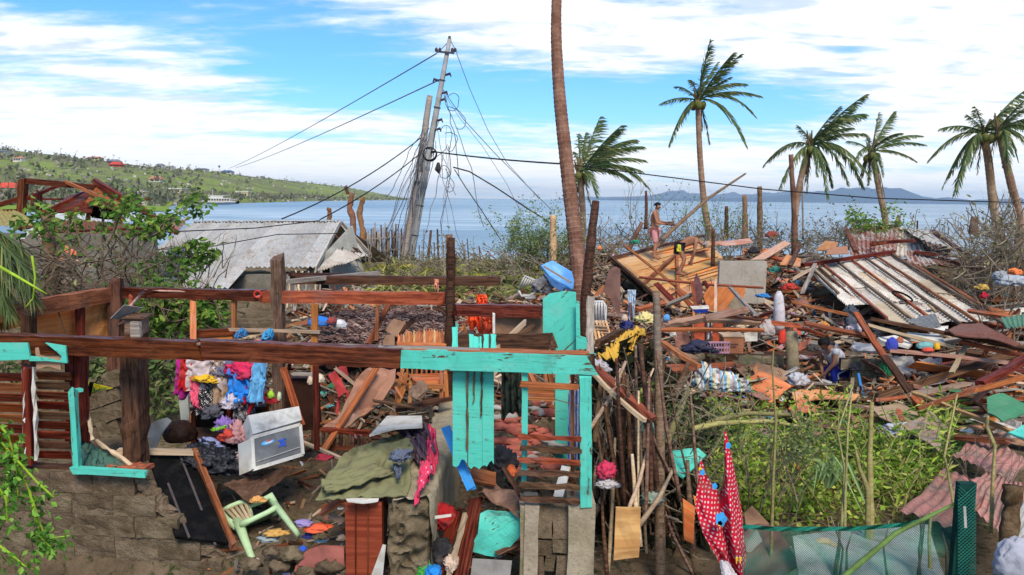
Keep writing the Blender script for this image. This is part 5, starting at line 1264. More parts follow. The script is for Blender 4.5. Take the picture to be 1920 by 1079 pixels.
wire([(808, 284, 29.4), (1060, 308, 24)], .026, 'thick black cable sagging from the pole to the tall bare trunk', .05)
wire([(1060, 308, 24), (1430, 355, 24), (1640, 372, 24), (1930, 381, 25)], .018, 'thin black cable crossing behind the palms towards the right edge', 0)
wire([(856, 100, 31), (880, 165, 32), (915, 245, 33), (950, 305, 34), (1010, 372, 36)], .016, 'thin wire falling right from the crossarm to the shore', 0, GWIRE)
wire([(828, 165, 31), (870, 225, 31), (930, 290, 31), (1035, 395, 31)], .016, 'thin wire falling right from the middle of the concrete pole', .1, GWIRE)
wire([(832, 175, 31), (862, 222, 30), (905, 275, 30), (950, 345, 30), (975, 395, 30)], .014, 'second thin wire falling right from the middle of the concrete pole', .1, GWIRE)
wire([(850, 314, 29), (880, 322, 28), (930, 352, 27), (990, 392, 26), (1035, 420, 25)], .026, 'black cable sloping right from beside the coil to the cut trunk', 0)
wire([(852, 318, 29), (872, 350, 29), (905, 398, 29), (940, 452, 29)], .018, 'black cable dropping from beside the coil to the bamboo fence', 0)
wire([(20, 470, 15), (250, 438, 18), (480, 428, 20), (600, 414, 22)], .014, 'black cable lying across the corrugated shed roof', 0)
wire([(270, 470, 17.5), (400, 462, 18.6), (520, 440, 20), (640, 438, 21)], .012, 'second thin cable lying across the lower shed roof', 0)
# loose wires hanging in a tangle
rr = random.Random(8)
for i in range(26):
 x0 = rr.choice((rr.uniform(790, 808), rr.uniform(812, 842))); y0 = rr.uniform(170, 300) if x0 > 810 else rr.uniform(230, 300)
 L = rr.uniform(120, 260); q = []; x = x0; y = y0; dr_ = rr.uniform(-.35, .35) if x0 > 810 else rr.uniform(-.6, -.1)
 for k in range(10):
  q.append(P(x, min(y, 478), 29.3+rr.uniform(-.1, .1))); x += dr_*L/9+rr.uniform(-5, 5); y += L/9
 MB().tube(q, rr.choice((.010, .014, .018)), 3).build('loose_wire', rr.choice((WIRE, GWIRE, GWIRE)), None, 'loose broken wire dangling in the tangle around the leaning utility pole', 'wire', 'loose wires dangling from the utility pole')
for i in range(7):
 x0 = rr.uniform(816, 850); y0 = rr.uniform(165, 330); q = []; a = rr.uniform(0, 6)
 for k in range(12): a += rr.uniform(-.2, 1.1); x0 += math.cos(a)*6; y0 += math.sin(a)*6+2; q.append(P(x0, y0, 29.4))
 MB().tube(q, .014, 3).build('loose_wire', WIRE, None, 'curled end of broken wire close to the top half of the utility pole', 'wire', 'curled wires on the utility pole')
# ---------------------------------------------------------------- stick fences and the grey sea wall
sf = empty('stick_fence', P(725, 490, 31), 'rough fence of uneven grey sticks between the shed and the utility poles', 'fence')
for i in range(30):
 px = 678+i*3.1+rr.uniform(-1, 1); t = 440-rr.uniform(0, 20)-(8 if i in (8, 14, 18, 21) else 0)
 pole('stick', [P(px, t, 31+rr.uniform(-.3, .3)), P(px+rr.uniform(-3, 3), 505, 31)], [.03, .05], GREYWOOD if i % 3 else DARKWOOD, sf, n=5)
for y in (446, 470): pbeam('rail', (676, y+4, 30.8, 772, y-4, 30.8), .05, .04, GREYWOOD, sf)
s2 = empty('stick_fence', P(870, 500, 30), 'loose row of tall thin sticks in front of the grey sea wall', 'fence')
for px, t, dx, r in ((795, 430, -2, .03), (808, 432, -8, .07), (820, 430, 3, .05), (832, 460, -3, .04), (838, 440, 3, .04), (856, 478, 0, .03), (870, 470, 2, .03), (898, 462, 6, .04), (814, 455, 2, .03), (876, 448, 5, .03), (786, 460, 0, .03)):
 pole('stick', [P(px, t, 30), P(px+dx, 515, 30)], [r*.7, r], GREYWOOD if px % 2 else DARKWOOD, s2, n=5)
sm2 = pole('tree_stump', [P(842, 440, 29.5), P(843, 480, 29.5), P(846, 520, 29.5)], [.15, .16, .17], wood('orange_bark', (.20, .085, .035), (.33, .16, .07), .5), None, 'short thick cut stump with a knob beside the grey sea wall', 'stump', kn=.1)
MB().box(P(880, 507, 33), (3.9, .2, 1.0)).build('sea_wall', concrete('grey_sea_wall', (.30, .30, .29), (.42, .42, .40), 1.2, .3), None, 'low grey concrete sea wall right of the utility poles', 'wall')
MB().box(P(840, 500, 33.5), (7, .2, .6)).build('sea_wall', MATS['grey_sea_wall'], None, 'lower second length of the sea wall behind the stick row', 'wall')
# ---------------------------------------------------------------- coconut palms
PALMG = leafmat('palm_green', (.06, .10, .035), (.11, .16, .06), (.24, .23, .08), rough=.45)
PALMD = leafmat('palm_dry', (.10, .085, .04), (.17, .13, .06), (.22, .16, .08), rough=.7)
TRUNK = concrete('palm_trunk', (.26, .155, .09), (.42, .285, .18), 2.2, .7)
TRUNKR = concrete('palm_trunk_red', (.14, .07, .042), (.27, .155, .10), 2.5, .8)
NUT = plain('coconut_husk', (.12, .13, .03), .7, (.18, .12, .05))
def palm(d, trunk, crown, tips, label, r=(.20, .13), nuts=5, LL=.75, wind=V((.6, .1, -.45)), seed=1, groundpy=None, flare=1.35):
 rr = random.Random(seed)
 c = P(*crown, d); pts = [P(px, py, d) for px, py in trunk]+[c]
 g = pts[0].copy(); g.z = min(g.z-.5, G(g.x, g.y)-.2)
 e = empty('palm_tree', g, label, 'palm tree', 'coconut palms along the shore'); pts = [g]+pts; n = len(pts); r = (r[0]*.74, r[1]*.78)
 ringtrunk('trunk', pts, [r[0]*flare]+[r[0]+(r[1]-r[0])*i/(n-2) for i in range(n-1)], TRUNK, e, step=.16, amp=.05)
 for i, t in enumerate(tips):
  off = rr.uniform(-1.6, 1.6); b = P(t[0], t[1], d+off)
  L = (b-c).length; up_ = (b.z-c.z)/L
  dead = t[1] > crown[1]+60 and i % 2 == 0
  frond('frond', c+V((rr.uniform(-.08, .08), rr.uniform(-.1, .1), 0)), b, PALMD if dead and rr.random() < .5 else PALMG, e, lift=.10 if up_ > .55 else (.20 if up_ > -.2 else .42), LL=LL*.86*min(1.15, max(.6, L/2.6)), wind=wind, seed=seed*50+i, dead=dead)
 for i in range(3):
  x_ = crown[0]+rr.uniform(-26, 26); frond('frond', c, P(x_, crown[1]+rr.uniform(55, 85), d+rr.uniform(-.4, .4)), PALMD, e, lift=.25, LL=.35, n=26, wind=V((.1, 0, -1)), seed=seed*90+i, dead=True)
 for i in range(nuts):
  a = i*2.2; MB().ball(c+V((.22*math.cos(a), .22*math.sin(a)-.05, -.18-.08*(i % 2))), .13, 8, 6, (1, 1, 1.2)).build('coconut', NUT, e)
 mb = MB()
 for i in range(9):
  a = rr.uniform(0, 6.3); mb.tube([c-V((0, 0, .15)), c+V((.22*math.cos(a), .22*math.sin(a), .1+rr.uniform(0, .5)))], [.08, .02], 5)
 mb.build('crown_shaft', PALMD, e)
 return e
palm(30, [(1091, 470), (1093, 400)], (1087, 322), [(1125, 220), (1165, 236), (1192, 262), (1203, 275), (1205, 300), (1180, 338), (1213, 350), (1118, 368), (1100, 350), (1062, 402), (1068, 370), (1083, 252), (1075, 285), (1098, 250), (1150, 250), (1200, 320)], 'short bushy coconut palm with fronds blown right, just right of the tall bare trunk', (.17, .14), 4, .8, seed=2)
palm(31, [(1333, 450), (1322, 395), (1313, 300)], (1308, 188), [(1331, 78), (1318, 118), (1375, 100), (1388, 103), (1398, 158), (1424, 180), (1415, 218), (1397, 272), (1370, 230), (1254, 272), (1270, 243), (1238, 195), (1265, 163), (1292, 150), (1345, 118), (1370, 145)], 'tallest coconut palm with a full crown standing right of the leaning bare branch', (.20, .13), 6, .62, seed=3)
palm(28, [(1490, 470), (1491, 400), (1503, 330)], (1520, 274), [(1623, 178), (1600, 205), (1622, 214), (1620, 252), (1600, 240), (1617, 350), (1590, 345), (1560, 350), (1552, 374), (1532, 330), (1432, 310), (1462, 352), (1495, 235), (1500, 320), (1575, 200), (1630, 330)], 'coconut palm with drooping fronds and a trunk curving left, beside a thin bare trunk', (.17, .13), 4, .62, wind=V((.35, .1, -.75)), seed=4)
palm(30, [(1661, 425), (1650, 365)], (1634, 285), [(1648, 212), (1676, 210), (1690, 250), (1727, 255), (1735, 272), (1716, 302), (1655, 330), (1600, 305), (1588, 265), (1627, 345), (1612, 335), (1617, 250), (1640, 340)], 'smaller coconut palm with spread fronds above the grey leaning shrub', (.16, .12), 4, .58, seed=5)
palm(26, [(1875, 470), (1862, 380), (1853, 300)], (1843, 250), [(1921, 170), (1895, 200), (1762, 242), (1740, 302), (1768, 350), (1790, 362), (1828, 200), (1812, 215), (1925, 240), (1935, 272), (1900, 290), (1800, 330), (1782, 330), (1880, 225)], 'coconut palm near the right edge with dry fronds drooping left', (.19, .15), 4, .62, wind=V((.2, .1, -.8)), seed=6)
palm(25, [(1912, 420), (1897, 350), (1885, 300)], (1873, 245), [(1945, 190), (1960, 222), (1950, 262), (1935, 290), (1908, 300), (1925, 185), (1970, 240), (1890, 320)], 'rightmost coconut palm, its crown cut by the right edge', (.17, .14), 3, .62, wind=V((.4, .1, -.6)), seed=7)
# tall bare trunk in the middle
ringtrunk('dead_palm', [P(1092, 640, 15.5), P(1088, 560, 15.5), P(1080, 460, 15.7), P(1064, 320, 16), P(1050, 190, 16.3), P(1043, 70, 16.6), P(1045, -40, 16.9), P(1050, -160, 17)], [.19, .165, .155, .145, .13, .115, .10, .09], TRUNKR, None, 'very tall bare red brown palm trunk without a crown in the middle', 'tree trunk', step=.10, amp=.06)
for pts, r, m, lab in (
 ([(1036, 500, 24), (1037, 450, 24), (1037, 404, 24)], .115, wood('fresh_cut_trunk', (.32, .19, .08), (.50, .33, .15), .4), 'orange brown cut trunk standing left of the tall bare trunk'),
 ([(1095, 640, 11.5), (1098, 560, 11.5), (1107, 460, 11.6), (1117, 378, 11.8)], .075, DARKWOOD, 'dark splintered post leaning right beside the tall bare trunk'),
 ([(1424, 470, 28), (1425, 400, 28), (1424, 350, 28)], .10, BARK, 'slender snapped trunk right of the two short ones'),
 ([(1396, 450, 28), (1397, 410, 28), (1396, 366, 28)], .10, TRUNKR, 'short snapped trunk between the leaning branch and the slender trunk'),
 ([(1361, 450, 27), (1362, 420, 27), (1362, 387, 27)], .075, DARKWOOD, 'short dark snapped stump right of the tallest palm'),
 ([(1490, 480, 25), (1489, 400, 25), (1483, 290, 25)], .09, TRUNKR, 'thin bare reddish trunk crossing in front of the curving palm'),
 ([(1506, 450, 26), (1505, 390, 26), (1505, 335, 26)], .03, GREYWOOD, 'very thin bare stem just right of the thin reddish trunk'),
 ([(1680, 440, 27), (1682, 420, 27), (1686, 404, 27)], .08, TRUNKR, 'short leaning stump on the rust streaked roof'),
 ([(1824, 440, 22), (1826, 425, 22), (1828, 408, 22)], .12, TRUNKR, 'stocky broken stump with a swollen top near the right edge'),
 ([(1720, 440, 27), (1720, 414, 27)], .03, DARKWOOD, 'short thin dark stake behind the rust streaked roof'),
 ([(1210, 430, 24), (1212, 390, 24), (1211, 358, 24)], .05, DARKWOOD, 'dark broken branch stub standing behind the man in pink shorts'),
 ([(1178, 470, 23), (1192, 440, 23), (1204, 417, 23)], .07, TRUNKR, 'brown leaning stump left of the man in pink shorts'),
 ([(1336, 500, 19), (1337, 460, 19), (1337, 430, 19)], .05, DARKWOOD, 'dark post standing at the right edge of the plywood roof')):
 pole('dead_tree', [P(*q) for q in pts], [r*1.15]+[r]*(len(pts)-2)+[r*.85], m, None, lab, 'tree trunk', kn=.10, sub=5, n=9)
pole('fallen_branch', [P(1225, 468, 22), P(1262, 430, 23), (P(1328, 372, 24)), P(1398, 326, 25)], [.075, .065, .05, .03], BROWNW, None, 'long bare branch leaning up to the right over the plywood roof', 'branch', kn=.06, sub=4)
# bare storm-stripped shrubs and branches
BTW = concrete('bare_twigs', (.13, .10, .07), (.26, .21, .15), 5, .4)
def bareshrub(px, py, d, n, L, label, name='bare_shrub', cat='shrub', group=None, r=.02, depth=2, up=1.0, lean=0., leafm=None, nl=0, ls=.1, spreadx=.6, seed=1, spread=.6):
 rr = random.Random(seed*7+int(px)); b = P(px, py, d); b.z = min(b.z, max(b.z-1.0, G(b.x, b.y)))
 e = empty(name, b, label, cat, group); mb = MB(); tips = []
 for i in range(n):
  q = b+V((rr.uniform(-spreadx, spreadx), rr.uniform(-.3, .3), 0))
  branch(mb, q, V((rr.uniform(-.6, .6)+lean, rr.uniform(-.3, .3), up)), L*rr.uniform(.6, 1.1), r*rr.uniform(.6, 1.2), depth, rr, 4, spread, tips)
 mb.build('stems', BTW, e)
 if leafm and nl:
  lm = MB()
  for t, dd in tips:
   for k in range(nl): leaf(lm, t+V((rr.uniform(-1, 1), rr.uniform(-1, 1), rr.uniform(-1, 1)))*ls*1.6, V((rr.uniform(-1, 1), rr.uniform(-1, 1), rr.uniform(-.6, .6))), ls*rr.uniform(.7, 1.3), .5, rr)
  lm.build('foliage', leafm, e)
 return e
LG1 = leafmat('fresh_leaf', (.07, .15, .025), (.13, .25, .04), (.27, .34, .06))
LG2 = leafmat('dull_leaf', (.07, .12, .035), (.13, .18, .06), (.25, .27, .10))
LG3 = leafmat('yellow_green_leaf', (.11, .20, .022), (.25, .36, .045), (.42, .40, .09))
LG4 = leafmat('dry_leaf', (.16, .11, .05), (.26, .19, .09), (.34, .26, .13), rough=.8)
bareshrub(975, 505, 25, 26, 1.2, 'pale green wind-blown bush left of the orange cut trunk', 'bush', 'bush', leafm=leafmat('feathery_leaf', (.13, .19, .06), (.22, .30, .10), (.33, .36, .16)), nl=7, ls=.09, spreadx=.9, lean=.4, depth=2)
bareshrub(1010, 470, 25, 14, .9, 'feathery green bush top just left of the orange cut trunk', 'bush', 'bush', leafm=MATS['feathery_leaf'], nl=8, ls=.09, spreadx=.5, lean=.3)
bareshrub(1280, 450, 26, 12, 1.5, 'sparse leafy shrub left of the tallest palm trunk', leafm=LG1, nl=2, ls=.09, spreadx=.9, seed=2)
bareshrub(1350, 450, 27, 9, 1.5, 'sparse leafy shrub right of the tallest palm trunk', leafm=LG1, nl=2, ls=.09, spreadx=.6, seed=3)
bareshrub(1625, 440, 26, 10, 1.0, 'light green leafy shrub in front of the small spread palm', 'leafy_shrub', leafm=LG1, nl=8, ls=.13, spreadx=.6, seed=4)
bareshrub(1140, 460, 25, 10, 1.2, 'bare shrub between the dark post and the man in pink shorts', spreadx=.8, seed=5, r=.012)
bareshrub(1215, 440, 25, 5, 1.6, 'bare forked branches rising behind the man in pink shorts', spreadx=.3, seed=6, r=.03)
bareshrub(1420, 460, 28, 8, 1.4, 'bare twiggy shrub below the snapped trunks', spreadx=1.0, seed=7, r=.015)
bareshrub(1550, 455, 27, 14, 1.2, 'dry bare shrub left of the rust streaked roof', spreadx=.8, seed=8, r=.013, leafm=LG4, nl=1, ls=.1)
for i, (px, py, d, n, L) in enumerate(((1815, 500, 21, 14, .6), (1845, 490, 20, 16, .8), (1885, 500, 19, 22, 1.0), (1920, 480, 18, 16, 1.2), (1905, 560, 15, 10, .8))):
 bareshrub(px, py, d, n, L, ('low tangle of bare branches behind the grey roof, left one', 'tangle of dry branches below the drooping palm', 'thick tangle of dry branches around the right palms', 'tall tangle of dry twigs at the right edge', 'straggly bare stems at the right edge beside the dark wreckage')[i], 'brushwood', 'brush', spreadx=.6, seed=11+i, r=.022, depth=3, lean=0)
# ---------------------------------------------------------------- left: uprooted leafy tree and palm fronds
ut = empty('uprooted_tree', P(160, 560, 12.5), 'uprooted tree with light green leaves sprawling over the debris at left', 'tree')
rr = random.Random(31); mb = MB(); tips = []
for (px, py, dx, dz, L) in ((150, 520, -.3, 1, .6), (190, 520, .1, 1.0, .7), (225, 500, .3, 1, .6), (200, 460, .5, .8, .5), (255, 470, .5, .5, .55), (130, 505, -.2, .9, .5), (240, 450, .4, .6, .3), (275, 450, .5, .5, .3), (240, 585, .8, .0, .7), (300, 600, .8, -.1, .6), (290, 570, .6, -.2, .6)):
 branch(mb, P(px, py, 12.5+rr.uniform(-.6, .6)), V((dx, rr.uniform(-.3, .3), dz)), L, .03, 3, rr, 5, .55, tips)
mb.build('branches', BTW, ut, kind='stuff')
lm = MB()
for t, dd in tips:
 if rr.random() < .30: continue
 for k in range(4): leaf(lm, t+V((rr.uniform(-1, 1), rr.uniform(-1, 1), rr.uniform(-1, 1)))*.13, V((rr.uniform(-1, 1), rr.uniform(-1, 1), rr.uniform(-.8, .5))), .12*rr.uniform(.6, 1.4), .55, rr)
lm.build('crown', LG1, ut)
def canopy(name, label, spots, mat, size, n, asp=.5, stems=True, seed=1, cat='tree', rad=.35, stemm=BTW):
 rr = random.Random(seed); b = P(spots[0][0], spots[0][1]+30, spots[0][2]); e = empty(name, b, label, cat); lm = MB(); sm = MB()
 for px, py, d, s in spots:
  c = P(px, py, d); leafcloud(lm, c, (rad*s, rad*s*.8, rad*s*.75), int(n*s), size, rr=rr, asp=asp)
  if stems:
   for k in range(3): branch(sm, c+V((rr.uniform(-.3, .3), 0, -.4)), V((rr.uniform(-.6, .6), rr.uniform(-.3, .3), 1)), .7*s, .014, 1, rr, 3)
 lm.build('foliage', mat, e)
 if stems: sm.build('stems', stemm, e)
canopy('leafy_branch', 'dense leafy green branches hanging over the back wall below the shed roof', [(265, 575, 11.2, 1), (300, 560, 11.2, 1), (325, 585, 11.2, 1), (390, 590, 11.2, .8), (400, 560, 11.4, .5), (370, 575, 11.2, .7), (250, 610, 11, 1), (300, 620, 11, 1), (290, 540, 11.6, .8)], LG1, .16, 120, seed=3, cat='branch')
canopy('leafy_branch', 'leafy green branch reaching over the corrugated shed roof', [(340, 475, 13.5, .7), (370, 485, 13.5, .8), (388, 462, 13.5, .6), (365, 455, 13.5, .4), (395, 480, 13.5, .5), (310, 485, 13.5, .7), (330, 510, 13, .8), (270, 500, 13, .8)], LG1, .16, 70, seed=4, cat='branch')
canopy('leafy_branch', 'dull green leafy branches filling the gap behind the window opening', [(170, 700, 9.9, .7), (290, 720, 10, .8), (320, 700, 10, .8), (310, 760, 10, .9), (20, 690, 9.5, .8), (190, 690, 10, .6), (300, 680, 10, .7), (285, 670, 10, .6)], LG2, .12, 110, seed=5, cat='branch')
pole('tree_stub', [P(98, 560, 13), P(96, 480, 13), P(90, 440, 13), P(91, 402, 13)], [.13, .12, .10, .12], BARK, None, 'dark mossy broken tree stub standing left of the uprooted tree', 'tree trunk', kn=.14, sub=6, n=9)
cl = empty('palm_tree', P(-20, 560, 8.5), 'dark green palm fronds hanging in from the left edge', 'palm')
for i, (x, y, x2, y2) in enumerate(((-60, 430, 55, 520), (-60, 445, 62, 560), (-70, 440, 20, 590), (-60, 420, 40, 470), (-80, 460, 0, 600), (-60, 450, 48, 540))):
 frond('frond', P(x, y, 8.4), P(x2, y2, 8.0+.1*i), PALMG, cl, lift=.25, LL=.5, wind=V((.2, .1, -1.0)), seed=80+i)
pole('leaf_stem', [P(-20, 490, 7.5), P(30, 518, 7.5), P(88, 552, 7.5)], [.02, .016, .008], plain('bright_green_stem', (.28, .42, .03), .4, b=0), None, 'bright lime green leaf stalk crossing the left edge', 'stalk', sub=3)
pole('leaf_stem', [P(60, 480, 7.6), P(66, 520, 7.6), P(62, 560, 7.6), P(47, 578, 7.6)], [.012, .01, .008, .005], plain('bright_green_stem', (.28, .42, .03), .4, b=0), None, 'thin upright lime green stalk near the left edge', 'stalk', sub=3)
# near hanging vine leaves at lower left
nv = empty('vine', P(40, 900, 4.6), 'bright green hanging leafy sprays close to the camera at lower left', 'plant')
sm = MB(); lm = MB(); rr = random.Random(44)
for pts, dense in (([(-30, 790), (20, 850), (55, 920), (85, 1010), (130, 1005)], 1), ([(-20, 780), (15, 815), (30, 870), (34, 930)], 1), ([(-20, 1010), (15, 1035), (45, 1060), (62, 1068)], .5), ([(20, 850), (70, 905), (100, 932)], .5), ([(-10, 900), (12, 935), (14, 980)], 1), ([(55, 920), (70, 980), (78, 1010), (100, 1030)], 1), ([(-20, 830), (10, 870), (22, 900)], .8)):
 q = [P(x, y, 4.4) for x, y in pts]; sm.tube(q, [.007-.001*i for i in range(len(q))], 5)
 for i in range(len(q)-1):
  for k in range(int(34*dense)):
   c = q[i].lerp(q[i+1], rr.random())+V((rr.uniform(-.05, .05), rr.uniform(-.08, .08), rr.uniform(-.07, .04)))
   leaf(lm, c, V((rr.uniform(-.6, .8), rr.uniform(-.5, .5), rr.uniform(-1, .1))), rr.uniform(.03, .065), .62, rr)
sm.build('stems', plain('bright_green_stem', (.28, .42, .03)), nv); lm.build('leaves', leafmat('bright_vine_leaf', (.03, .09, .012), (.10, .24, .03), (.24, .42, .06)), nv)
# brown dry palm leaf heap behind the back beam
dp = MB(); rr = random.Random(51)
for i in range(2600):
 px = rr.uniform(600, 840); h = 1-abs((px-730)/125)**2.2
 py = rr.uniform(578+14*(1-h), 640); d = 10.6+(640-py)*.03
 p = P(px, py, d); a = rr.uniform(-1, 1); dd = V((a, rr.uniform(-.5, .2), rr.uniform(-1.0, .2))); l = rr.uniform(.15, .4)
 w = V((rr.uniform(-.3, .3), rr.uniform(-1, 1), rr.uniform(-.3, .3))).normalized()*.02; e2 = p+dd*l*.5+V((0, 0, .04)); e3 = p+dd*l
 k = len(dp.v); dp.v += [p-w, p+w, e2+w, e2-w, e3]; dp.f += [[k, k+1, k+2, k+3], [k+3, k+2, k+4]]
dp.build('dry_palm_thatch', leafmat('brown_thatch', (.12, .07, .055), (.27, .17, .14), (.40, .29, .25), rough=.9), None, None, None, None, 'stuff')
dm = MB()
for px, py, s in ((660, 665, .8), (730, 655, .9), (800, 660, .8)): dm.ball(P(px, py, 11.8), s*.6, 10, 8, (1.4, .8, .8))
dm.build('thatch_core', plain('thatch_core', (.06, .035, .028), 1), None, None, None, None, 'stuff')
# ---------------------------------------------------------------- collapsed plywood roof with two men on it
pr_ = empty('plywood_roof', P(1270, 590, 18), 'collapsed roof of orange brown plywood and bamboo slats that two men stand on', 'roof')
# corners (far-left, far-right, near-right, near-left)
Q0, Q1, Q2, Q3 = P(1146, 490, 21.5), P(1318, 447, 26), P(1402, 552, 20.5), P(1262, 592, 17.0)
def RP(u, v, o=0.0): 
 n = ((Q1-Q0).cross(Q3-Q0)).normalized(); n = n if n.z > 0 else -n
 return bil([Q0, Q1, Q2, Q3], u, v)+n*o
board('under_deck', [RP(0, 0, -.12), RP(1, 0, -.12), RP(1, 1, -.12), RP(0, 1, -.12)], .03, DARKWOOD, pr_)
NV = 7
for i in range(NV):
 for j in range(2):
  u0, u1 = (0, .52) if j == 0 else (.5, 1.0); v0, v1 = i/NV, (i+1.08)/NV
  u1 += R.uniform(-.05, .05) if j else 0
  board('plywood_sheet', [RP(u0, v0, .01+.02*(i % 2)+.01*j), RP(u1, v0, .01+.02*(i % 2)+.01*j), RP(u1, min(1, v1), .03), RP(u0, min(1, v1), .03)], .012, PLY if (i+j) % 3 else BAMBOO, pr_, warp=.02)
for i in range(26):
 v = R.uniform(.02, .98); u = R.uniform(.35, .6); beam('bamboo_slat', RP(u, v, .06), RP(min(1.08, u+R.uniform(.3, .55)), v+R.uniform(-.03, .03), .07), .07, .02, BAMBOO if i % 3 else TAN, pr_, seg=3, jit=.2)
for a, b in (((0, 0), (0, 1)), ((0, 0), (1, 0)), ((.0, .55), (.62, .18)), ((.1, .95), (.55, .25))): beam('rafter', RP(*a, .09), RP(*b, .09), .08, .08, DARKWOOD if a == (0, 0) else REDWOOD, pr_, seg=6)
L2 = [('plank', (1170, 460, 21, 1318, 578, 16.5), .06, .04, REDWOOD, 'long thin stick slanting down over the plywood roof in front of the men'),
 ('plank', (1198, 520, 18, 1330, 535, 17.5), .06, .04, REDWOOD, 'thin stick lying level across the near end of the plywood roof'),
 ('plank', (1328, 534, 17.5, 1432, 540, 17.5), .06, .04, REDWOOD, 'thin brown lath right of the plywood roof end'),
 ('plank', (1230, 532, 17.2, 1270, 572, 16.4), .12, .04, DARKRED, 'short dark plank on the near corner of the plywood roof'),
 ('plank', (1270, 545, 17, 1300, 578, 16.4), .10, .04, REDWOOD, 'short brown plank lying beside the dark one on the plywood roof'),
 ('plank', (1320, 528, 17.5, 1338, 555, 17), .09, .04, DARKRED, 'short dark plank propped at the bending man\'s side')]
for nm, p, w, h, m, lab in L2: pbeam(nm, p, w, h, m, None, lab, nm, roll=.4)
sw = [(1131, 545), (1142, 505), (1155, 500), (1163, 505), (1163, 590), (1158, 592), (1144, 560)]
pboard('hanging_board', sw, 15.5, .015, plain('dusty_pink_brown_board', (.24, .13, .10), .8, (.17, .09, .07), 4), None, 'dusty brown board hanging under the left edge of the plywood roof', 'board', warp=.03)
MB().box(P(1390, 540, 18.2)+V((0, 0, -.02)), (1.15, .14, 1.35)).build('wall_slab', concrete('smooth_grey_wall', (.30, .26, .20), (.36, .32, .26), 1.5, .3), None, 'smooth grey cement wall standing right of the plywood roof', 'wall')
# dark void under the roof
# ---------------------------------------------------------------- big weathered roof with purlins
gr = empty('fallen_roof', P(1690, 600, 16), 'fallen roof of pale corrugated sheets with dark purlins on top', 'roof')
S0, S1, S2, S3 = P(1508, 492, 21), P(1672, 474, 23), P(1862, 590, 15.2), P(1625, 598, 14.6)
def SP(u, v, o=0.0):
 n = ((S1-S0).cross(S3-S0)).normalized(); n = n if n.z > 0 else -n
 return bil([S0, S1, S2, S3], u, v)+n*o
rows = 4; cols = 5
for c in range(cols):
 for r in range(rows):
  u0, u1 = c/cols, (c+1)/cols+.012; v0, v1 = r/rows-.015, (r+1)/rows+.01; o = -.10-.02*((r+c) % 2)
  if c == 0 and r == 3: continue
  csheet('roof_sheet', [SP(u0, v1, o), SP(u0, v0, o), SP(u1, v0, o), SP(u1, v1, o)], GISW if (r*3+c) % 5 else plain('pale_yellow_sheet', (.46, .38, .27), .7, (.38, .30, .2), 3), gr, pitch=.15, amp=.026, warp=.03)
for i, (u, a, b) in enumerate(((.02, .1, .62), (.17, -.02, .98), (.33, -.03, 1.04), (.50, -.02, 1.03), (.66, .0, 1.08), (.80, .02, 1.06), (1.0, -.02, 1.12), (1.045, .25, 1.1))):
 beam('purlin', SP(u, a, -.03), SP(u+.01*(i % 3-1), b, -.03), .045 if u < 1 else .09, .055, REDWOOD if i % 2 else BROWNW, gr, seg=9, jit=.12)
beam('ridge_beam', SP(-.06, .10, .05), P(1676, 473, 23), .09, .11, DARKRED, gr, seg=9)
pbeam('brace', (1530, 497, 20.6, 1600, 560, 17), .06, .06, DARKWOOD, gr)
MB().ring(P(1692, 556, 16.6), .22, .022, (Matrix.Rotation(.35, 3, 'X') @ Matrix.Rotation(.25, 3, 'Y'))).build('tyre_ring', BLACK, None, 'black rubber ring lying on the pale fallen roof', 'ring')
r2 = empty('fallen_roof', P(1690, 470, 26), 'fallen roof of rust streaked corrugated sheets behind the pale one', 'roof')
for i, (a, b, c, e, m) in enumerate((((1586, 430), (1640, 424), (1640, 478), (1596, 486), GISR), ((1638, 425), (1688, 423), (1680, 478), (1630, 482), GISR), ((1686, 424), (1722, 438), (1736, 480), (1676, 482), GISW), ((1690, 428), (1742, 434), (1790, 470), (1722, 446), GIS), ((1720, 446), (1788, 470), (1776, 486), (1716, 470), GISR), ((1742, 434), (1762, 436), (1822, 482), (1790, 470), GISW))):
 csheet('roof_sheet', [P(*e, 23.5), P(*c, 23), P(*b, 26), P(*a, 26.5)], m, r2, pitch=.13, amp=.03, warp=.05)
csheet('roof_sheet', [P(1700, 470, 22.5), P(1760, 486, 21.5), P(1800, 500, 21), P(1700, 492, 21.5)], GISR, r2, pitch=.12, amp=.03, warp=.1)
board('dark_patch', [P(1768, 462, 22), P(1784, 470, 21.9), P(1776, 482, 21.6), P(1752, 472, 21.8)], .01, BLACK, r2)
for p, w in (((1594, 437, 26.3, 1682, 423, 26), .14), ((1750, 434, 25.5, 1830, 490, 21), .1), ((1636, 456, 23.5, 1715, 451, 23), .14), ((1632, 460, 23.2, 1660, 455, 23), .1), ((1715, 473, 22, 1760, 478, 21.5), .14), ((1760, 484, 21, 1860, 512, 19), .12), ((1585, 430, 25, 1605, 472, 22), .12)):
 pbeam('rafter', p, w, .1, DARKRED, r2, seg=7, jit=.12)
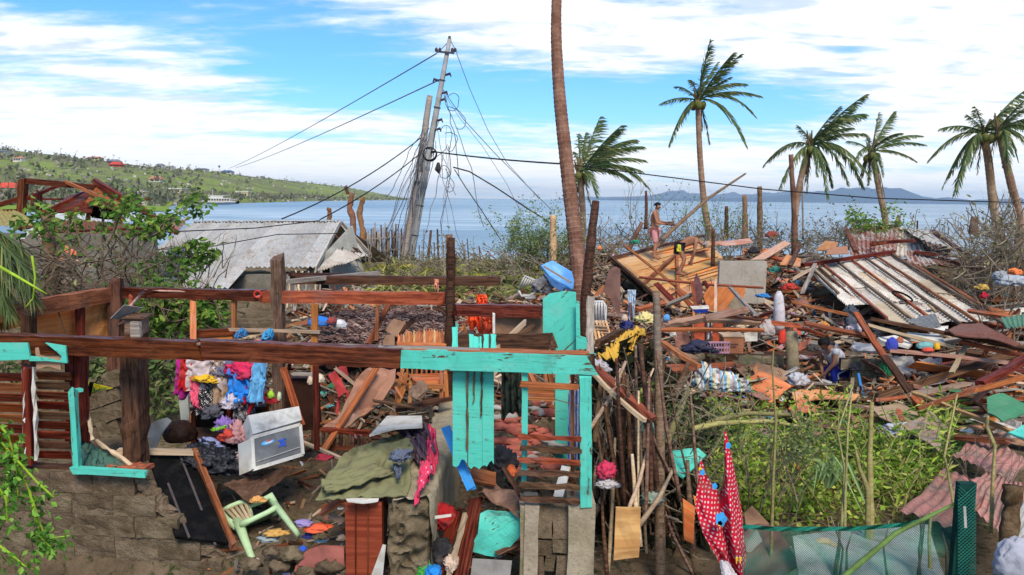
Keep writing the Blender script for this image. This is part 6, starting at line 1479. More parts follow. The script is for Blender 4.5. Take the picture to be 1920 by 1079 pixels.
# ---------------------------------------------------------------- middle right: walls and household things
w1 = empty('block_wall', P(1385, 740, 13.3), 'low mossy block wall with household things piled on top', 'wall')
zt = P(1385, 664, 13.3).z; blockwall(gp(1284, 13.4), gp(1490, 13.2), zt-.8, zt, BLOCKG, w1, mortar=DARKWOOD)
w2 = empty('block_wall', P(1700, 740, 13.0), 'low block wall right of the crouching boy, draped with white cloths', 'wall')
zt = P(1700, 676, 13.0).z; blockwall(gp(1608, 13.1), gp(1785, 12.9), zt-.8, zt, BLOCKG, w2, lambda x, z: not (x > 1.35 and z > zt-.22), mortar=DARKWOOD)
MB().tube([P(1487, 735, 12.8), P(1486, 680, 12.8), P(1484, 622, 12.8)], [.115, .11, .105], 9).build('post', BLOCKG, None, 'mossy concrete post at the right end of the low block wall', 'post', smooth_=True)
POLEW = wood('stripped_pole', (.20, .10, .06), (.34, .19, .12), .4)
L3 = [
 ('pole', (1240, 612, 11, 1322, 596, 11.5), .10, .09, POLEW, 'thick stripped pole running right from the tall dark post, left piece'),
 ('pole', (1318, 598, 11.4, 1402, 581, 12), .10, .09, POLEW, 'thick stripped pole rising right above the school chairs'),
 ('plank', (1238, 619, 10.6, 1432, 620, 11), .05, .04, REDWOOD, 'long thin level lath below the thick stripped pole'),
 ('pole', (1316, 601, 12, 1432, 608, 12.2), .06, .06, POLEW, 'thinner stripped pole crossing above the toppled chairs'),
 ('pole', (1352, 592, 12.5, 1450, 606, 12.5), .09, .08, DARKWOOD, 'dark brown pole crossing behind the clear plastic bag'),
 ('pole', (1430, 606, 12, 1500, 612, 12), .08, .07, REDWOOD, 'brown pole running right past the rolled white cloth'),
 ('plank', (1370, 540, 15, 1418, 592, 12.5), .09, .04, GREYWOOD, 'grey plank slanting down over the orange boards'),
 ('plank', (1242, 642, 10.5, 1312, 688, 9.8), .12, .05, REDWOOD, 'wide brown plank slanting down to the striped sack'),
 ('pole', (1120, 645, 8.6, 1166, 622, 9.2), .07, .07, DARKWOOD, 'dark pole end under the yellow cloth'),
 ('plank', (1301, 575, 14.4, 1299, 645, 13.6), .05, .05, ORANGE, 'upright orange stud beside the stacked school chairs'),
 ('plank', (1342, 525, 14.5, 1342, 588, 13.5), .05, .05, PALEWOOD, 'upright pale stud in front of the orange boards'),
 ('plank', (1298, 528, 15, 1304, 576, 14.5), .06, .05, REDWOOD, 'upright brown stud left of the orange boards'),
 ('plank', (1195, 580, 14, 1245, 568, 14.5), .12, .06, REDWOOD, 'brown beam end at the foot of the plywood roof'),
 ('plank', (1245, 575, 14.5, 1300, 552, 15), .07, .06, GREYWOOD, 'grey beam continuing along the foot of the plywood roof'),
 ('plank', (1184, 598, 11, 1181, 545, 13), .04, .04, DARKRED, 'thin dark lath hanging beside the pale blue shirt'),
 ('plank', (1605, 588, 12.6, 1660, 672, 11.6), .11, .04, REDWOOD, 'upper half of the long reddish plank slanting in front of the cloth draped wall'),
 ('plank', (1658, 668, 11.6, 1706, 736, 11), .11, .05, DARKWOOD, 'dark plank continuing down below the orange flowered white cloth'),
 ('plank', (1708, 738, 11, 1746, 778, 10.6), .11, .04, REDWOOD, 'reddish plank end pointing down right of the long bamboo'),
 ('plank', (1667, 657, 12.2, 1888, 680, 12), .12, .05, wood('clean_salmon_wood', (.36, .185, .11), (.50, .29, .19), .25), 'long clean salmon coloured beam lying level at right'),
 ('plank', (1640, 750, 11, 1700, 742, 11), .12, .05, REDWOOD, 'brown plank left of the beam crossing'),
 ('plank', (1700, 740, 11, 1812, 720, 11.4), .14, .05, wood('grey_brown_plank', (.20, .12, .08), (.32, .21, .15), .4), 'wide grey brown plank below the right block wall'),
 ('plank', (1838, 718, 10.6, 1925, 672, 11), .14, .08, DARKRED, 'heavy dark red beam rising to the right edge'),
 ('plank', (1810, 735, 10.5, 1925, 705, 10.5), .11, .06, REDWOOD, 'brown beam below the heavy dark red one at the right edge'),
 ('plank', (1720, 768, 10, 1850, 722, 10.6), .07, .05, REDWOOD, 'reddish beam under the grey brown plank'),
 ('pole', (1712, 737, 10.8, 1800, 772, 9.8), .05, .05, BAMBOO, 'long yellow bamboo pole slanting right, upper part'),
 ('pole', (1798, 771, 9.8, 1930, 826, 9), .05, .05, BAMBOO, 'long yellow bamboo pole slanting right, lower part'),
 ('plank', (1508, 606, 12.6, 1640, 632, 12.4), .09, .05, REDWOOD, 'brown plank above the crouching boy'),
 ('plank', (1496, 616, 12.6, 1545, 630, 12.5), .08, .05, DARKRED, 'dark plank just above the crouching boy\'s head'),
 ('plank', (1484, 566, 13.2, 1590, 590, 13), .09, .05, REDWOOD, 'brown plank left of the hanging jeans'),
 ('plank', (1632, 598, 13, 1775, 625, 12.6), .11, .06, DARKWOOD, 'dark plank right of the green weed sprig'),
 ('plank', (1628, 610, 12.6, 1790, 652, 12.2), .08, .05, PALEWOOD, 'pale plank under the dark plank by the weed sprig'),
 ('plank', (1770, 622, 12.4, 1925, 655, 11.8), .10, .07, DARKWOOD, 'dark beam under the rusty oval sheet'),
 ('plank', (1815, 583, 14.2, 1925, 600, 13.5), .08, .05, REDWOOD, 'thin brown plank at the foot of the pale fallen roof'),
 ('plank', (1784, 700, 11.6, 1810, 650, 12.4), .07, .04, PALEWOOD, 'splintered pale plank standing near the pink white cloth'),
 ('plank', (1800, 640, 12.2, 1925, 668, 11.5), .09, .06, REDWOOD, 'reddish beam under the dark beam at right'),
 ('plank', (1480, 500, 18, 1500, 460, 21), .10, .08, DARKWOOD, 'dark forked timber left of the pale fallen roof'),
 ('plank', (1528, 497, 18, 1505, 548, 16), .08, .07, GREYWOOD, 'grey leaning post at the left end of the pale fallen roof'),
 ('plank', (1484, 525, 18.5, 1532, 500, 19), .07, .06, PALEWOOD, 'pale pole left of the pale fallen roof'),
 ('plank', (1480, 492, 20, 1440, 480, 21), .2, .06, REDWOOD, 'wide salmon plank near the tarpaulin shelter'),
 ('plank', (1400, 500, 19, 1476, 455, 22), .22, .04, wood('clean_salmon_wood', (.36, .185, .11), (.50, .29, .19)), 'pair of wide salmon planks slanting up, right of the grey wall'),
 ('plank', (1285, 672, 12.6, 1268, 655, 13), .5, .05, CARD, 'dusty pink board lying left of the low block wall'),
 ('plank', (1118, 690, 7.2, 1225, 785, 6.6), .09, .04, REDWOOD, 'reddish plank slanting down from the turquoise corner post'),
 ('plank', (1112, 700, 7.0, 1210, 790, 6.5), .05, .03, PALEWOOD, 'pale lath lying beside the reddish slanting plank'),
]
for nm, p, w, h, m, lab in L3:
 pbeam(nm, p, w, h, m, None, lab, nm, roll=R.uniform(-.3, .5), seg=8, jit=.1, bend=R.uniform(-.02, .02))
# school chairs
for k, (px, d, lab) in enumerate(((1313, 13.6, 'school chair with orange seat and black frame left of the orange cabinet'), (1348, 13.9, 'second school chair with red orange back beside the first'))):
 sc = empty('school_chair', P(px, 650, d), lab, 'chair')
 for a in ((-16, 590, -16, 645), (12, 598, 12, 645)): pbeam('leg', (px+a[0], a[1], d, px+a[2], a[3], d), .03, .03, STEEL, sc, splinter=0)
 pbeam('frame', (px-16, 617, d, px+12, 617, d), .03, .03, STEEL, sc, splinter=0)
 pboard('seat', [(px-12, 601), (px+10, 601), (px+10, 614), (px-12, 614)], d+.05, .02, plain('red_orange_board', (.48, .10, .045), .55), sc)
 pboard('backrest', [(px-12, 622), (px+10, 622), (px+10, 642), (px-12, 642)], d+.05, .02, plain('red_orange_board', (.48, .10, .045), .55), sc)
OB = wood('orange_red_board', (.46, .12, .035), (.58, .18, .06), .2, .6, .4)
BO = [
 ('board', [(1318, 555), (1330, 538), (1398, 540), (1390, 585), (1365, 588), (1328, 582)], 15.5, OB, 'large orange red board leaning behind the school chairs'),
 ('board', [(1364, 575), (1378, 556), (1396, 562), (1386, 590)], 15.2, CEM, 'grey triangular slab leaning on the orange red board'),
 ('board', [(1300, 530), (1306, 512), (1318, 540), (1316, 570), (1304, 572)], 15.8, plain('dark_pink_cloth', (.16, .07, .07), .9), 'dark pinkish panel left of the orange red board'),
 ('slab', [(1294, 575), (1328, 573), (1329, 579), (1298, 580)], 13.2, WHITE, 'white folded board on top of the stacked chairs'),
 ('slab', [(1298, 580), (1327, 579), (1326, 586), (1303, 587)], 13.2, plain('blue_binder', (.02, .05, .30), .5), 'dark blue folder under the white folded board'),
 ('board', [(1265, 622), (1293, 624), (1291, 660), (1266, 656)], 13.8, plain('rose_brown_board', (.36, .17, .12), .8), 'rose brown board standing behind the dark blue clothes'),
 ('board', [(1395, 625), (1420, 622), (1420, 640), (1396, 640)], 13.5, WHITE, 'white sheet with holes beside the clear bag'),
 ('board', [(1484, 735, 11.5), (1505, 731, 12), (1560, 735, 12), (1612, 742, 11.8), (1600, 750, 11.4), (1555, 748, 11), (1490, 752, 11)], 0, wood('orange_thin_ply', (.50, .20, .06), (.62, .30, .11), .3, .6, .4), 'curved orange plywood strip lying in front of the boy'),
 ('board', [(1478, 765, 10.6), (1500, 752, 11), (1540, 762, 10.8), (1532, 772, 10.4), (1490, 776, 10.2)], 0, plain('torn_orange_cover', (.58, .15, .07), .7, (.7, .3, .18), 9), 'crumpled orange red sheet lying at the edge of the vines'),
 ('board', [(1482, 770, 10.2), (1502, 776, 10.2), (1506, 788, 9.9), (1488, 792, 9.8)], 0, CARD, 'brown cardboard flap at the left end of the orange debris'),
 ('board', [(1632, 765, 10.6), (1690, 757, 11), (1722, 776, 10.5), (1720, 800, 9.8), (1680, 795, 9.9), (1650, 782, 10.2)], 0, plain('buff_board', (.38, .26, .16), .8, (.3, .2, .13), 3), 'large buff coloured board lying above the vine leaves'),
 ('board', [(1680, 768, 10.2), (1688, 767, 10.2), (1696, 785, 9.8), (1692, 794, 9.7), (1686, 788, 9.8)], 0, REDWOOD, 'small oval red brown slat on the buff board'),
 ('board', [(1850, 745, 9.8), (1880, 738, 10), (1925, 760, 9.6), (1925, 775, 9.2), (1880, 792, 8.9), (1852, 775, 9.2)], 0, GREENP, 'curved green painted sheet at the right edge'),
 ('board', [(1890, 812, 8), (1925, 798, 8.2), (1925, 825, 7.8)], 0, TEAL, 'turquoise board corner at the right edge'),
 ('board', [(1778, 620, 12.2), (1800, 608, 12.8), (1840, 608, 12.8), (1880, 628, 12.2), (1912, 645, 11.6), (1904, 650, 11.5), (1850, 636, 11.8), (1790, 628, 12)], 0, rust('rusty_oval', (.24, .12, .08), (.20, .07, .04)), 'long oval rusty brown sheet lying on the planks at right'),
 ('slab', [(1592, 650, 13.0), (1598, 643, 13.2), (1645, 648, 12.6), (1650, 662, 12.2), (1600, 660, 13.0)], 0, plain('pale_grey_slab', (.50, .50, .49), .7), 'pale grey foam slab behind the crouching boy'),
 ('slab', [(1645, 634, 12.6), (1676, 632, 12.8), (1712, 645, 12.5), (1704, 652, 12.3), (1660, 644, 12.4)], 0, WHITE, 'white tray lying left of the salmon beam end'),
 ('slab', [(1700, 624, 12.9), (1760, 630, 12.8), (1772, 645, 12.4), (1708, 638, 12.5)], 0, WHITE, 'white sheet under the pale plank at right'),
 ('slab', [(1735, 615, 13.2), (1778, 612, 13.4), (1776, 624, 13), (1744, 624, 13)], 0, WHITE, 'small white board left of the rusty oval sheet'),
 ('board', [(1345, 486), (1362, 490), (1434, 486), (1433, 498), (1350, 502)], 19, CEM, 'grey cement slab lying along the grey wall top'),
 ('board', [(1462, 498, 19), (1475, 478, 20), (1502, 486, 20), (1500, 500, 19)], 0, wood('orange_thin_ply', (.50, .20, .06), (.62, .30, .11)), 'orange board tilted left of the pale fallen roof'),
 ('board', [(1530, 470, 21), (1548, 452, 22), (1572, 455, 22), (1566, 466, 21)], 0, wood('orange_thin_ply', (.50, .20, .06), (.62, .30, .11)), 'bright orange board between the bare shrub and the rust streaked roof'),
 ('board', [(1548, 478, 20.4), (1556, 465, 21), (1588, 462, 21.5), (1592, 476, 20.6)], 0, wood('rose_brown_ply', (.34, .14, .08), (.42, .2, .12), .2), 'red brown box side by the corner of the pale fallen roof'),
 ('board', [(1268, 460, 23), (1330, 452, 24), (1345, 460, 23)], 0, BAMBOO, 'bamboo mat edge behind the bending man'),
 ('sheet', [(1330, 455, 22), (1405, 448, 23.5), (1412, 455, 22.6), (1360, 462, 21.8)], 0, plain('salmon_sheet', (.46, .20, .13), .8, (.55, .4, .32), 2), 'salmon and white sheet over the lumber stack behind the plywood roof'),
 ('board', [(1195, 785, 7.8), (1240, 800, 8), (1262, 850, 7.5), (1245, 835, 7.4), (1185, 800, 7.4)], 0, plain('pale_green_plastic_sheet', (.22, .36, .27), .5, (.10, .2, .14), 5), 'pale green plastic sheet in the thicket right of the house corner'),
 ('board', [(1258, 848, 7.2), (1310, 842, 7.2), (1324, 855, 7.1), (1280, 898, 6.9), (1262, 880, 6.9)], 0, TEAL, 'small torn turquoise board at the foot of the thicket'),
 ('board', [(1155, 952), (1201, 951), (1198, 1046), (1150, 1050)], 5.8, PLY, 'small orange brown plywood board propped in the thicket bottom'),
 ('board', [(1280, 935), (1302, 950), (1300, 1020), (1282, 1010)], 6.3, TAN, 'tan plywood scrap left of the red polka dot cloth'),
 ('board', [(1300, 930), (1320, 940), (1325, 970), (1305, 960)], 6.4, TAN, 'smaller tan scrap tucked behind the red polka dot cloth'),
 ('board', [(1396, 1000, 6), (1420, 985, 6.2), (1450, 985, 6.2), (1500, 1060, 5.6), (1440, 1100, 5.2), (1396, 1079, 5.4)], 0, wood('brown_sheet', (.15, .07, .045), (.24, .12, .08)), 'brown board lying behind the green net at the bottom'),
 ('board', [(1396, 1020), (1420, 995), (1430, 1015), (1400, 1042)], 5.7, GREYC, 'grey fibre board scrap on the brown board'),
 ('board', [(1396, 965), (1410, 948), (1442, 982), (1430, 990), (1398, 985)], 6.4, CARD, 'orange brown cardboard behind the right side of the polka dot cloth'),
 ('board', [(1485, 1008, 5.6), (1600, 992, 6.5), (1740, 985, 6.8), (1770, 1079, 5.4), (1500, 1100, 5.2)], 0, plain('grey_foam_sheet', (.30, .30, .27), .8, (.16, .18, .13), 5), 'large pale grey sheet lying behind the green net'),
]
for nm, pts, d, m, lab in BO: pboard(nm, pts, d, .02 if nm != 'slab' else .05, m, None, lab, nm, warp=.02)
bx = empty('cabinet', P(1371, 665, 13.3), 'open topped orange brown wooden box on the low block wall', 'box')
MB().box(P(1371, 645, 13.5), (.36, .3, .34)).build('body', wood('box_wood', (.30, .10, .045), (.42, .16, .07), .3), bx); MB().box(P(1371, 628, 13.5)+V((0, 0, 0)), (.40, .34, .03)).build('lid', PALEWOOD, bx)
pbeam('handle', (1362, 646, 13.3, 1384, 646, 13.3), .02, .02, STEEL, bx)
def basket(px0, px1, py0, py1, d, mat, label):
 e = empty('crate', P((px0+px1)/2, py1, d), label, 'crate')
 for py in (py0, (py0+py1)/2, py1): pbeam('rail', (px0, py, d, px1, py, d), .02, .02, mat, e, splinter=0, seg=1); pbeam('rail', (px0, py-1, d+.25, px1, py-1, d+.25), .02, .02, mat, e, splinter=0, seg=1)
 for i in range(9): x = px0+(px1-px0)*i/8; pbeam('rib', (x, py0, d-.01, x, py1, d-.01), .018, .012, mat, e, splinter=0, seg=1)
basket(1327, 1368, 643, 662, 12.9, plain('pale_pink_plastic', (.62, .34, .42), .5), 'pale pink plastic crate on the low block wall')
STRP = cloth('striped_sack', (.5, .5, .5), [(0, (.16, .36, .52)), (.2, (.60, .50, .28)), (.4, (.55, .58, .55)), (.62, (.50, .26, .26)), (.75, (.18, .38, .5)), (.88, (.62, .60, .5))], 'stripes', k=12)
CRM = [
 ('clothes', 1310, 654, 12.9, .62, .2, (.03, .035, .07), 'dark blue clothes heaped on the left of the low block wall'),
 ('sack', 1325, 716, 10.3, .36, .40, STRP, 'blue and yellow striped cloth bundle hanging left of the mossy wall'),
 ('sack', 1365, 722, 10.2, .55, .26, STRP, 'pink and blue striped cloth bundle beside the first striped one'),
 ('sack', 1270, 752, 9.6, .44, .30, (.36, .31, .23), 'pale beige sack below the striped bundles'),
 ('clear_bag', 1438, 620, 12.0, .26, .30, (.42, .36, .32), 'clear plastic bag knotted on the pole beside the rolled white cloth'),
 ('bag', 1250, 598, 11, .10, .12, (.10, .30, .55), 'light blue bag hanging beside the tall dark post'),
 ('toy', 1171, 598, 9.6, .08, .10, (.60, .42, .32), 'small cream toy beside the yellow white cloth'),
 ('cloth', 1212, 600, 9.4, .26, .14, (.62, .52, .22), 'yellow and white patterned cloth folded at the top of the thicket'),
 ('cloth', 1175, 612, 9.7, .16, .12, (.03, .04, .16), 'navy cloth behind the yellow cloth'),
 ('cloth', 1262, 628, 13, .12, .14, (.55, .52, .45), 'cream plastic cup right of the tall dark post'),
 ('bucket', 1466, 635, 12.6, .12, .34, (.62, .05, .03), 'red orange bucket under the rolled white cloth'),
 ('cloth', 1492, 625, 13.4, .16, .14, (.75, .12, .08), 'red orange scrap right of the mossy post'),
 ('cloth', 1431, 556, 16, .28, .10, (.04, .22, .50), 'bright blue cloth on the rubble left of the rolled cloth'),
 ('cloth', 1480, 540, 17.5, .42, .16, (.42, .04, .03), 'dark red and orange clothes heap left of the pale fallen roof'),
 ('cloth', 1454, 508, 20, .3, .2, (.05, .22, .18), 'sea green crumpled plastic near the salmon planks'),
 ('cloth', 1413, 472, 21, .3, .22, (.03, .03, .035), 'black crumpled tarp among the lumber behind the grey wall'),
 ('cloth', 1447, 442, 25, .34, .22, (.30, .06, .04), 'dark red crumpled cloth on the heap below the snapped trunks'),
 ('cloth', 1366, 456, 23, .26, .16, (.08, .14, .30), 'blue crumpled bag behind the lumber stack'),
 ('cloth', 1191, 455, 22, .26, .14, (.03, .22, .14), 'green plastic heap left of the man in pink shorts'),
 ('cloth', 1124, 467, 19, .12, .14, (.66, .22, .08), 'orange rag on the dark leaning post'),
 ('cloth', 1594, 612, 13, .2, .3, (.07, .08, .10), 'dark grey jeans hung over a stub above the boy'),
 ('cloth', 1596, 588, 13.4, .28, .26, (.06, .07, .09), 'dark grey shirt bunched on the pale fallen roof corner'),
 ('jar', 1672, 650, 12.2, .20, .26, (.04, .06, .34), 'blue plastic drum lid near the white tray'),
 ('pot', 1687, 640, 12.4, .12, .12, (.38, .13, .07), 'small terracotta pot holding a green weed sprig'),
 ('toy', 1735, 650, 12.2, .30, .14, (.16, .36, .34), 'pale teal plastic heap above the salmon beam'),
 ('toy', 1757, 652, 12.1, .10, .14, (.70, .38, .03), 'yellow plastic piece above the salmon beam'),
 ('toy', 1740, 657, 12.1, .2, .08, (.60, .08, .05), 'red plastic piece above the salmon beam'),
 ('cloth', 1600, 618, 12.6, .24, .16, (.50, .42, .42), 'white and red clothes under the hanging jeans'),
 ('cloth', 1605, 690, 12.9, .22, .16, (.1, .09, .09), 'black rag left end of the right block wall'),
 ('cloth', 1524, 655, 12.2, .2, .12, (.05, .05, .05), 'black pot left of the crouching boy'),
 ('cloth', 1498, 715, 12, .3, .2, (.42, .42, .44), 'white plastic bag between the mossy post and the boy'),
 ('cloth', 1688, 808, 9.6, .55, .16, (.44, .44, .47), 'pale lilac grey cloth lying above the vines'),
 ('cloth', 1840, 540, 17, .3, .14, (.65, .42, .1), 'yellow orange heap beside the pale fallen roof edge'),
 ('cloth', 1845, 556, 15.5, .16, .12, (.5, .02, .04), 'crimson container right of the pale fallen roof'),
 ('cloth', 1905, 512, 15, .25, .14, (.75, .20, .06), 'orange rag at the right edge'),
 ('cloth', 1895, 530, 15.5, .6, .25, (.36, .40, .44), 'grey blue plastic sheet bunched near the right edge'),
 ('cloth', 1880, 520, 16, .4, .2, (.30, .32, .34), 'silver grey plastic beside the grey blue sheet'),
 ('cloth', 1135, 886, 6.6, .16, .18, (.55, .04, .10), 'crimson and white printed bag in the thicket'),
 ('cloth', 1138, 908, 6.6, .2, .1, (.45, .42, .42), 'white bag below the crimson one in the thicket'),
 ('cloth', 1222, 940, 6.6, .2, .14, (.24, .30, .24), 'pale green bottle bundle low in the thicket'),
 ('cloth', 1165, 715, 7.8, .12, .2, (.58, .40, .38), 'red and white ribbon bundle beside the corner post'),
 ('cloth', 1118, 690, 7.4, .24, .14, (.40, .36, .38), 'pale grey rag behind the corner post'),
 ('jerrycan', 1905, 1060, 4.6, .28, .34, (.36, .36, .40), 'grey plastic jerrycan in the bottom right corner'),
 ('cloth', 1475, 1040, 5.9, .1, .1, (.4, .4, .4), 'pale scrap caught behind the green net'),
 ('cloth', 1880, 480, 19, .4, .3, (.03, .03, .03), 'black sheet heap beside the dry branches'),
]
for nm, px, py, d, w, h, c, lab in CRM:
 m = c if not isinstance(c, tuple) else cloth('v%02d%02d%02d' % tuple(int(q*99) for q in c), c)
 nm2 = {'cloth': 'cloth_bundle'}.get(nm, nm)
 crumple(nm2, P(px, py, d), (w, w*.6, h*1.15), m, None, lab, nm.replace('_', ' '), amp=.4 if nm in ('cloth', 'clothes', 'sack') else .15)
# hanging cloths
YC = cloth('yellow_cloth', (.60, .34, .05))
drape('yellow_cloth', [P(1170, 622, 9.2), P(1207, 610, 9.0), P(1150, 656, 8.2), P(1116, 668, 7.8)], YC, None, 'mustard yellow cloth draped over a pole right of the turquoise corner', 'cloth', fold=.035, nf=2.5, crump=.08, hem=.12)
drape('yellow_cloth', [P(1176, 625, 8.9), P(1200, 618, 8.9), P(1180, 672, 8.5), P(1168, 690, 8.4)], YC, None, 'pointed end of the mustard yellow cloth hanging down', 'cloth', fold=.035, nf=2, crump=.05, hem=.12)
def hang(px, py, w, h, d, mat, label, name='cloth', taper=1.0, **kw):
 x = P(px, py, d); s = h*d/F/2; ww = w*d/F/2
 kw = {**dict(fold=.03, nf=3, crump=.03, hem=.08), **kw}
 return drape(name, [x+V((-ww, 0, s)), x+V((ww, 0, s)), x+V((ww*taper, 0, -s)), x+V((-ww*taper, 0, -s))], mat, None, label, 'cloth', **kw)
hang(1184, 572, 16, 58, 12, cloth('pale_blue_cloth', (.45, .55, .66)), 'pale blue shirt hanging under the plywood roof', 'shirt', .6)
# rolled white cloth
rw = MB(); rw.tube([P(1461, 546, 12.4), P(1460, 556, 12.4), P(1461, 585, 12.4), P(1460, 612, 12.4), P(1460, 619, 12.4)], [.03, .075, .095, .10, .07], 12)
rw.build('rolled_cloth', cloth('white_cloth', (.55, .50, .50)), None, 'tall white rolled cloth standing above the red bucket', 'cloth', smooth_=True)
WF = cloth('white_flower_cloth', (.60, .57, .52), [(0, (.60, .57, .52)), (.55, (.75, .26, .10)), (.75, (.50, .55, .16)), (.9, (.55, .5, .45))], 'flowers', k=2.6)
drape('pillowcase', [P(1655, 668, 12.6), P(1712, 668, 12.6), P(1722, 702, 12.4), P(1692, 702, 12.4)], WF, None, 'white cloth with orange and green flowers draped over the right block wall', 'cloth', fold=.03, nf=1.5, crump=.05, hem=.08, th=.01)
WR = cloth('white_red_cloth', (.58, .52, .50), [(0, (.58, .52, .5)), (.6, (.60, .12, .14)), (.8, (.58, .5, .5))], 'flowers', k=7)
drape('pillowcase', [P(1722, 674, 12.6), P(1765, 670, 12.6), P(1773, 698, 12.4), P(1745, 692, 12.4)], WR, None, 'smaller white cloth with red pattern draped over the right block wall', 'cloth', fold=.03, nf=1.5, crump=.05, hem=.1, th=.01)
drape('cloth', [P(1648, 682, 12.7), P(1670, 676, 12.7), P(1675, 706, 12.5), P(1664, 706, 12.5)], cloth('green_cloth', (.04, .28, .11)), None, 'green and red cloth draped left of the orange flowered white cloth', 'cloth', fold=.03, nf=1.5, crump=.05)
pbeam('stick', (1609, 700, 12.4, 1617, 742, 12.2), .04, .03, BLUEP, None, 'short bright blue stick leaning on the right block wall', 'stick')
csheet('green_sheet', [P(1876, 596, 13), P(1925, 590, 13), P(1925, 612, 12.5), P(1888, 618, 12.5)], rust('green_corrugated', (.14, .28, .17), a=.75), None, 'green corrugated sheet at the right edge among the planks', 'sheet')
csheet('grey_sheet', [P(1700, 600, 13.4), P(1752, 588, 13.8), P(1765, 612, 13.2), P(1740, 620, 13)], rust('dark_grey_corrugated', (.20, .20, .19), a=.7), None, 'dark grey corrugated scrap below the pale fallen roof', 'sheet', pitch=.12)
# white rack and rattan frame by the corner
rk = empty('plastic_chair', P(1120, 640, 10.5), 'upturned white plastic chair back standing behind the turquoise corner', 'chair')
for i in range(6): pole('back_slat', [P(1107+i*5.2, 603, 10.5), P(1107+i*5.3, 575, 10.5), P(1109+i*4.8, 568-2*math.sin(i/5*3.1), 10.5)], .016, plain('aged_white_plastic', (.52, .50, .46), .6), rk)
pole('rim', [P(1106, 604, 10.5), P(1105, 574, 10.5), P(1112, 566, 10.5), P(1130, 566, 10.5), P(1136, 575, 10.5), P(1136, 602, 10.5), P(1106, 604, 10.5)], .018, MATS['aged_white_plastic'], rk)
rt = empty('rattan_frame', P(1125, 640, 10.2), 'woven rattan lattice below the upturned white plastic chair', 'basket')
for i in range(6): pbeam('strip', (1106+i*6, 602, 10.2, 1112+i*7, 642, 10), .03, .01, BAMBOO, rt, seg=2); pbeam('strip', (1105, 604+i*7, 10.15, 1143, 606+i*6, 10.05), .03, .01, PALEWOOD, rt, seg=2)
wc = empty('plastic_chair', P(990, 560, 13), 'fallen white plastic chair on the debris left of the tall bare trunk', 'chair')
for i in range(7): pole('back_slat', [P(974+i*5, 540-i*1.5, 13), P(983+i*4.5, 520+i*1, 13)], .015, MATS['aged_white_plastic'], wc)
pole('rim', [P(972, 545, 13), P(978, 556, 13), P(995, 554, 13), P(1008, 545, 13), P(1012, 530, 13), P(985, 518, 13), P(972, 545, 13)], .022, MATS['aged_white_plastic'], wc)
pboard('seat', [(980, 552), (1000, 552), (1006, 560), (985, 560)], 13, .03, MATS['aged_white_plastic'], wc)
bt = empty('blue_tub', P(1045, 540, 12.5), 'translucent blue plastic tray tipped on top of the turquoise wall board', 'tub')
board('tray', [P(1014, 498, 12.6), P(1035, 492, 12.8), P(1072, 510, 12.6), P(1076, 528, 12.4), P(1074, 545, 12.2), P(1056, 540, 12.2), P(1030, 520, 12.4)], .04, plain('translucent_blue', (.10, .26, .50), .35, (.18, .38, .60), 3), bt)
pbeam('lath', (1020, 500, 12.3, 1070, 530, 12.1), .05, .02, PALEWOOD, bt)
board('rim', [P(1020, 512, 12.2), P(1054, 536, 12.0), P(1056, 548, 12.0), P(1034, 535, 12.1)], .02, plain('blue_rim', (.08, .20, .42), .4), bt)
crumple('cloth_bundle', P(1016, 540, 12.6), (.34, .3, .36), cloth('v_grey', (.20, .19, .19)), None, 'grey bundle under the translucent blue tray', 'cloth')
# ---------------------------------------------------------------- thicket of sticks right of the house corner
rr = random.Random(61)
pole('tall_post', [P(1238, 1100, 6.6), P(1237, 940, 6.7), P(1236, 760, 6.9), P(1233, 640, 7.0), P(1230, 546, 7.1)], [.055, .05, .045, .04, .036], BROWNW, None, 'tall thin dark post standing in the thicket with a pole resting against it', 'post', kn=.07, sub=5, n=8)
tk = [(DARKWOOD, 'dark stick standing in the thicket beside the house corner'), (BROWNW, 'brown grey stick leaning in the thicket beside the house corner'), (PALEWOOD, 'pale thin stick leaning in the thicket beside the house corner'), (BARK, 'brown branch standing in the thicket beside the house corner')]
for i in range(130):
 k = rr.choice((0, 0, 1, 1, 2, 3)); x = rr.uniform(1112, 1300); y0 = rr.uniform(640, 930)+max(0, x-1230)*1.2; d = rr.uniform(6.3, 8.6) if x > 1135 else rr.uniform(6.5, 7.5)
 y1 = y0+rr.uniform(90, 330); dx = rr.uniform(-70, 25) if k != 2 else rr.uniform(-20, 100)
 if y1 > 1090: y1 = 1090
 r_ = rr.uniform(.010, .026)*(1.2 if k == 0 else 1)
 pole('stick', [P(x, y0, d+.3), P(x-dx*.4, (y0+y1)/2, d+.1+rr.uniform(-.05, .05)), P(x-dx, y1, d)], [r_*.7, r_, r_*1.1], tk[k][0], None, tk[k][1].replace('beside the house corner', 'next to the turquoise corner post' if x < 1165 else 'midway between corner post and tall dark post' if x < 1205 else 'just left of the tall dark post' if x < 1238 else 'right of the tall dark post').replace('stick', ('short' if y1-y0 < 200 else 'long')+' stick'), 'stick', 'sticks of the thicket beside the house corner', kn=.12, sub=3, n=5)
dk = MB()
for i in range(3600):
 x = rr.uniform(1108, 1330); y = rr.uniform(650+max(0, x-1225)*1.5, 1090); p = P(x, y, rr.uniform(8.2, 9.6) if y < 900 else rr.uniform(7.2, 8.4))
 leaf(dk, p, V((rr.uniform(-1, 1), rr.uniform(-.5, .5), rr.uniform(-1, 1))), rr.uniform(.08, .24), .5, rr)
dk.build('thicket_shade_leaves', leafmat('shade_dark_leaf', (.012, .016, .007), (.03, .028, .014), (.07, .055, .03), rough=.9), kind='stuff')  # near-black leaves added behind the sticks in place of the thicket's shade
th = MB()
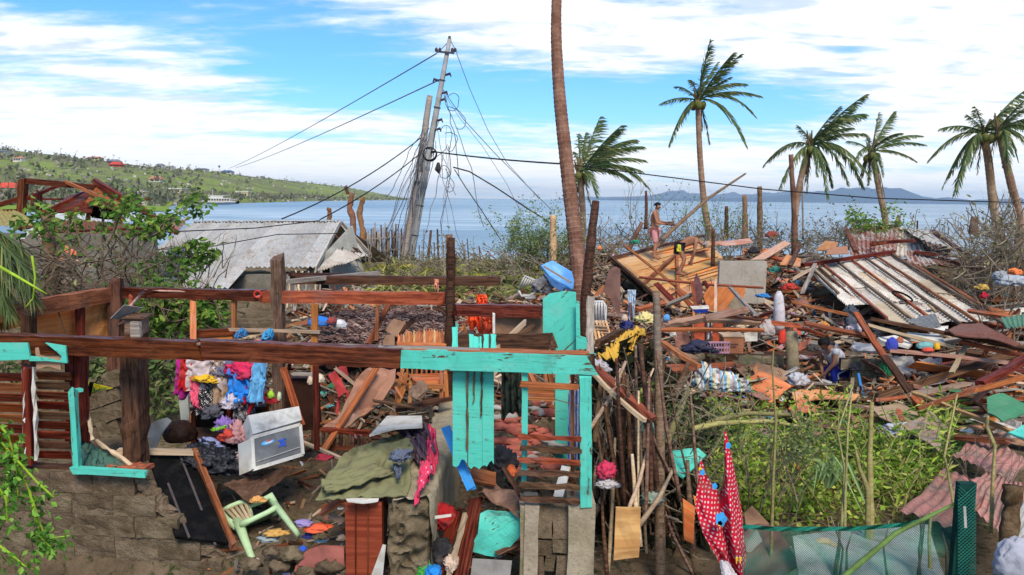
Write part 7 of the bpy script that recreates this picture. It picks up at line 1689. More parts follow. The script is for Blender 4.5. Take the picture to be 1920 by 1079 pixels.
for i in range(420):
 x = rr.uniform(1110, 1330); y = rr.uniform(720, 1079); d = rr.uniform(6.8, 8.8); p = P(x, y, d); q = [p]
 dd = V((rr.uniform(-1, 1), rr.uniform(-.3, .3), rr.uniform(-.3, 1)))
 for k in range(4): dd = dd+V((rr.uniform(-1, 1), rr.uniform(-1, 1), rr.uniform(-1, 1)))*.35; q.append(q[-1]+dd.normalized()*rr.uniform(.06, .16))
 th.tube(q, rr.uniform(.003, .008), 3)
th.build('twigs', BTW, kind='stuff')
canopy('weed', 'small bright green weed sprig low in the thicket', [(1215, 745, 7.6, .25), (1225, 725, 7.6, .2)], LG3, .12, 60, seed=71, cat='weed', rad=.5)
canopy('weed', 'feathery pale green plant growing at the right side of the thicket', [(1285, 800, 7.4, .5), (1300, 815, 7.4, .5), (1275, 770, 7.6, .4)], LG2, .07, 260, seed=72, cat='weed', asp=.25, rad=.5)
pole('vine', [P(1298, 806, 7.2), P(1345, 788, 7.4), P(1400, 775, 7.6), P(1480, 778, 7.8)], [.03, .028, .026, .022], wood('olive_stem', (.20, .17, .05), (.32, .27, .10), .3), None, 'upper of two thick olive stems arching right over the vines', 'stem', sub=4)
pole('vine', [P(1300, 804, 7.1), P(1350, 794, 7.2), P(1440, 790, 7.4), P(1500, 800, 7.6)], [.03, .026, .022, .016], MATS['olive_stem'], None, 'lower of two thick olive stems arching right over the vines', 'stem', sub=4)
pole('fallen_branch', [P(1250, 830, 7), P(1275, 770, 7.6), P(1290, 730, 8)], [.04, .035, .03], MATS['olive_stem'], None, 'olive branch leaning up to the pale beige sack', 'branch', sub=3)
pole('fallen_branch', [P(1262, 745, 8), P(1285, 700, 8.2), P(1290, 680, 8.3)], [.05, .04, .02], BARK, None, 'forked torn branch right of the tall dark post', 'branch', kn=.1, sub=3)
for px, lab in ((1625, 'olive green bare stem in the middle of the vine patch'), (1617, 'dark crooked stem right beside the olive green stem')):
 pole('sapling', [P(px+6, 1079, 6), P(px+8, 960, 6.3), P(px+6, 850, 6.6), P(px+10, 755, 6.8)] if px == 1625 else [P(1625, 1079, 6.05), P(1628, 920, 6.2), P(1612, 880, 6.3), P(1604, 840, 6.4)], [.032, .029, .025, .018] if px == 1625 else [.026, .024, .015, .01], MATS['olive_stem'], None, lab, 'stem', kn=.08, sub=4)
for pts, lab in (([(1584, 1000, 6.5), (1586, 900, 6.8), (1590, 800, 7), (1598, 735, 7.2)], 'tall thin green stem left of the olive stem'), ([(1578, 990, 6.5), (1584, 880, 7), (1570, 810, 7.2), (1600, 720, 7.6)], 'thin crooked green stem leaning right toward the boy'), ([(1445, 1079, 5.6), (1450, 900, 6), (1455, 790, 6.3), (1448, 690, 6.6), (1452, 640, 6.8)], 'tall thin brown sapling stem behind the polka dot cloth'),
                 ([(1770, 860, 8), (1782, 800, 8.2), (1795, 740, 8.4)], 'pale bare stalk standing above the pink sheets'), ([(1858, 1000, 5.2), (1862, 900, 5.3), (1866, 835, 5.4)], 'grey brown stem standing behind the green mesh post'), ([(1866, 840, 5.4), (1850, 800, 5.5), (1852, 780, 5.5)], 'thin curved twig on top of the grey brown stem'), ([(1800, 1079, 5.5), (1790, 960, 5.6), (1778, 890, 5.8), (1772, 860, 5.8)], 'thin twisted twig left of the green mesh post'), ([(1745, 1079, 5.5), (1742, 1010, 5.6), (1745, 960, 5.7)], 'thin bent twig rising from the net')):
 pole('sapling', [P(*q) for q in pts], [.016, .013, .011, .008, .005][:len(pts)], MATS['olive_stem'], None, lab, 'stem', kn=.08, sub=4, n=5)
bareshrub(1450, 740, 7.0, 10, .55, 'spindly green sapling in front of the mossy post', 'sapling', 'plant', leafm=LG2, nl=3, ls=.05, spreadx=.25, seed=21, r=.007)
bareshrub(1430, 800, 7.2, 12, .6, 'tangle of thin green stems above the vine patch', 'sapling', 'plant', leafm=LG2, nl=2, ls=.05, spreadx=.4, seed=22, r=.007)
bareshrub(1850, 790, 8.0, 5, .6, 'thin bare branching twig in front of the green sheet', 'sapling', 'plant', spreadx=.1, seed=23, r=.01)
stump = pole('tree_stub', [P(1885, 1090, 4.9), P(1892, 1010, 5), P(1896, 950, 5.1), P(1900, 912, 5.1)], [.075, .06, .055, .07], BARK, None, 'mossy crooked stump at the lower right corner', 'stump', kn=.10, sub=4)
mp = empty('net_post', P(1814, 1090, 5.0), 'square post wrapped in dark green mesh at lower right', 'post')
a, b = P(1797, 912, 5), P(1829, 1100, 5); MB().box(V(((a.x+b.x)/2+.01, 5.075, (a.z+b.z)/2)), ((b.x-a.x)*.66, .05, a.z-b.z)).build('core', plain('dark_green_post', (.010, .05, .038), .8), mp)
wm = MB()
for i in range(30):
 y = 884+i*6.5
 for a, b in ((1796, 1830), (1830, 1796)):
  if y > 908: wm.bar(P(a, y, 5.035), P(b, y+30, 5.035), .005, .003)
wm.build('mesh', plain('green_mesh_wire', (.03, .18, .13), .6), mp, kind='stuff')
board('tag', [P(1806, 950, 4.98), P(1811, 950, 4.98), P(1813, 990, 4.98), P(1808, 990, 4.98)], .004, GREYC, mp)
# green net fence
def net(name, fn, nu, nv, label, th=.0022, mat=None):
 mb = MB(); G_ = [[fn(i/nu, j/nv) for i in range(nu+1)] for j in range(nv+1)]
 for j in range(nv+1):
  for i in range(nu):
   if i < nu and j < nv:
    mb.tube([G_[j][i], G_[j+1][i+1]], th, 3, False); mb.tube([G_[j][i+1], G_[j+1][i]], th, 3, False)
 return mb.build(name, mat, None, label, 'net')
NETG = plain('green_net_string', (.02, .20, .13), .6, b=0)
def nf(u, v):
 px = 1392+u*410; top = interp([(1392, 985), (1450, 990), (1600, 990), (1700, 982), (1760, 965), (1800, 945)], px); py = top+v*(1100-top)
 return P(px, py, 5.15+.12*noise.noise(V((u*6, v*3, 0)))+.1*v)
nn1 = net('net_fence', nf, 90, 26, 'green net fence sagging across the lower right corner', .0016, NETG)
def nf2(u, v):
 px = 1392+u*330; t = interp([(1392, 985), (1450, 990), (1600, 990), (1700, 982), (1760, 965)], px); return P(px, t-2+v*8, 5.12+.03*math.sin(u*40+v*3))
m_, o_ = gridmesh('net_hem', nf2, 60, 4); meshobj('net_hem', m_, plain('green_net_fold', (.015, .17, .11), .7), Matrix.Translation(o_), nn1, smooth_=True)
def nf3(u, v): px = 1400+u*70; return P(px, 990+v*55*(1-u*.5), 5.1+.05*math.sin(v*9+u*5))
pole('vine', [P(1560, 1100, 5.0), P(1620, 1050, 5.05), P(1680, 1000, 5.1), P(1750, 965, 5.1), P(1790, 945, 5.1)], [.02, .02, .018, .014, .01], plain('olive_green_stem', (.12, .19, .05), .6), None, 'green stem slanting up through the net to the mesh post', 'stem', sub=4)
for i in range(9):
 x = rr.uniform(1500, 1780); pole('twig', [P(x, 1079, 5.3), P(x+rr.uniform(-8, 8), 1030, 5.3), P(x+rr.uniform(-20, 20), rr.uniform(960, 1000), 5.35)], [.010, .008, .005], BTW, None, 'thin bare twig standing in the green net fence', 'twig', 'twigs standing in the net fence', n=4, sub=3, kn=.1)
ring_ = MB().ring(P(1545, 1036, 5.6), .085, .030, Matrix.Rotation(1.4, 3, 'X'), 18, 8, .78).build('cut_ring', plain('cream_ring', (.45, .36, .20), .7), None, 'cream coloured curved pot rim seen through the green net', 'pot')
# pink corrugated sheets
for c, m, lab in (([(1684, 962, 7.0), (1770, 880, 8.4), (1862, 908, 7.8), (1800, 992, 6.6)], PINKS, 'faded pink corrugated sheet at lower right, the lowest of three'), ([(1784, 856, 8.8), (1826, 820, 9.6), (1925, 862, 8.6), (1900, 900, 7.9)], PINKS, 'faded pink corrugated sheet with a bent edge, the topmost of three'), ([(1800, 925, 7.6), (1850, 880, 8.3), (1935, 910, 7.6), (1935, 1060, 5.9)], PINKS, 'faded pink corrugated sheet behind the green mesh post'), ([(1890, 1000, 5.6), (1925, 930, 6.2), (1935, 1010, 5.6), (1905, 1040, 5.3)], GIS, 'grey corrugated sheet scrap in the lower right corner')):
 q = [P(*k) for k in c]; csheet('corrugated_sheet', [q[1], q[2], q[3], q[0]], m, None, lab, 'roof sheet', pitch=.11, amp=.016, warp=.06, tear=.04)
pbeam('plank', (1790, 820, 9.4, 1890, 828, 9), .12, .05, DARKRED, None, 'dark red plank above the faded pink corrugated sheets', 'plank')
pboard('board', [(1690, 800, 9.5), (1745, 775, 10), (1775, 800, 9.5), (1760, 850, 8.8)], 0, .02, PALEWOOD, None, 'pale curved board left of the faded pink sheets', 'board', warp=.05)
# red polka dot cloth
DOT = cloth('red_polka_dot', (.50, .012, .035), (.62, .45, .42), 'dots', k=15)
def dotf(u, v):
 tp = interp([(0, 860), (.08, 868), (.2, 893), (.52, 925), (.62, 905), (.70, 810), (.78, 810), (.88, 872), (1, 965)], u); py = tp+v*(1115-tp)
 xl = interp([(860, 1313), (895, 1309), (950, 1303), (1000, 1318), (1079, 1362), (1115, 1378)], py); xr = interp([(812, 1376), (905, 1388), (1115, 1403)], py)
 return P(xl+(xr-xl)*u, py, 5.72-.35*v+.045*math.sin(u*15+2*noise.noise(V((u*3, v*3, 0))))*(.3+v)+.05*noise.noise(V((u*6, v*6, 2))))
m_, o_ = gridmesh('dotted_cloth', dotf, 48, 60)
uvl = m_.uv_layers[0]
for l in m_.loops:
 c_ = m_.vertices[l.vertex_index].co+o_; uvl.data[l.index].uv = (c_.x*2.1, c_.z*1.1)
pk = meshobj('dotted_cloth', m_, DOT, Matrix.Translation(o_), None, 'red cloth with white polka dots and blue flowers hanging on sticks', 'cloth', smooth_=True)
FLB = plain('flower_blue', (.05, .30, .62), .9, b=0); FLY = plain('flower_yellow', (.75, .50, .05), .9, b=0)
for px, py, s, m in ((1352, 974, 17, FLB), (1350, 982, 7, FLY), (1317, 886, 8, FLB), (1340, 912, 8, FLB), (1366, 836, 8, FLB), (1313, 880, 5, FLY)):
 pts = [P(px+s*.62*math.cos(a)*(1+.13*math.cos(5*a)), py+s*.75*math.sin(a)*(1+.13*math.cos(5*a)), 5.44 if py > 940 else 5.58) for a in [i*math.pi/10 for i in range(20)]]
 board('flower_print', pts, .002, m, pk)
for dx in (0, 7):
 for (a, b) in (((1380+dx, 1046), (1381+dx, 1057)), ((1380+dx, 1047), (1384+dx, 1046)), ((1380.5+dx, 1051), (1384+dx, 1050))): pbeam('letter_print', (a[0], a[1], 5.26, b[0], b[1], 5.26), .010, .006, FLY, pk, splinter=0, seg=1)
thing = drape('cloth', [P(1352, 1050, 5.35), P(1365, 1055, 5.35), P(1392, 1100, 5.2), P(1360, 1100, 5.2)], cloth('white_cloth', (.55, .50, .50)), None, 'white rag under the lower end of the polka dot cloth', 'cloth')
# vines and grass over the ground at lower right
vs_ = MB(); vd = MB(); vy = MB()
for i in range(13000):
 px = rr.uniform(1285, 1790); py = rr.uniform(792, 1000)+ (0)
 if px > 1690 and py > 790+(px-1690)*-.9+190: continue
 dens = noise.noise(V((px*.012, py*.02, 3)))
 if dens < -.12: continue
 p = ray(px, py, 6.0, 14)
 if not p: continue
 p = p+V((rr.uniform(-.1, .1), rr.uniform(-.2, .2), rr.uniform(.03, .34)+max(0, dens)*.3))
 if px < 1560 and dens > .1 or py > 900: leaf(vs_, p, V((rr.uniform(-1, 1), rr.uniform(-1, 1), rr.uniform(-.3, .6))), rr.uniform(.035, .085), .8, rr)
 elif px > 1530+60*dens: leaf(vd, p, V((rr.uniform(.2, 1), rr.uniform(-.5, .5), rr.uniform(-.5, .3))), rr.uniform(.08, .24), .10, rr)
 else: leaf(vd, p, V((rr.uniform(-1, 1), rr.uniform(-1, 1), rr.uniform(-.3, .6))), rr.uniform(.04, .10), .5, rr)
vs_.build('vine_cover', LG3, kind='stuff'); vd.build('leaf_cover', LG1, kind='stuff')
gm_ = MB()
for i in range(300):
 px = rr.uniform(1390, 1770); py = rr.uniform(800, 1000); p = ray(px, py, 6, 13)
 if not p: continue
 q = [p]; dd = V((rr.uniform(-1, 1), rr.uniform(-.3, .3), rr.uniform(0, 1))).normalized()
 for k in range(4): dd = (dd+V((rr.uniform(-.4, .4), 0, -.25))).normalized(); q.append(q[-1]+dd*rr.uniform(.1, .2))
 gm_.tube(q, .006, 3)
gm_.build('vine_stems', MATS['olive_stem'], kind='stuff')
tw2 = MB(); tl = MB()
for i in range(420):
 px = rr.uniform(1290, 1780); py = rr.uniform(800, 985); p = ray(px, py, 6, 13)
 if not p or rr.random() > .6+noise.noise(V((px*.01, py*.02, 8))): continue
 h = rr.uniform(.3, .85); q = [p, p+V((rr.uniform(-.1, .1), 0, h*.5)), p+V((rr.uniform(-.3, .3), rr.uniform(-.1, .1), h))]; tw2.tube(q, .006, 3, False)
 for k in range(rr.randint(5, 10)): a = q[1].lerp(q[2], rr.random()); leaf(tl, a, V((rr.uniform(-1, 1), rr.uniform(-1, 1), rr.uniform(-.4, .8))), rr.uniform(.06, .15), .34, rr)
tw2.build('weed_stems', MATS['olive_stem'], kind='stuff'); tl.build('weed_leaves', leafmat('weed_leaf', (.12, .23, .025), (.28, .42, .045), (.46, .46, .11)), kind='stuff')
gb = MB()
for i in range(46):
 a = rr.gauss(0, .6); q_ = rr.uniform(.5, 1.1); p = P(1553+rr.uniform(-5, 5), 915, 7.4); e2 = p+V((a*.14, rr.uniform(-.1, .1), .30)); e2 = p+(e2-p)*q_; e3 = p+V((a*.34, rr.uniform(-.2, .2), .34-abs(a)*.5))*q_; k = len(gb.v)
 gb.v += [p-V((.01, 0, 0)), p+V((.01, 0, 0)), e2+V((.013, 0, 0)), e2-V((.013, 0, 0)), e3]; gb.f += [[k, k+1, k+2, k+3], [k+3, k+2, k+4]]
gb.build('grass_tuft', leafmat('pale_grass', (.15, .24, .08), (.24, .34, .13)), None, 'pale green grass tuft in the middle of the vine patch', 'grass')
# banana like yellow green leaves by the pole foot
for i, (px, py) in enumerate(((705, 500), (740, 495), (785, 505), (830, 505), (880, 515))):
 b = P(px, py+25, 24); e = empty('banana_plant', b, ('flattened yellow green banana plant below the stick fence, leftmost', 'flattened banana plant between the stick fence and the utility poles', 'yellow green banana leaves at the foot of the utility poles', 'yellow green leaves below the short thick stump', 'yellow green leaves in front of the sea wall')[i], 'plant')
 for k in range(11):
  c = b+V((rr.uniform(-.4, .4), 0, .25)); tx = V((rr.uniform(-1, 1), rr.uniform(-.3, .3), rr.uniform(.1, .9)))*rr.uniform(.5, .9)
  def lf(u, v, c=c, tx=tx): return c+tx*v+V((0, 0, -.5*v*v*tx.length))+V((tx.z, 0, -tx.x)).normalized()*(u-.5)*.18*math.sin(math.pi*min(1, v*.9+.1))
  m_, o_ = gridmesh('leaf', lf, 2, 6); meshobj('leaf', m_, leafmat('banana_leaf', (.22, .26, .03), (.38, .38, .06), (.45, .36, .08), isl=False), Matrix.Translation(o_), e, smooth_=True)
# ---------------------------------------------------------------- people
def skin_body(name, nodes, edges, mat, root=0, sub=2, parent=None, M=Matrix(), extra=None):
 """nodes: list of (x,y,z,rx,ry). grows one continuous surface along the edges"""
 me = bpy.data.meshes.new(name); me.from_pydata([n[:3] for n in nodes], edges, [])
 o = bpy.data.objects.new(name, me); COL.objects.link(o)
 o.modifiers.new('skin', 'SKIN'); sd_ = me.skin_vertices[0].data
 for i, n in enumerate(nodes): sd_[i].radius = (n[3], n[4]); sd_[i].use_root = (i == root)
 s = o.modifiers.new('sub', 'SUBSURF'); s.levels = s.render_levels = sub
 dg = bpy.context.evaluated_depsgraph_get(); dg.update()
 m2 = bpy.data.meshes.new_from_object(o.evaluated_get(dg)); m2.name = name
 bpy.data.objects.remove(o); 
 m2.materials.clear()
 return meshobj(name, m2, mat, M, parent, smooth_=True)
def person(loc, rotz, J, label, hair, clothes, skin=SKIN, scale=1.0):
 """J: joint dictionary in local metres, person faces +X"""
 root = empty('person', loc, label, 'person', rot=Matrix.Rotation(rotz, 4, 'Z') @ Matrix.Scale(scale, 4)); M = WM[root.name]
 N = []; E = []; idx = {}
 def n(k, p, rx, ry=None): idx[k] = len(N); N.append((*p, rx, ry or rx)); return idx[k]
 def e(a, b): E.append((idx[a], idx[b]))
 lp = lambda a, b, t: tuple(a[i]+(b[i]-a[i])*t for i in range(3))
 hip, ch, nk, hd = J['hip'], J['chest'], J['neck'], J['head']
 n('hip', hip, .115, .15); n('waist', lp(hip, ch, .45), .095, .125); n('chest', ch, .105, .155); n('nbase', lp(ch, nk, .72), .07, .10); n('neck', nk, .048); 
 n('jaw', lp(nk, hd, .55), .062, .055); n('head', hd, .088, .075); up = V(hd)-V(nk); up.normalize(); top = V(hd)+up*.075; n('crown', tuple(top), .060, .055)
 f = V(J['face']).normalized(); nose = V(hd)+f*.098-up*.01; n('nose', tuple(nose), .013); e('head', 'nose')
 for a, b in (('hip', 'waist'), ('waist', 'chest'), ('chest', 'nbase'), ('nbase', 'neck'), ('neck', 'jaw'), ('jaw', 'head'), ('head', 'crown')): e(a, b)
 side = up.cross(f).normalized()
 for s, q in ((1, 'l'), (-1, 'r')):
  n('ear'+q, tuple(V(hd)+side*s*.088), .016, .010); e('head', 'ear'+q)
  sh, el, wr = J['sh'+q], J['el'+q], J['wr'+q]
  n('sh'+q, sh, .056); n('el'+q, el, .038); n('wr'+q, wr, .026); n('ua'+q, lp(sh, el, .4), .048); n('fa'+q, lp(el, wr, .35), .040)
  e('nbase', 'sh'+q); e('sh'+q, 'ua'+q); e('ua'+q, 'el'+q); e('el'+q, 'fa'+q); e('fa'+q, 'wr'+q)
  d = (V(wr)-V(el)).normalized(); pc = V(wr)+d*.06; n('palm'+q, tuple(pc), .018, .036); e('wr'+q, 'palm'+q)
  a = V(J.get('palmn', (0, 1, 0))); w = d.cross(a)
  w = w.normalized() if w.length > .1 else d.cross(V((1, 0, 0))).normalized(); nn_ = w.cross(d)
  for k, (o_, l) in enumerate(((-.03, .062), (-.01, .075), (.011, .070), (.03, .055))):
   m1 = pc+d*.045+w*o_; m2 = m1+d*l*.5+nn_*.01; m3 = m2+d*l*.4+nn_*.022
   n('f%s%da' % (q, k), tuple(m1), .010); n('f%s%db' % (q, k), tuple(m2), .009); n('f%s%dc' % (q, k), tuple(m3), .007)
   e('palm'+q, 'f%s%da' % (q, k)); e('f%s%da' % (q, k), 'f%s%db' % (q, k)); e('f%s%db' % (q, k), 'f%s%dc' % (q, k))
  t1 = pc-d*.015+w*-.045; t2 = t1+d*.045-w*.01; n('t%sa' % q, tuple(t1), .012); n('t%sb' % q, tuple(t2), .010); e('palm'+q, 't%sa' % q); e('t%sa' % q, 't%sb' % q)
  hp, kn, an = J['hp'+q], J['kn'+q], J['an'+q]
  n('hp'+q, hp, .082); n('th'+q, lp(hp, kn, .45), .072); n('kn'+q, kn, .050); n('cf'+q, lp(kn, an, .3), .054); n('an'+q, an, .033)
  ff = V(J.get('foot'+q, (1, 0, 0))).normalized(); n('ball'+q, tuple(V(an)+ff*.13-V((0, 0, .045))), .030, .040); n('toe'+q, tuple(V(an)+ff*.19-V((0, 0, .055))), .020, .036); n('heel'+q, tuple(V(an)-ff*.04-V((0, 0, .045))), .028, .03)
  for x, y in (('hip', 'hp'+q), ('hp'+q, 'th'+q), ('th'+q, 'kn'+q), ('kn'+q, 'cf'+q), ('cf'+q, 'an'+q), ('an'+q, 'ball'+q), ('ball'+q, 'toe'+q), ('an'+q, 'heel'+q)): e(x, y)
 body = skin_body('body', N, E, skin, 0, 2, root, M)
 eyem = plain('eye_dark', (.02, .012, .01), .3, b=0)
 for s in (1, -1): MB().ball(M @ (V(hd)+f*.078+side*s*.033+up*.005), .012*scale, 6, 5).build('eye', eyem, root)
 MB().ball(M @ (V(hd)+f*.078-up*.045), .016*scale, 6, 5, (.6, 1.4, .4)).build('mouth', plain('lips', (.22, .06, .05), .6, b=0), root)
 bm = bmesh.new(); bmesh.ops.create_icosphere(bm, subdivisions=3, radius=1); s_ = 3.3
 for v in list(bm.verts):
  d = v.co.normalized()
  if d.dot(f) > .35 and d.dot(up) < .45 or d.dot(up) < -.35: bm.verts.remove(v)
 for v in bm.verts: d = v.co.normalized(); v.co = V(hd)+up*.022-f*.012+d*(.108+.010*noise.noise(d*9))
 mh = bpy.data.meshes.new('hair'); bm.to_mesh(mh); bm.free(); meshobj('hair', mh, hair, M, root, smooth_=True)
 for nm, keys, lnk, grow, mat in clothes:
  sub_ = [i for k, i in idx.items() if k in keys]; mp_ = {i: a for a, i in enumerate(sub_)}
  nn2 = [(*N[i][:3], N[i][3]+grow, N[i][4]+grow) for i in sub_]; ee = [(mp_[a], mp_[b]) for a, b in E if a in mp_ and b in mp_]
  skin_body(nm, nn2, ee, mat, mp_[idx[keys[0]]], 2, root, M)
 return root, idx, N, M
HAIRB = plain('black_hair', (.012, .010, .010), .6, b=.4, sc=30); HAIRG = plain('grey_hair', (.22, .22, .21), .8, (.12, .12, .12), 30)
SHP = cloth('salmon_pink_shorts', (.60, .27, .26)); SHB = cloth('black_shorts', (.02, .018, .03)); WSH = cloth('white_shirt', (.62, .62, .64)); BPT = cloth('royal_blue_trousers', (.02, .035, .30))
# man in pink shorts, arms folded in front, facing right
def onroof(px, py, o=.07):
 n = ((Q1-Q0).cross(Q3-Q0)).normalized(); dr_ = (P(px, py, 10)-CAM).normalized(); return CAM+dr_*((Q0-CAM).dot(n)/dr_.dot(n))+V((0, 0, o))
f0 = onroof(1226, 490)
J = dict(hip=(0, 0, .86), chest=(-.02, 0, 1.20), neck=(.02, 0, 1.42), head=(.06, 0, 1.53), face=(1, -.1, -.3),
 shl=(0, .17, 1.34), ell=(.10, .20, 1.08), wrl=(.30, .06, 1.08), shr=(0, -.17, 1.34), elr=(.09, -.21, 1.07), wrr=(.30, -.04, 1.02), palmn=(0, 0, 1),
 hpl=(0, .09, .80), knl=(.03, .12, .45), anl=(0, .13, .08), hpr=(0, -.09, .80), knr=(.05, -.13, .45), anr=(.02, -.16, .08), footl=(1, .3, 0), footr=(1, -.3, 0))
m1 = person(f0, -.35, J, 'bare-chested man with black hair and pink shorts standing on the plywood roof', HAIRB, [('shorts', ['hip', 'hpl', 'hpr', 'thl', 'thr', 'knl', 'knr'], None, .022, SHP)])
crumple('bundle', f0+V((.42, -.1, 1.02)), (.30, .2, .16), cloth('brown_rag', (.13, .07, .05)), None, 'dark brown bundle held by the man in pink shorts', 'bundle')
# older man bending down
f1 = onroof(1278, 521)
J = dict(hip=(-.12, 0, .80), chest=(.22, 0, .97), neck=(.43, 0, .93), head=(.53, 0, .86), face=(.6, -.1, -1),
 shl=(.33, .16, .94), ell=(.34, .19, .66), wrl=(.28, .10, .42), shr=(.33, -.16, .94), elr=(.30, -.22, .66), wrr=(.22, -.12, .42), palmn=(0, 1, 0),
 hpl=(-.10, .10, .76), knl=(.08, .16, .44), anl=(-.02, .20, .08), hpr=(-.10, -.10, .76), knr=(.04, -.14, .42), anr=(-.10, -.16, .08))
person(f1, -.15, J, 'grey-haired man in dark shorts bending down on the plywood roof', HAIRG, [('shorts', ['hip', 'hpl', 'hpr', 'thl', 'thr'], None, .026, SHB), ], plain('brown_skin', (.30, .14, .085), .6, (.24, .11, .06), 6, lo=1, hi=1, b=0))
drape('yellow_cloth', [f1+V((-.22, -.16, .86)), f1+V((-.10, -.2, .84)), f1+V((-.08, -.2, .64)), f1+V((-.2, -.18, .66))], cloth('acid_yellow', (.60, .58, .05)), None, 'yellow cloth tucked at the waist of the bending man', 'cloth', fold=.01, nf=2, crump=.02, nu=8, nv=8)
# boy crouching over
f2 = P(1560, 737, 13.4)
J = dict(hip=(-.16, 0, .50), chest=(.02, 0, .74), neck=(.16, 0, .84), head=(.24, 0, .90), face=(.7, 0, -1),
 shl=(.10, .14, .80), ell=(.16, .17, .58), wrl=(.24, .08, .42), shr=(.10, -.14, .80), elr=(.12, -.19, .56), wrr=(.20, -.06, .40), palmn=(0, 1, 0),
 hpl=(-.14, .08, .46), knl=(.12, .13, .40), anl=(.02, .14, .07), hpr=(-.14, -.08, .46), knr=(.10, -.12, .38), anr=(-.02, -.14, .07))
b3 = person(f2, math.pi+.35, J, 'boy in white shirt and side-striped blue trousers crouching in the rubble', HAIRB, [('shirt', ['chest', 'waist', 'nbase', 'shl', 'shr', 'ual', 'uar', 'hip'], None, .018, WSH), ('trousers', ['hip', 'hpl', 'hpr', 'thl', 'thr', 'knl', 'knr', 'cfl', 'cfr', 'anl', 'anr'], None, .020, BPT)], scale=1.02)
Mb = b3[3]
for q in ('r', 'l'):
 s = -1 if q == 'r' else 1
 pts = [V(J['hp'+q])+V((0, s*.105, 0)), V(J['kn'+q])+V((-.02, s*.085, .0)), V(J['an'+q])+V((0, s*.06, .02))]
 for i in range(2): beam('stripe', Mb @ pts[i], Mb @ pts[i+1], .03, .006, WSH, b3[0], up=Mb.to_3x3() @ V((0, s, 0)), seg=1, splinter=0)
# ---------------------------------------------------------------- rubble scattered over the ground
rr = random.Random(99)
POOL = [rough_bar_mesh('plank', 1.0, .10, .03, 6, .12, rr.uniform(-.03, .03), 1.2, rr) for _ in range(8)]
POOLM = [(REDWOOD, 'red brown'), (DARKRED, 'dark red'), (GREYWOOD, 'weathered grey'), (PALEWOOD, 'pale'), (DARKWOOD, 'dark'), (ORANGE, 'orange brown')]
PM = {}
for m, nm in POOLM:
 PM[nm] = []
 for me in POOL: k = me.copy(); k.materials.append(m); PM[nm].append(k)
def region_name(px, py):
 px = min(px, 1920)
 if px < 1000: return 'behind the ruined house' if py < 620 else 'inside the house'
 if py < 470: return 'at the shore below the palms'
 if px < 1290: return 'beside the plywood roof'
 if py < 560: return 'between the two big fallen roofs' if px < 1520 else 'beyond the pale fallen roof at right'
 if px < 1500: return 'around the school chairs and block wall'
 if py < 690: return 'below the pale fallen roof'
 return 'at the right edge below the salmon beam'
def keep_out(px, py): return 1518 < px < 1610 and 640 < py < 775 or (1290 < px < 1480 or 1610 < px < 1780) and 672 < py < 722 or 1160 < px < 1380 and 455 < py < 555 or 1520 < px < 1840 and 480 < py < 590
SPL = MB()
def scatter_planks(n, x0, x1, y0, y1, lmin, lmax, lift=.25, seed=1, ang=None, far=60, near=6):
 r = random.Random(seed); k = 0; tries = 0
 while k < n and tries < n*5:
  tries += 1
  px, py = r.uniform(x0, x1), r.uniform(y0, y1); p = None if keep_out(px, py) else ray(px, py, near, far)
  if p is None or lmax > 2.5 and (1380 < px < 1720 and 630 < py < 770 or 1480 < px < 1860 and 470 < py < 610): continue
  nm = r.choice(('red brown', 'red brown', 'dark red', 'weathered grey', 'weathered grey', 'weathered grey', 'pale', 'pale', 'dark', 'dark', 'orange brown'))
  L = r.uniform(lmin, lmax); a = r.uniform(-.5, .5) if r.random() < .6 else r.uniform(0, 3.14)
  if ang is not None: a = ang+r.uniform(-.5, .5)
  tilt = r.gauss(0, .16); M = Matrix.Translation(p+V((0, 0, r.uniform(.02, lift)))) @ Matrix.Rotation(a, 4, 'Z') @ Matrix.Rotation(tilt, 4, 'Y') @ Matrix.Rotation(r.uniform(-.9, .9), 4, 'X') @ Matrix.Diagonal((L, r.uniform(.5, 1.4)*(.8+.25*L), r.uniform(.7, 1.8), 1))
  reg = region_name(px, py)
  if lmax <= 1.6: SPL.box(V((0, 0, 0)), (1, .10, .03), M); k += 1; continue
  o = bpy.data.objects.new('plank', r.choice(PM[nm]))
  place(o, M); size = 'long' if L > (lmin+lmax)/2 else 'short'
  tag(o, '%s %s plank lying in the rubble %s' % (size, nm, reg), 'plank', '%s %s planks in the rubble %s' % (size, nm, reg)); k += 1
scatter_planks(70, 1290, 1925, 590, 740, .5, 2.2, .35, 1, ang=-.15)
scatter_planks(22, 1290, 1925, 600, 760, 1.8, 3.4, .5, 41, ang=.1)
scatter_planks(16, 1280, 1620, 450, 480, 1.5, 3, .5, 42); scatter_planks(16, 1740, 1925, 470, 700, 1.5, 3.2, .5, 43)
scatter_planks(50, 1270, 1620, 455, 590, .5, 1.8, .3, 2)
scatter_planks(36, 1740, 1925, 470, 640, .6, 2.2, .35, 3)
scatter_planks(34, 700, 1100, 505, 575, .5, 1.6, .3, 4)
scatter_planks(30, 1790, 1925, 680, 800, .6, 1.8, .3, 5, ang=.35)
scatter_planks(26, 1740, 1925, 730, 845, .4, 1.3, .25, 10); scatter_planks(14, 1290, 1700, 745, 800, .5, 1.2, .25, 12)
scatter_planks(26, 1110, 1290, 560, 700, .4, 1.2, .3, 6)
scatter_planks(20, 1100, 1800, 445, 475, .6, 1.8, .3, 7)
scatter_planks(16, 590, 1010, 640, 800, .4, 1.0, .2, 8)
scatter_planks(14, 1380, 1720, 760, 830, .5, 1.4, .2, 9)
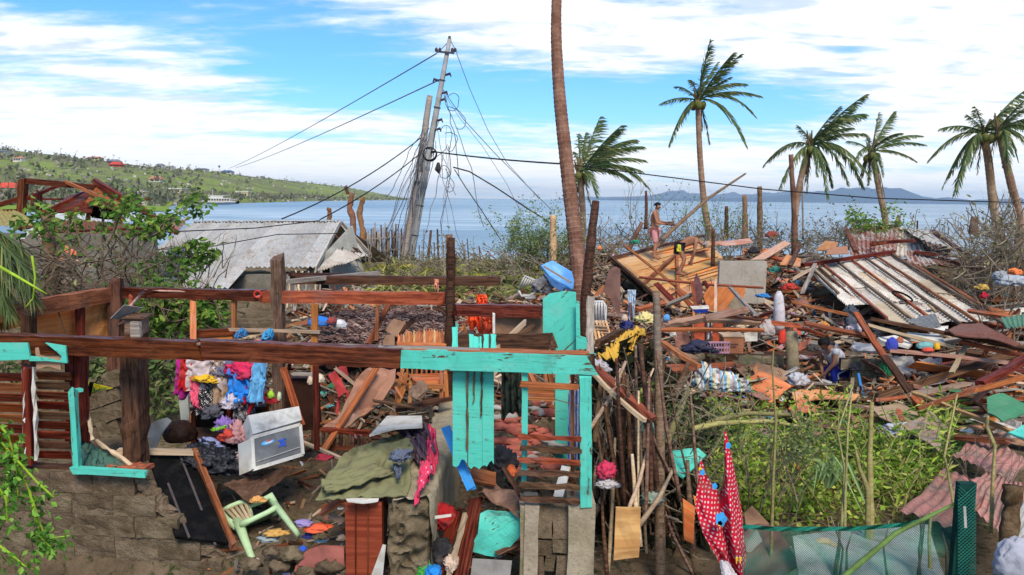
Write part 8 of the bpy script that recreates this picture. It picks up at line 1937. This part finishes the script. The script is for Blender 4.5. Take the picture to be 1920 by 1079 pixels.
# boards, sheets and cardboard
BM = [(CARD, 'brown cardboard'), (WHITE, 'white board'), (GREYC, 'grey board'), (TAN, 'tan plywood'), (OB, 'orange board'), (plain('rose_brown_board', (.36, .17, .12)), 'rose brown board'), (GISW, 'pale roofing sheet'), (GISR, 'rust streaked roofing sheet'), (PLY, 'plywood'), (GREENP, 'green painted board'), (PINKS, 'faded red roofing sheet')]
def scatter_boards(n, x0, x1, y0, y1, s0, s1, seed):
 r = random.Random(seed)
 for i in range(n):
  px, py = r.uniform(x0, x1), r.uniform(y0, y1); p = None if keep_out(px, py) else ray(px, py, 6)
  if p is None: continue
  m, nm = r.choice(BM); a = r.uniform(0, 6.3); w, h = r.uniform(s0, s1), r.uniform(s0, s1)*.6
  Mx = Matrix.Rotation(a, 3, 'Z') @ Matrix.Rotation(r.gauss(0, .45), 3, 'X'); p = p+V((0, 0, r.uniform(.08, .3)))
  k = r.randint(4, 6); pts = [p+Mx @ V((w*math.cos(t)*r.uniform(.75, 1.1), h*math.sin(t)*r.uniform(.75, 1.1), 0)) for t in [2*math.pi*(j+.5)/k for j in range(k)]]
  reg = region_name(px, py)
  board('board', pts, .012, m, None, 'piece of %s in rubble %s' % (nm, reg), 'board', '%s pieces in the rubble %s' % (nm, reg), warp=.04)
scatter_boards(60, 1290, 1925, 600, 760, .25, .75, 21); scatter_boards(52, 1280, 1620, 450, 590, .3, .95, 22); scatter_boards(34, 1750, 1925, 480, 640, .3, .9, 23); scatter_boards(14, 1760, 1925, 740, 850, .15, .4, 26)
scatter_boards(12, 900, 1290, 520, 700, .12, .3, 24); scatter_boards(12, 590, 1000, 640, 800, .1, .25, 25)
# clothes and plastic scraps
SCN = [((.60, .58, .56), 'white'), ((.04, .16, .45), 'blue'), ((.45, .04, .05), 'red'), ((.60, .25, .06), 'orange'), ((.02, .02, .022), 'black'), ((.50, .25, .30), 'pink'), ((.06, .24, .16), 'green'), ((.3, .27, .22), 'grey beige'), ((.12, .33, .36), 'teal')]
SM = [(cloth('scrap_'+n_.replace(' ', '_'), c), n_) for c, n_ in SCN]
CP = []
for i in range(5):
 o = crumple('scrap', (0, 0, -500), (1, .7, .4), None, amp=.4, sub=3); CP.append(o.data); bpy.data.objects.remove(o)
CPM = {}
for m, n_ in SM:
 CPM[n_] = []
 for me in CP: k = me.copy(); k.materials.append(m); CPM[n_].append(k)
def scatter_scraps(n, x0, x1, y0, y1, s0, s1, seed, near=6):
 r = random.Random(seed)
 for i in range(n):
  px, py = r.uniform(x0, x1), r.uniform(y0, y1); p = None if keep_out(px, py) else ray(px, py, near)
  if p is None: continue
  nm = r.choice(SM)[1]; s = r.uniform(s0, s1); reg = region_name(px, py)
  o = bpy.data.objects.new('cloth_scrap', r.choice(CPM[nm])); place(o, Matrix.Translation(p+V((0, 0, r.uniform(.05, .3)))) @ Matrix.Rotation(r.uniform(0, 6), 4, 'Z') @ Matrix.Rotation(r.gauss(0, .3), 4, 'X') @ Matrix.Scale(s, 4))
  tag(o, 'crumpled %s rag in the rubble %s' % (nm, reg), 'scrap', '%s scraps in the rubble %s' % (nm, reg))
scatter_scraps(60, 1290, 1925, 600, 740, .12, .36, 31); scatter_scraps(45, 1280, 1620, 455, 590, .15, .4, 32); scatter_scraps(22, 1750, 1925, 480, 640, .2, .4, 33); scatter_scraps(22, 560, 1000, 640, 850, .08, .22, 34); scatter_scraps(20, 900, 1280, 520, 720, .1, .3, 35); scatter_scraps(14, 1290, 1700, 770, 960, .1, .22, 36)
# small splinters, chips and twigs: nobody could count these
lit = MB(); lit2 = MB(); tw = MB(); brn = MB()
def lz(px, py):
 return None if keep_out(px, py) and rr.random() < .85 else ray(px, py, 5.2, 50)
for i in range(15000):
 z = rr.random()
 if z < .62: px, py = rr.uniform(1100, 1925), 445+rr.random()**.9*330
 elif z < .80: px, py = rr.uniform(560, 1100), rr.uniform(495, 640)
 else: px, py = rr.uniform(380, 1100), rr.uniform(640, 1075)
 if (px < 1000 and py > 830 and rr.random() < .55) or (px < 1010 and py < 575 and rr.random() < .65): continue
 p = lz(px, py)
 if p is None: continue
 k = p.y/14; p = p+V((0, 0, rr.uniform(0, .22)*(1 if p.y > 10 else .15)))
 Mx = Matrix.Rotation(rr.uniform(0, 3.14), 3, 'Z') @ Matrix.Rotation(rr.gauss(0, .35), 3, 'Y') @ Matrix.Rotation(rr.uniform(-1, 1), 3, 'X')
 q = rr.random()
 if q < .66: lit.box(p, (rr.uniform(.12, .9)*max(.4, k), rr.uniform(.015, .08)*max(.5, k), rr.uniform(.008, .03)), Mx)
 elif q < .84: lit2.box(p, (rr.uniform(.06, .2)*max(.4, k), rr.uniform(.05, .16)*max(.4, k), .008), Mx)
 else:
  dd = V((rr.uniform(-1, 1), rr.uniform(-.5, .5), rr.uniform(-.1, .7))); w = [p]
  for s in range(3): dd = dd+V((rr.uniform(-1, 1), rr.uniform(-1, 1), rr.uniform(-1, 1)))*.5; w.append(w[-1]+dd.normalized()*.16*max(.5, k))
  tw.tube(w, .007*max(.6, k), 3, False)
def palette(name, cols, rough=.8):
 m, t, p = newmat(name, rough, 0, .3); r = rnd(t, True); n = len(cols)
 col = t.ramp(r, [(i/n, c) for i, c in enumerate(cols)], 'CONSTANT'); r2 = t.m('FRACT', t.m('MULTIPLY', r, 37.7))
 t.l.new(shift(t, col, r2, .6, 1.3, .01), p.inputs['Base Color']); return m
SPL.build('small_planks', wood('small_plank_wood', (.13, .05, .022), (.34, .17, .09), .5, isl=True, lo=.45, hi=1.5, sat=1.6), kind='stuff')
lit.build('splinters', palette('splinter_wood', [(.24, .085, .035), (.10, .032, .018), (.30, .23, .16), (.44, .32, .21), (.07, .04, .025), (.38, .15, .055), (.22, .12, .07), (.12, .09, .065), (.20, .17, .14)]), kind='stuff')
lit2.build('litter', palette('litter_bits', [(.30, .17, .10), (.55, .53, .50), (.20, .18, .15), (.45, .16, .08), (.10, .07, .05), (.60, .34, .16), (.05, .22, .42), (.42, .36, .30), (.09, .36, .30), (.34, .12, .10), (.5, .27, .3), (.12, .11, .10), (.35, .30, .24), (.04, .04, .045)]), kind='stuff')
tw.build('fine_twigs', BTW, kind='stuff')
# storm-flattened brush along the shore
gl2 = MB()
for i in range(2600):
 px, py = rr.uniform(690, 1010), 500+rr.random()**1.3*75; p = ray(px, py, 9, 50)
 if p: leaf(gl2, p+V((0, 0, rr.uniform(.02, .4))), V((rr.uniform(-1, 1), rr.uniform(-1, 1), rr.uniform(-.3, .7))), rr.uniform(.12, .42), .22, rr)
gl2.build('flattened_greenery', leafmat('trampled_leaf', (.13, .15, .05), (.27, .28, .07), (.42, .36, .12)), kind='stuff')
sb = MB(); sl_ = MB()
for i in range(1500):
 z = rr.random()
 if z < .45: px, py, d = rr.uniform(1100, 1800), rr.uniform(446, 472), rr.uniform(24, 30)
 elif z < .75: px, py, d = rr.uniform(690, 1090), rr.uniform(488, 540), rr.uniform(19, 27)
 else: px, py, d = rr.uniform(1800, 1925), rr.uniform(425, 560), rr.uniform(17, 22)
 p = P(px, py, d); dd = V((rr.uniform(-1, 1), rr.uniform(-.5, .5), rr.uniform(-.1, 1))); q = [p]
 for s in range(4): dd = (dd+V((rr.uniform(-1, 1), rr.uniform(-1, 1), rr.uniform(-1, .7)))*.4).normalized(); q.append(q[-1]+dd*rr.uniform(.12, .3))
 sb.tube(q, rr.uniform(.006, .016), 3, False)
 for s in range(rr.randint(0, 3)): leaf(sl_, q[-1-s]+V((rr.uniform(-.1, .1), 0, rr.uniform(-.1, .1))), V((rr.uniform(-1, 1), rr.uniform(-1, 1), rr.uniform(-1, 1))), rr.uniform(.07, .17), .4, rr)
sb.build('brush_stems', BTW, kind='stuff')
sl_.build('brush_leaves', leafmat('shore_brush_leaf', (.08, .11, .035), (.20, .17, .08), (.32, .28, .13)), kind='stuff')
# fallen branches and leaves behind the left wall
bl = MB(); bs = MB()
for i in range(480):
 px, py, d = rr.uniform(60, 420), rr.uniform(470, 640), rr.uniform(10.8, 13.5); px = px if py > 545 else 60+(px-60)*.6; p = P(px, py, d)
 dd = V((rr.uniform(-1, 1), rr.uniform(-.4, .4), rr.uniform(-.5, .7))); q = [p]
 for s in range(4): dd = (dd+V((rr.uniform(-1, 1), rr.uniform(-1, 1), rr.uniform(-1, .9)))*.35).normalized(); q.append(q[-1]+dd*rr.uniform(.08, .2))
 bs.tube(q, rr.uniform(.005, .014), 3, False)
 if rr.random() < .6: leaf(bl, q[-1], V((rr.uniform(-1, 1), rr.uniform(-1, 1), rr.uniform(-1, 1))), rr.uniform(.07, .14), .5, rr)
bs.build('branch_tangle', concrete('brown_twigs', (.09, .065, .04), (.19, .145, .095), 5, .4), kind='stuff'); bl.build('tangle_leaves', LG2, kind='stuff')
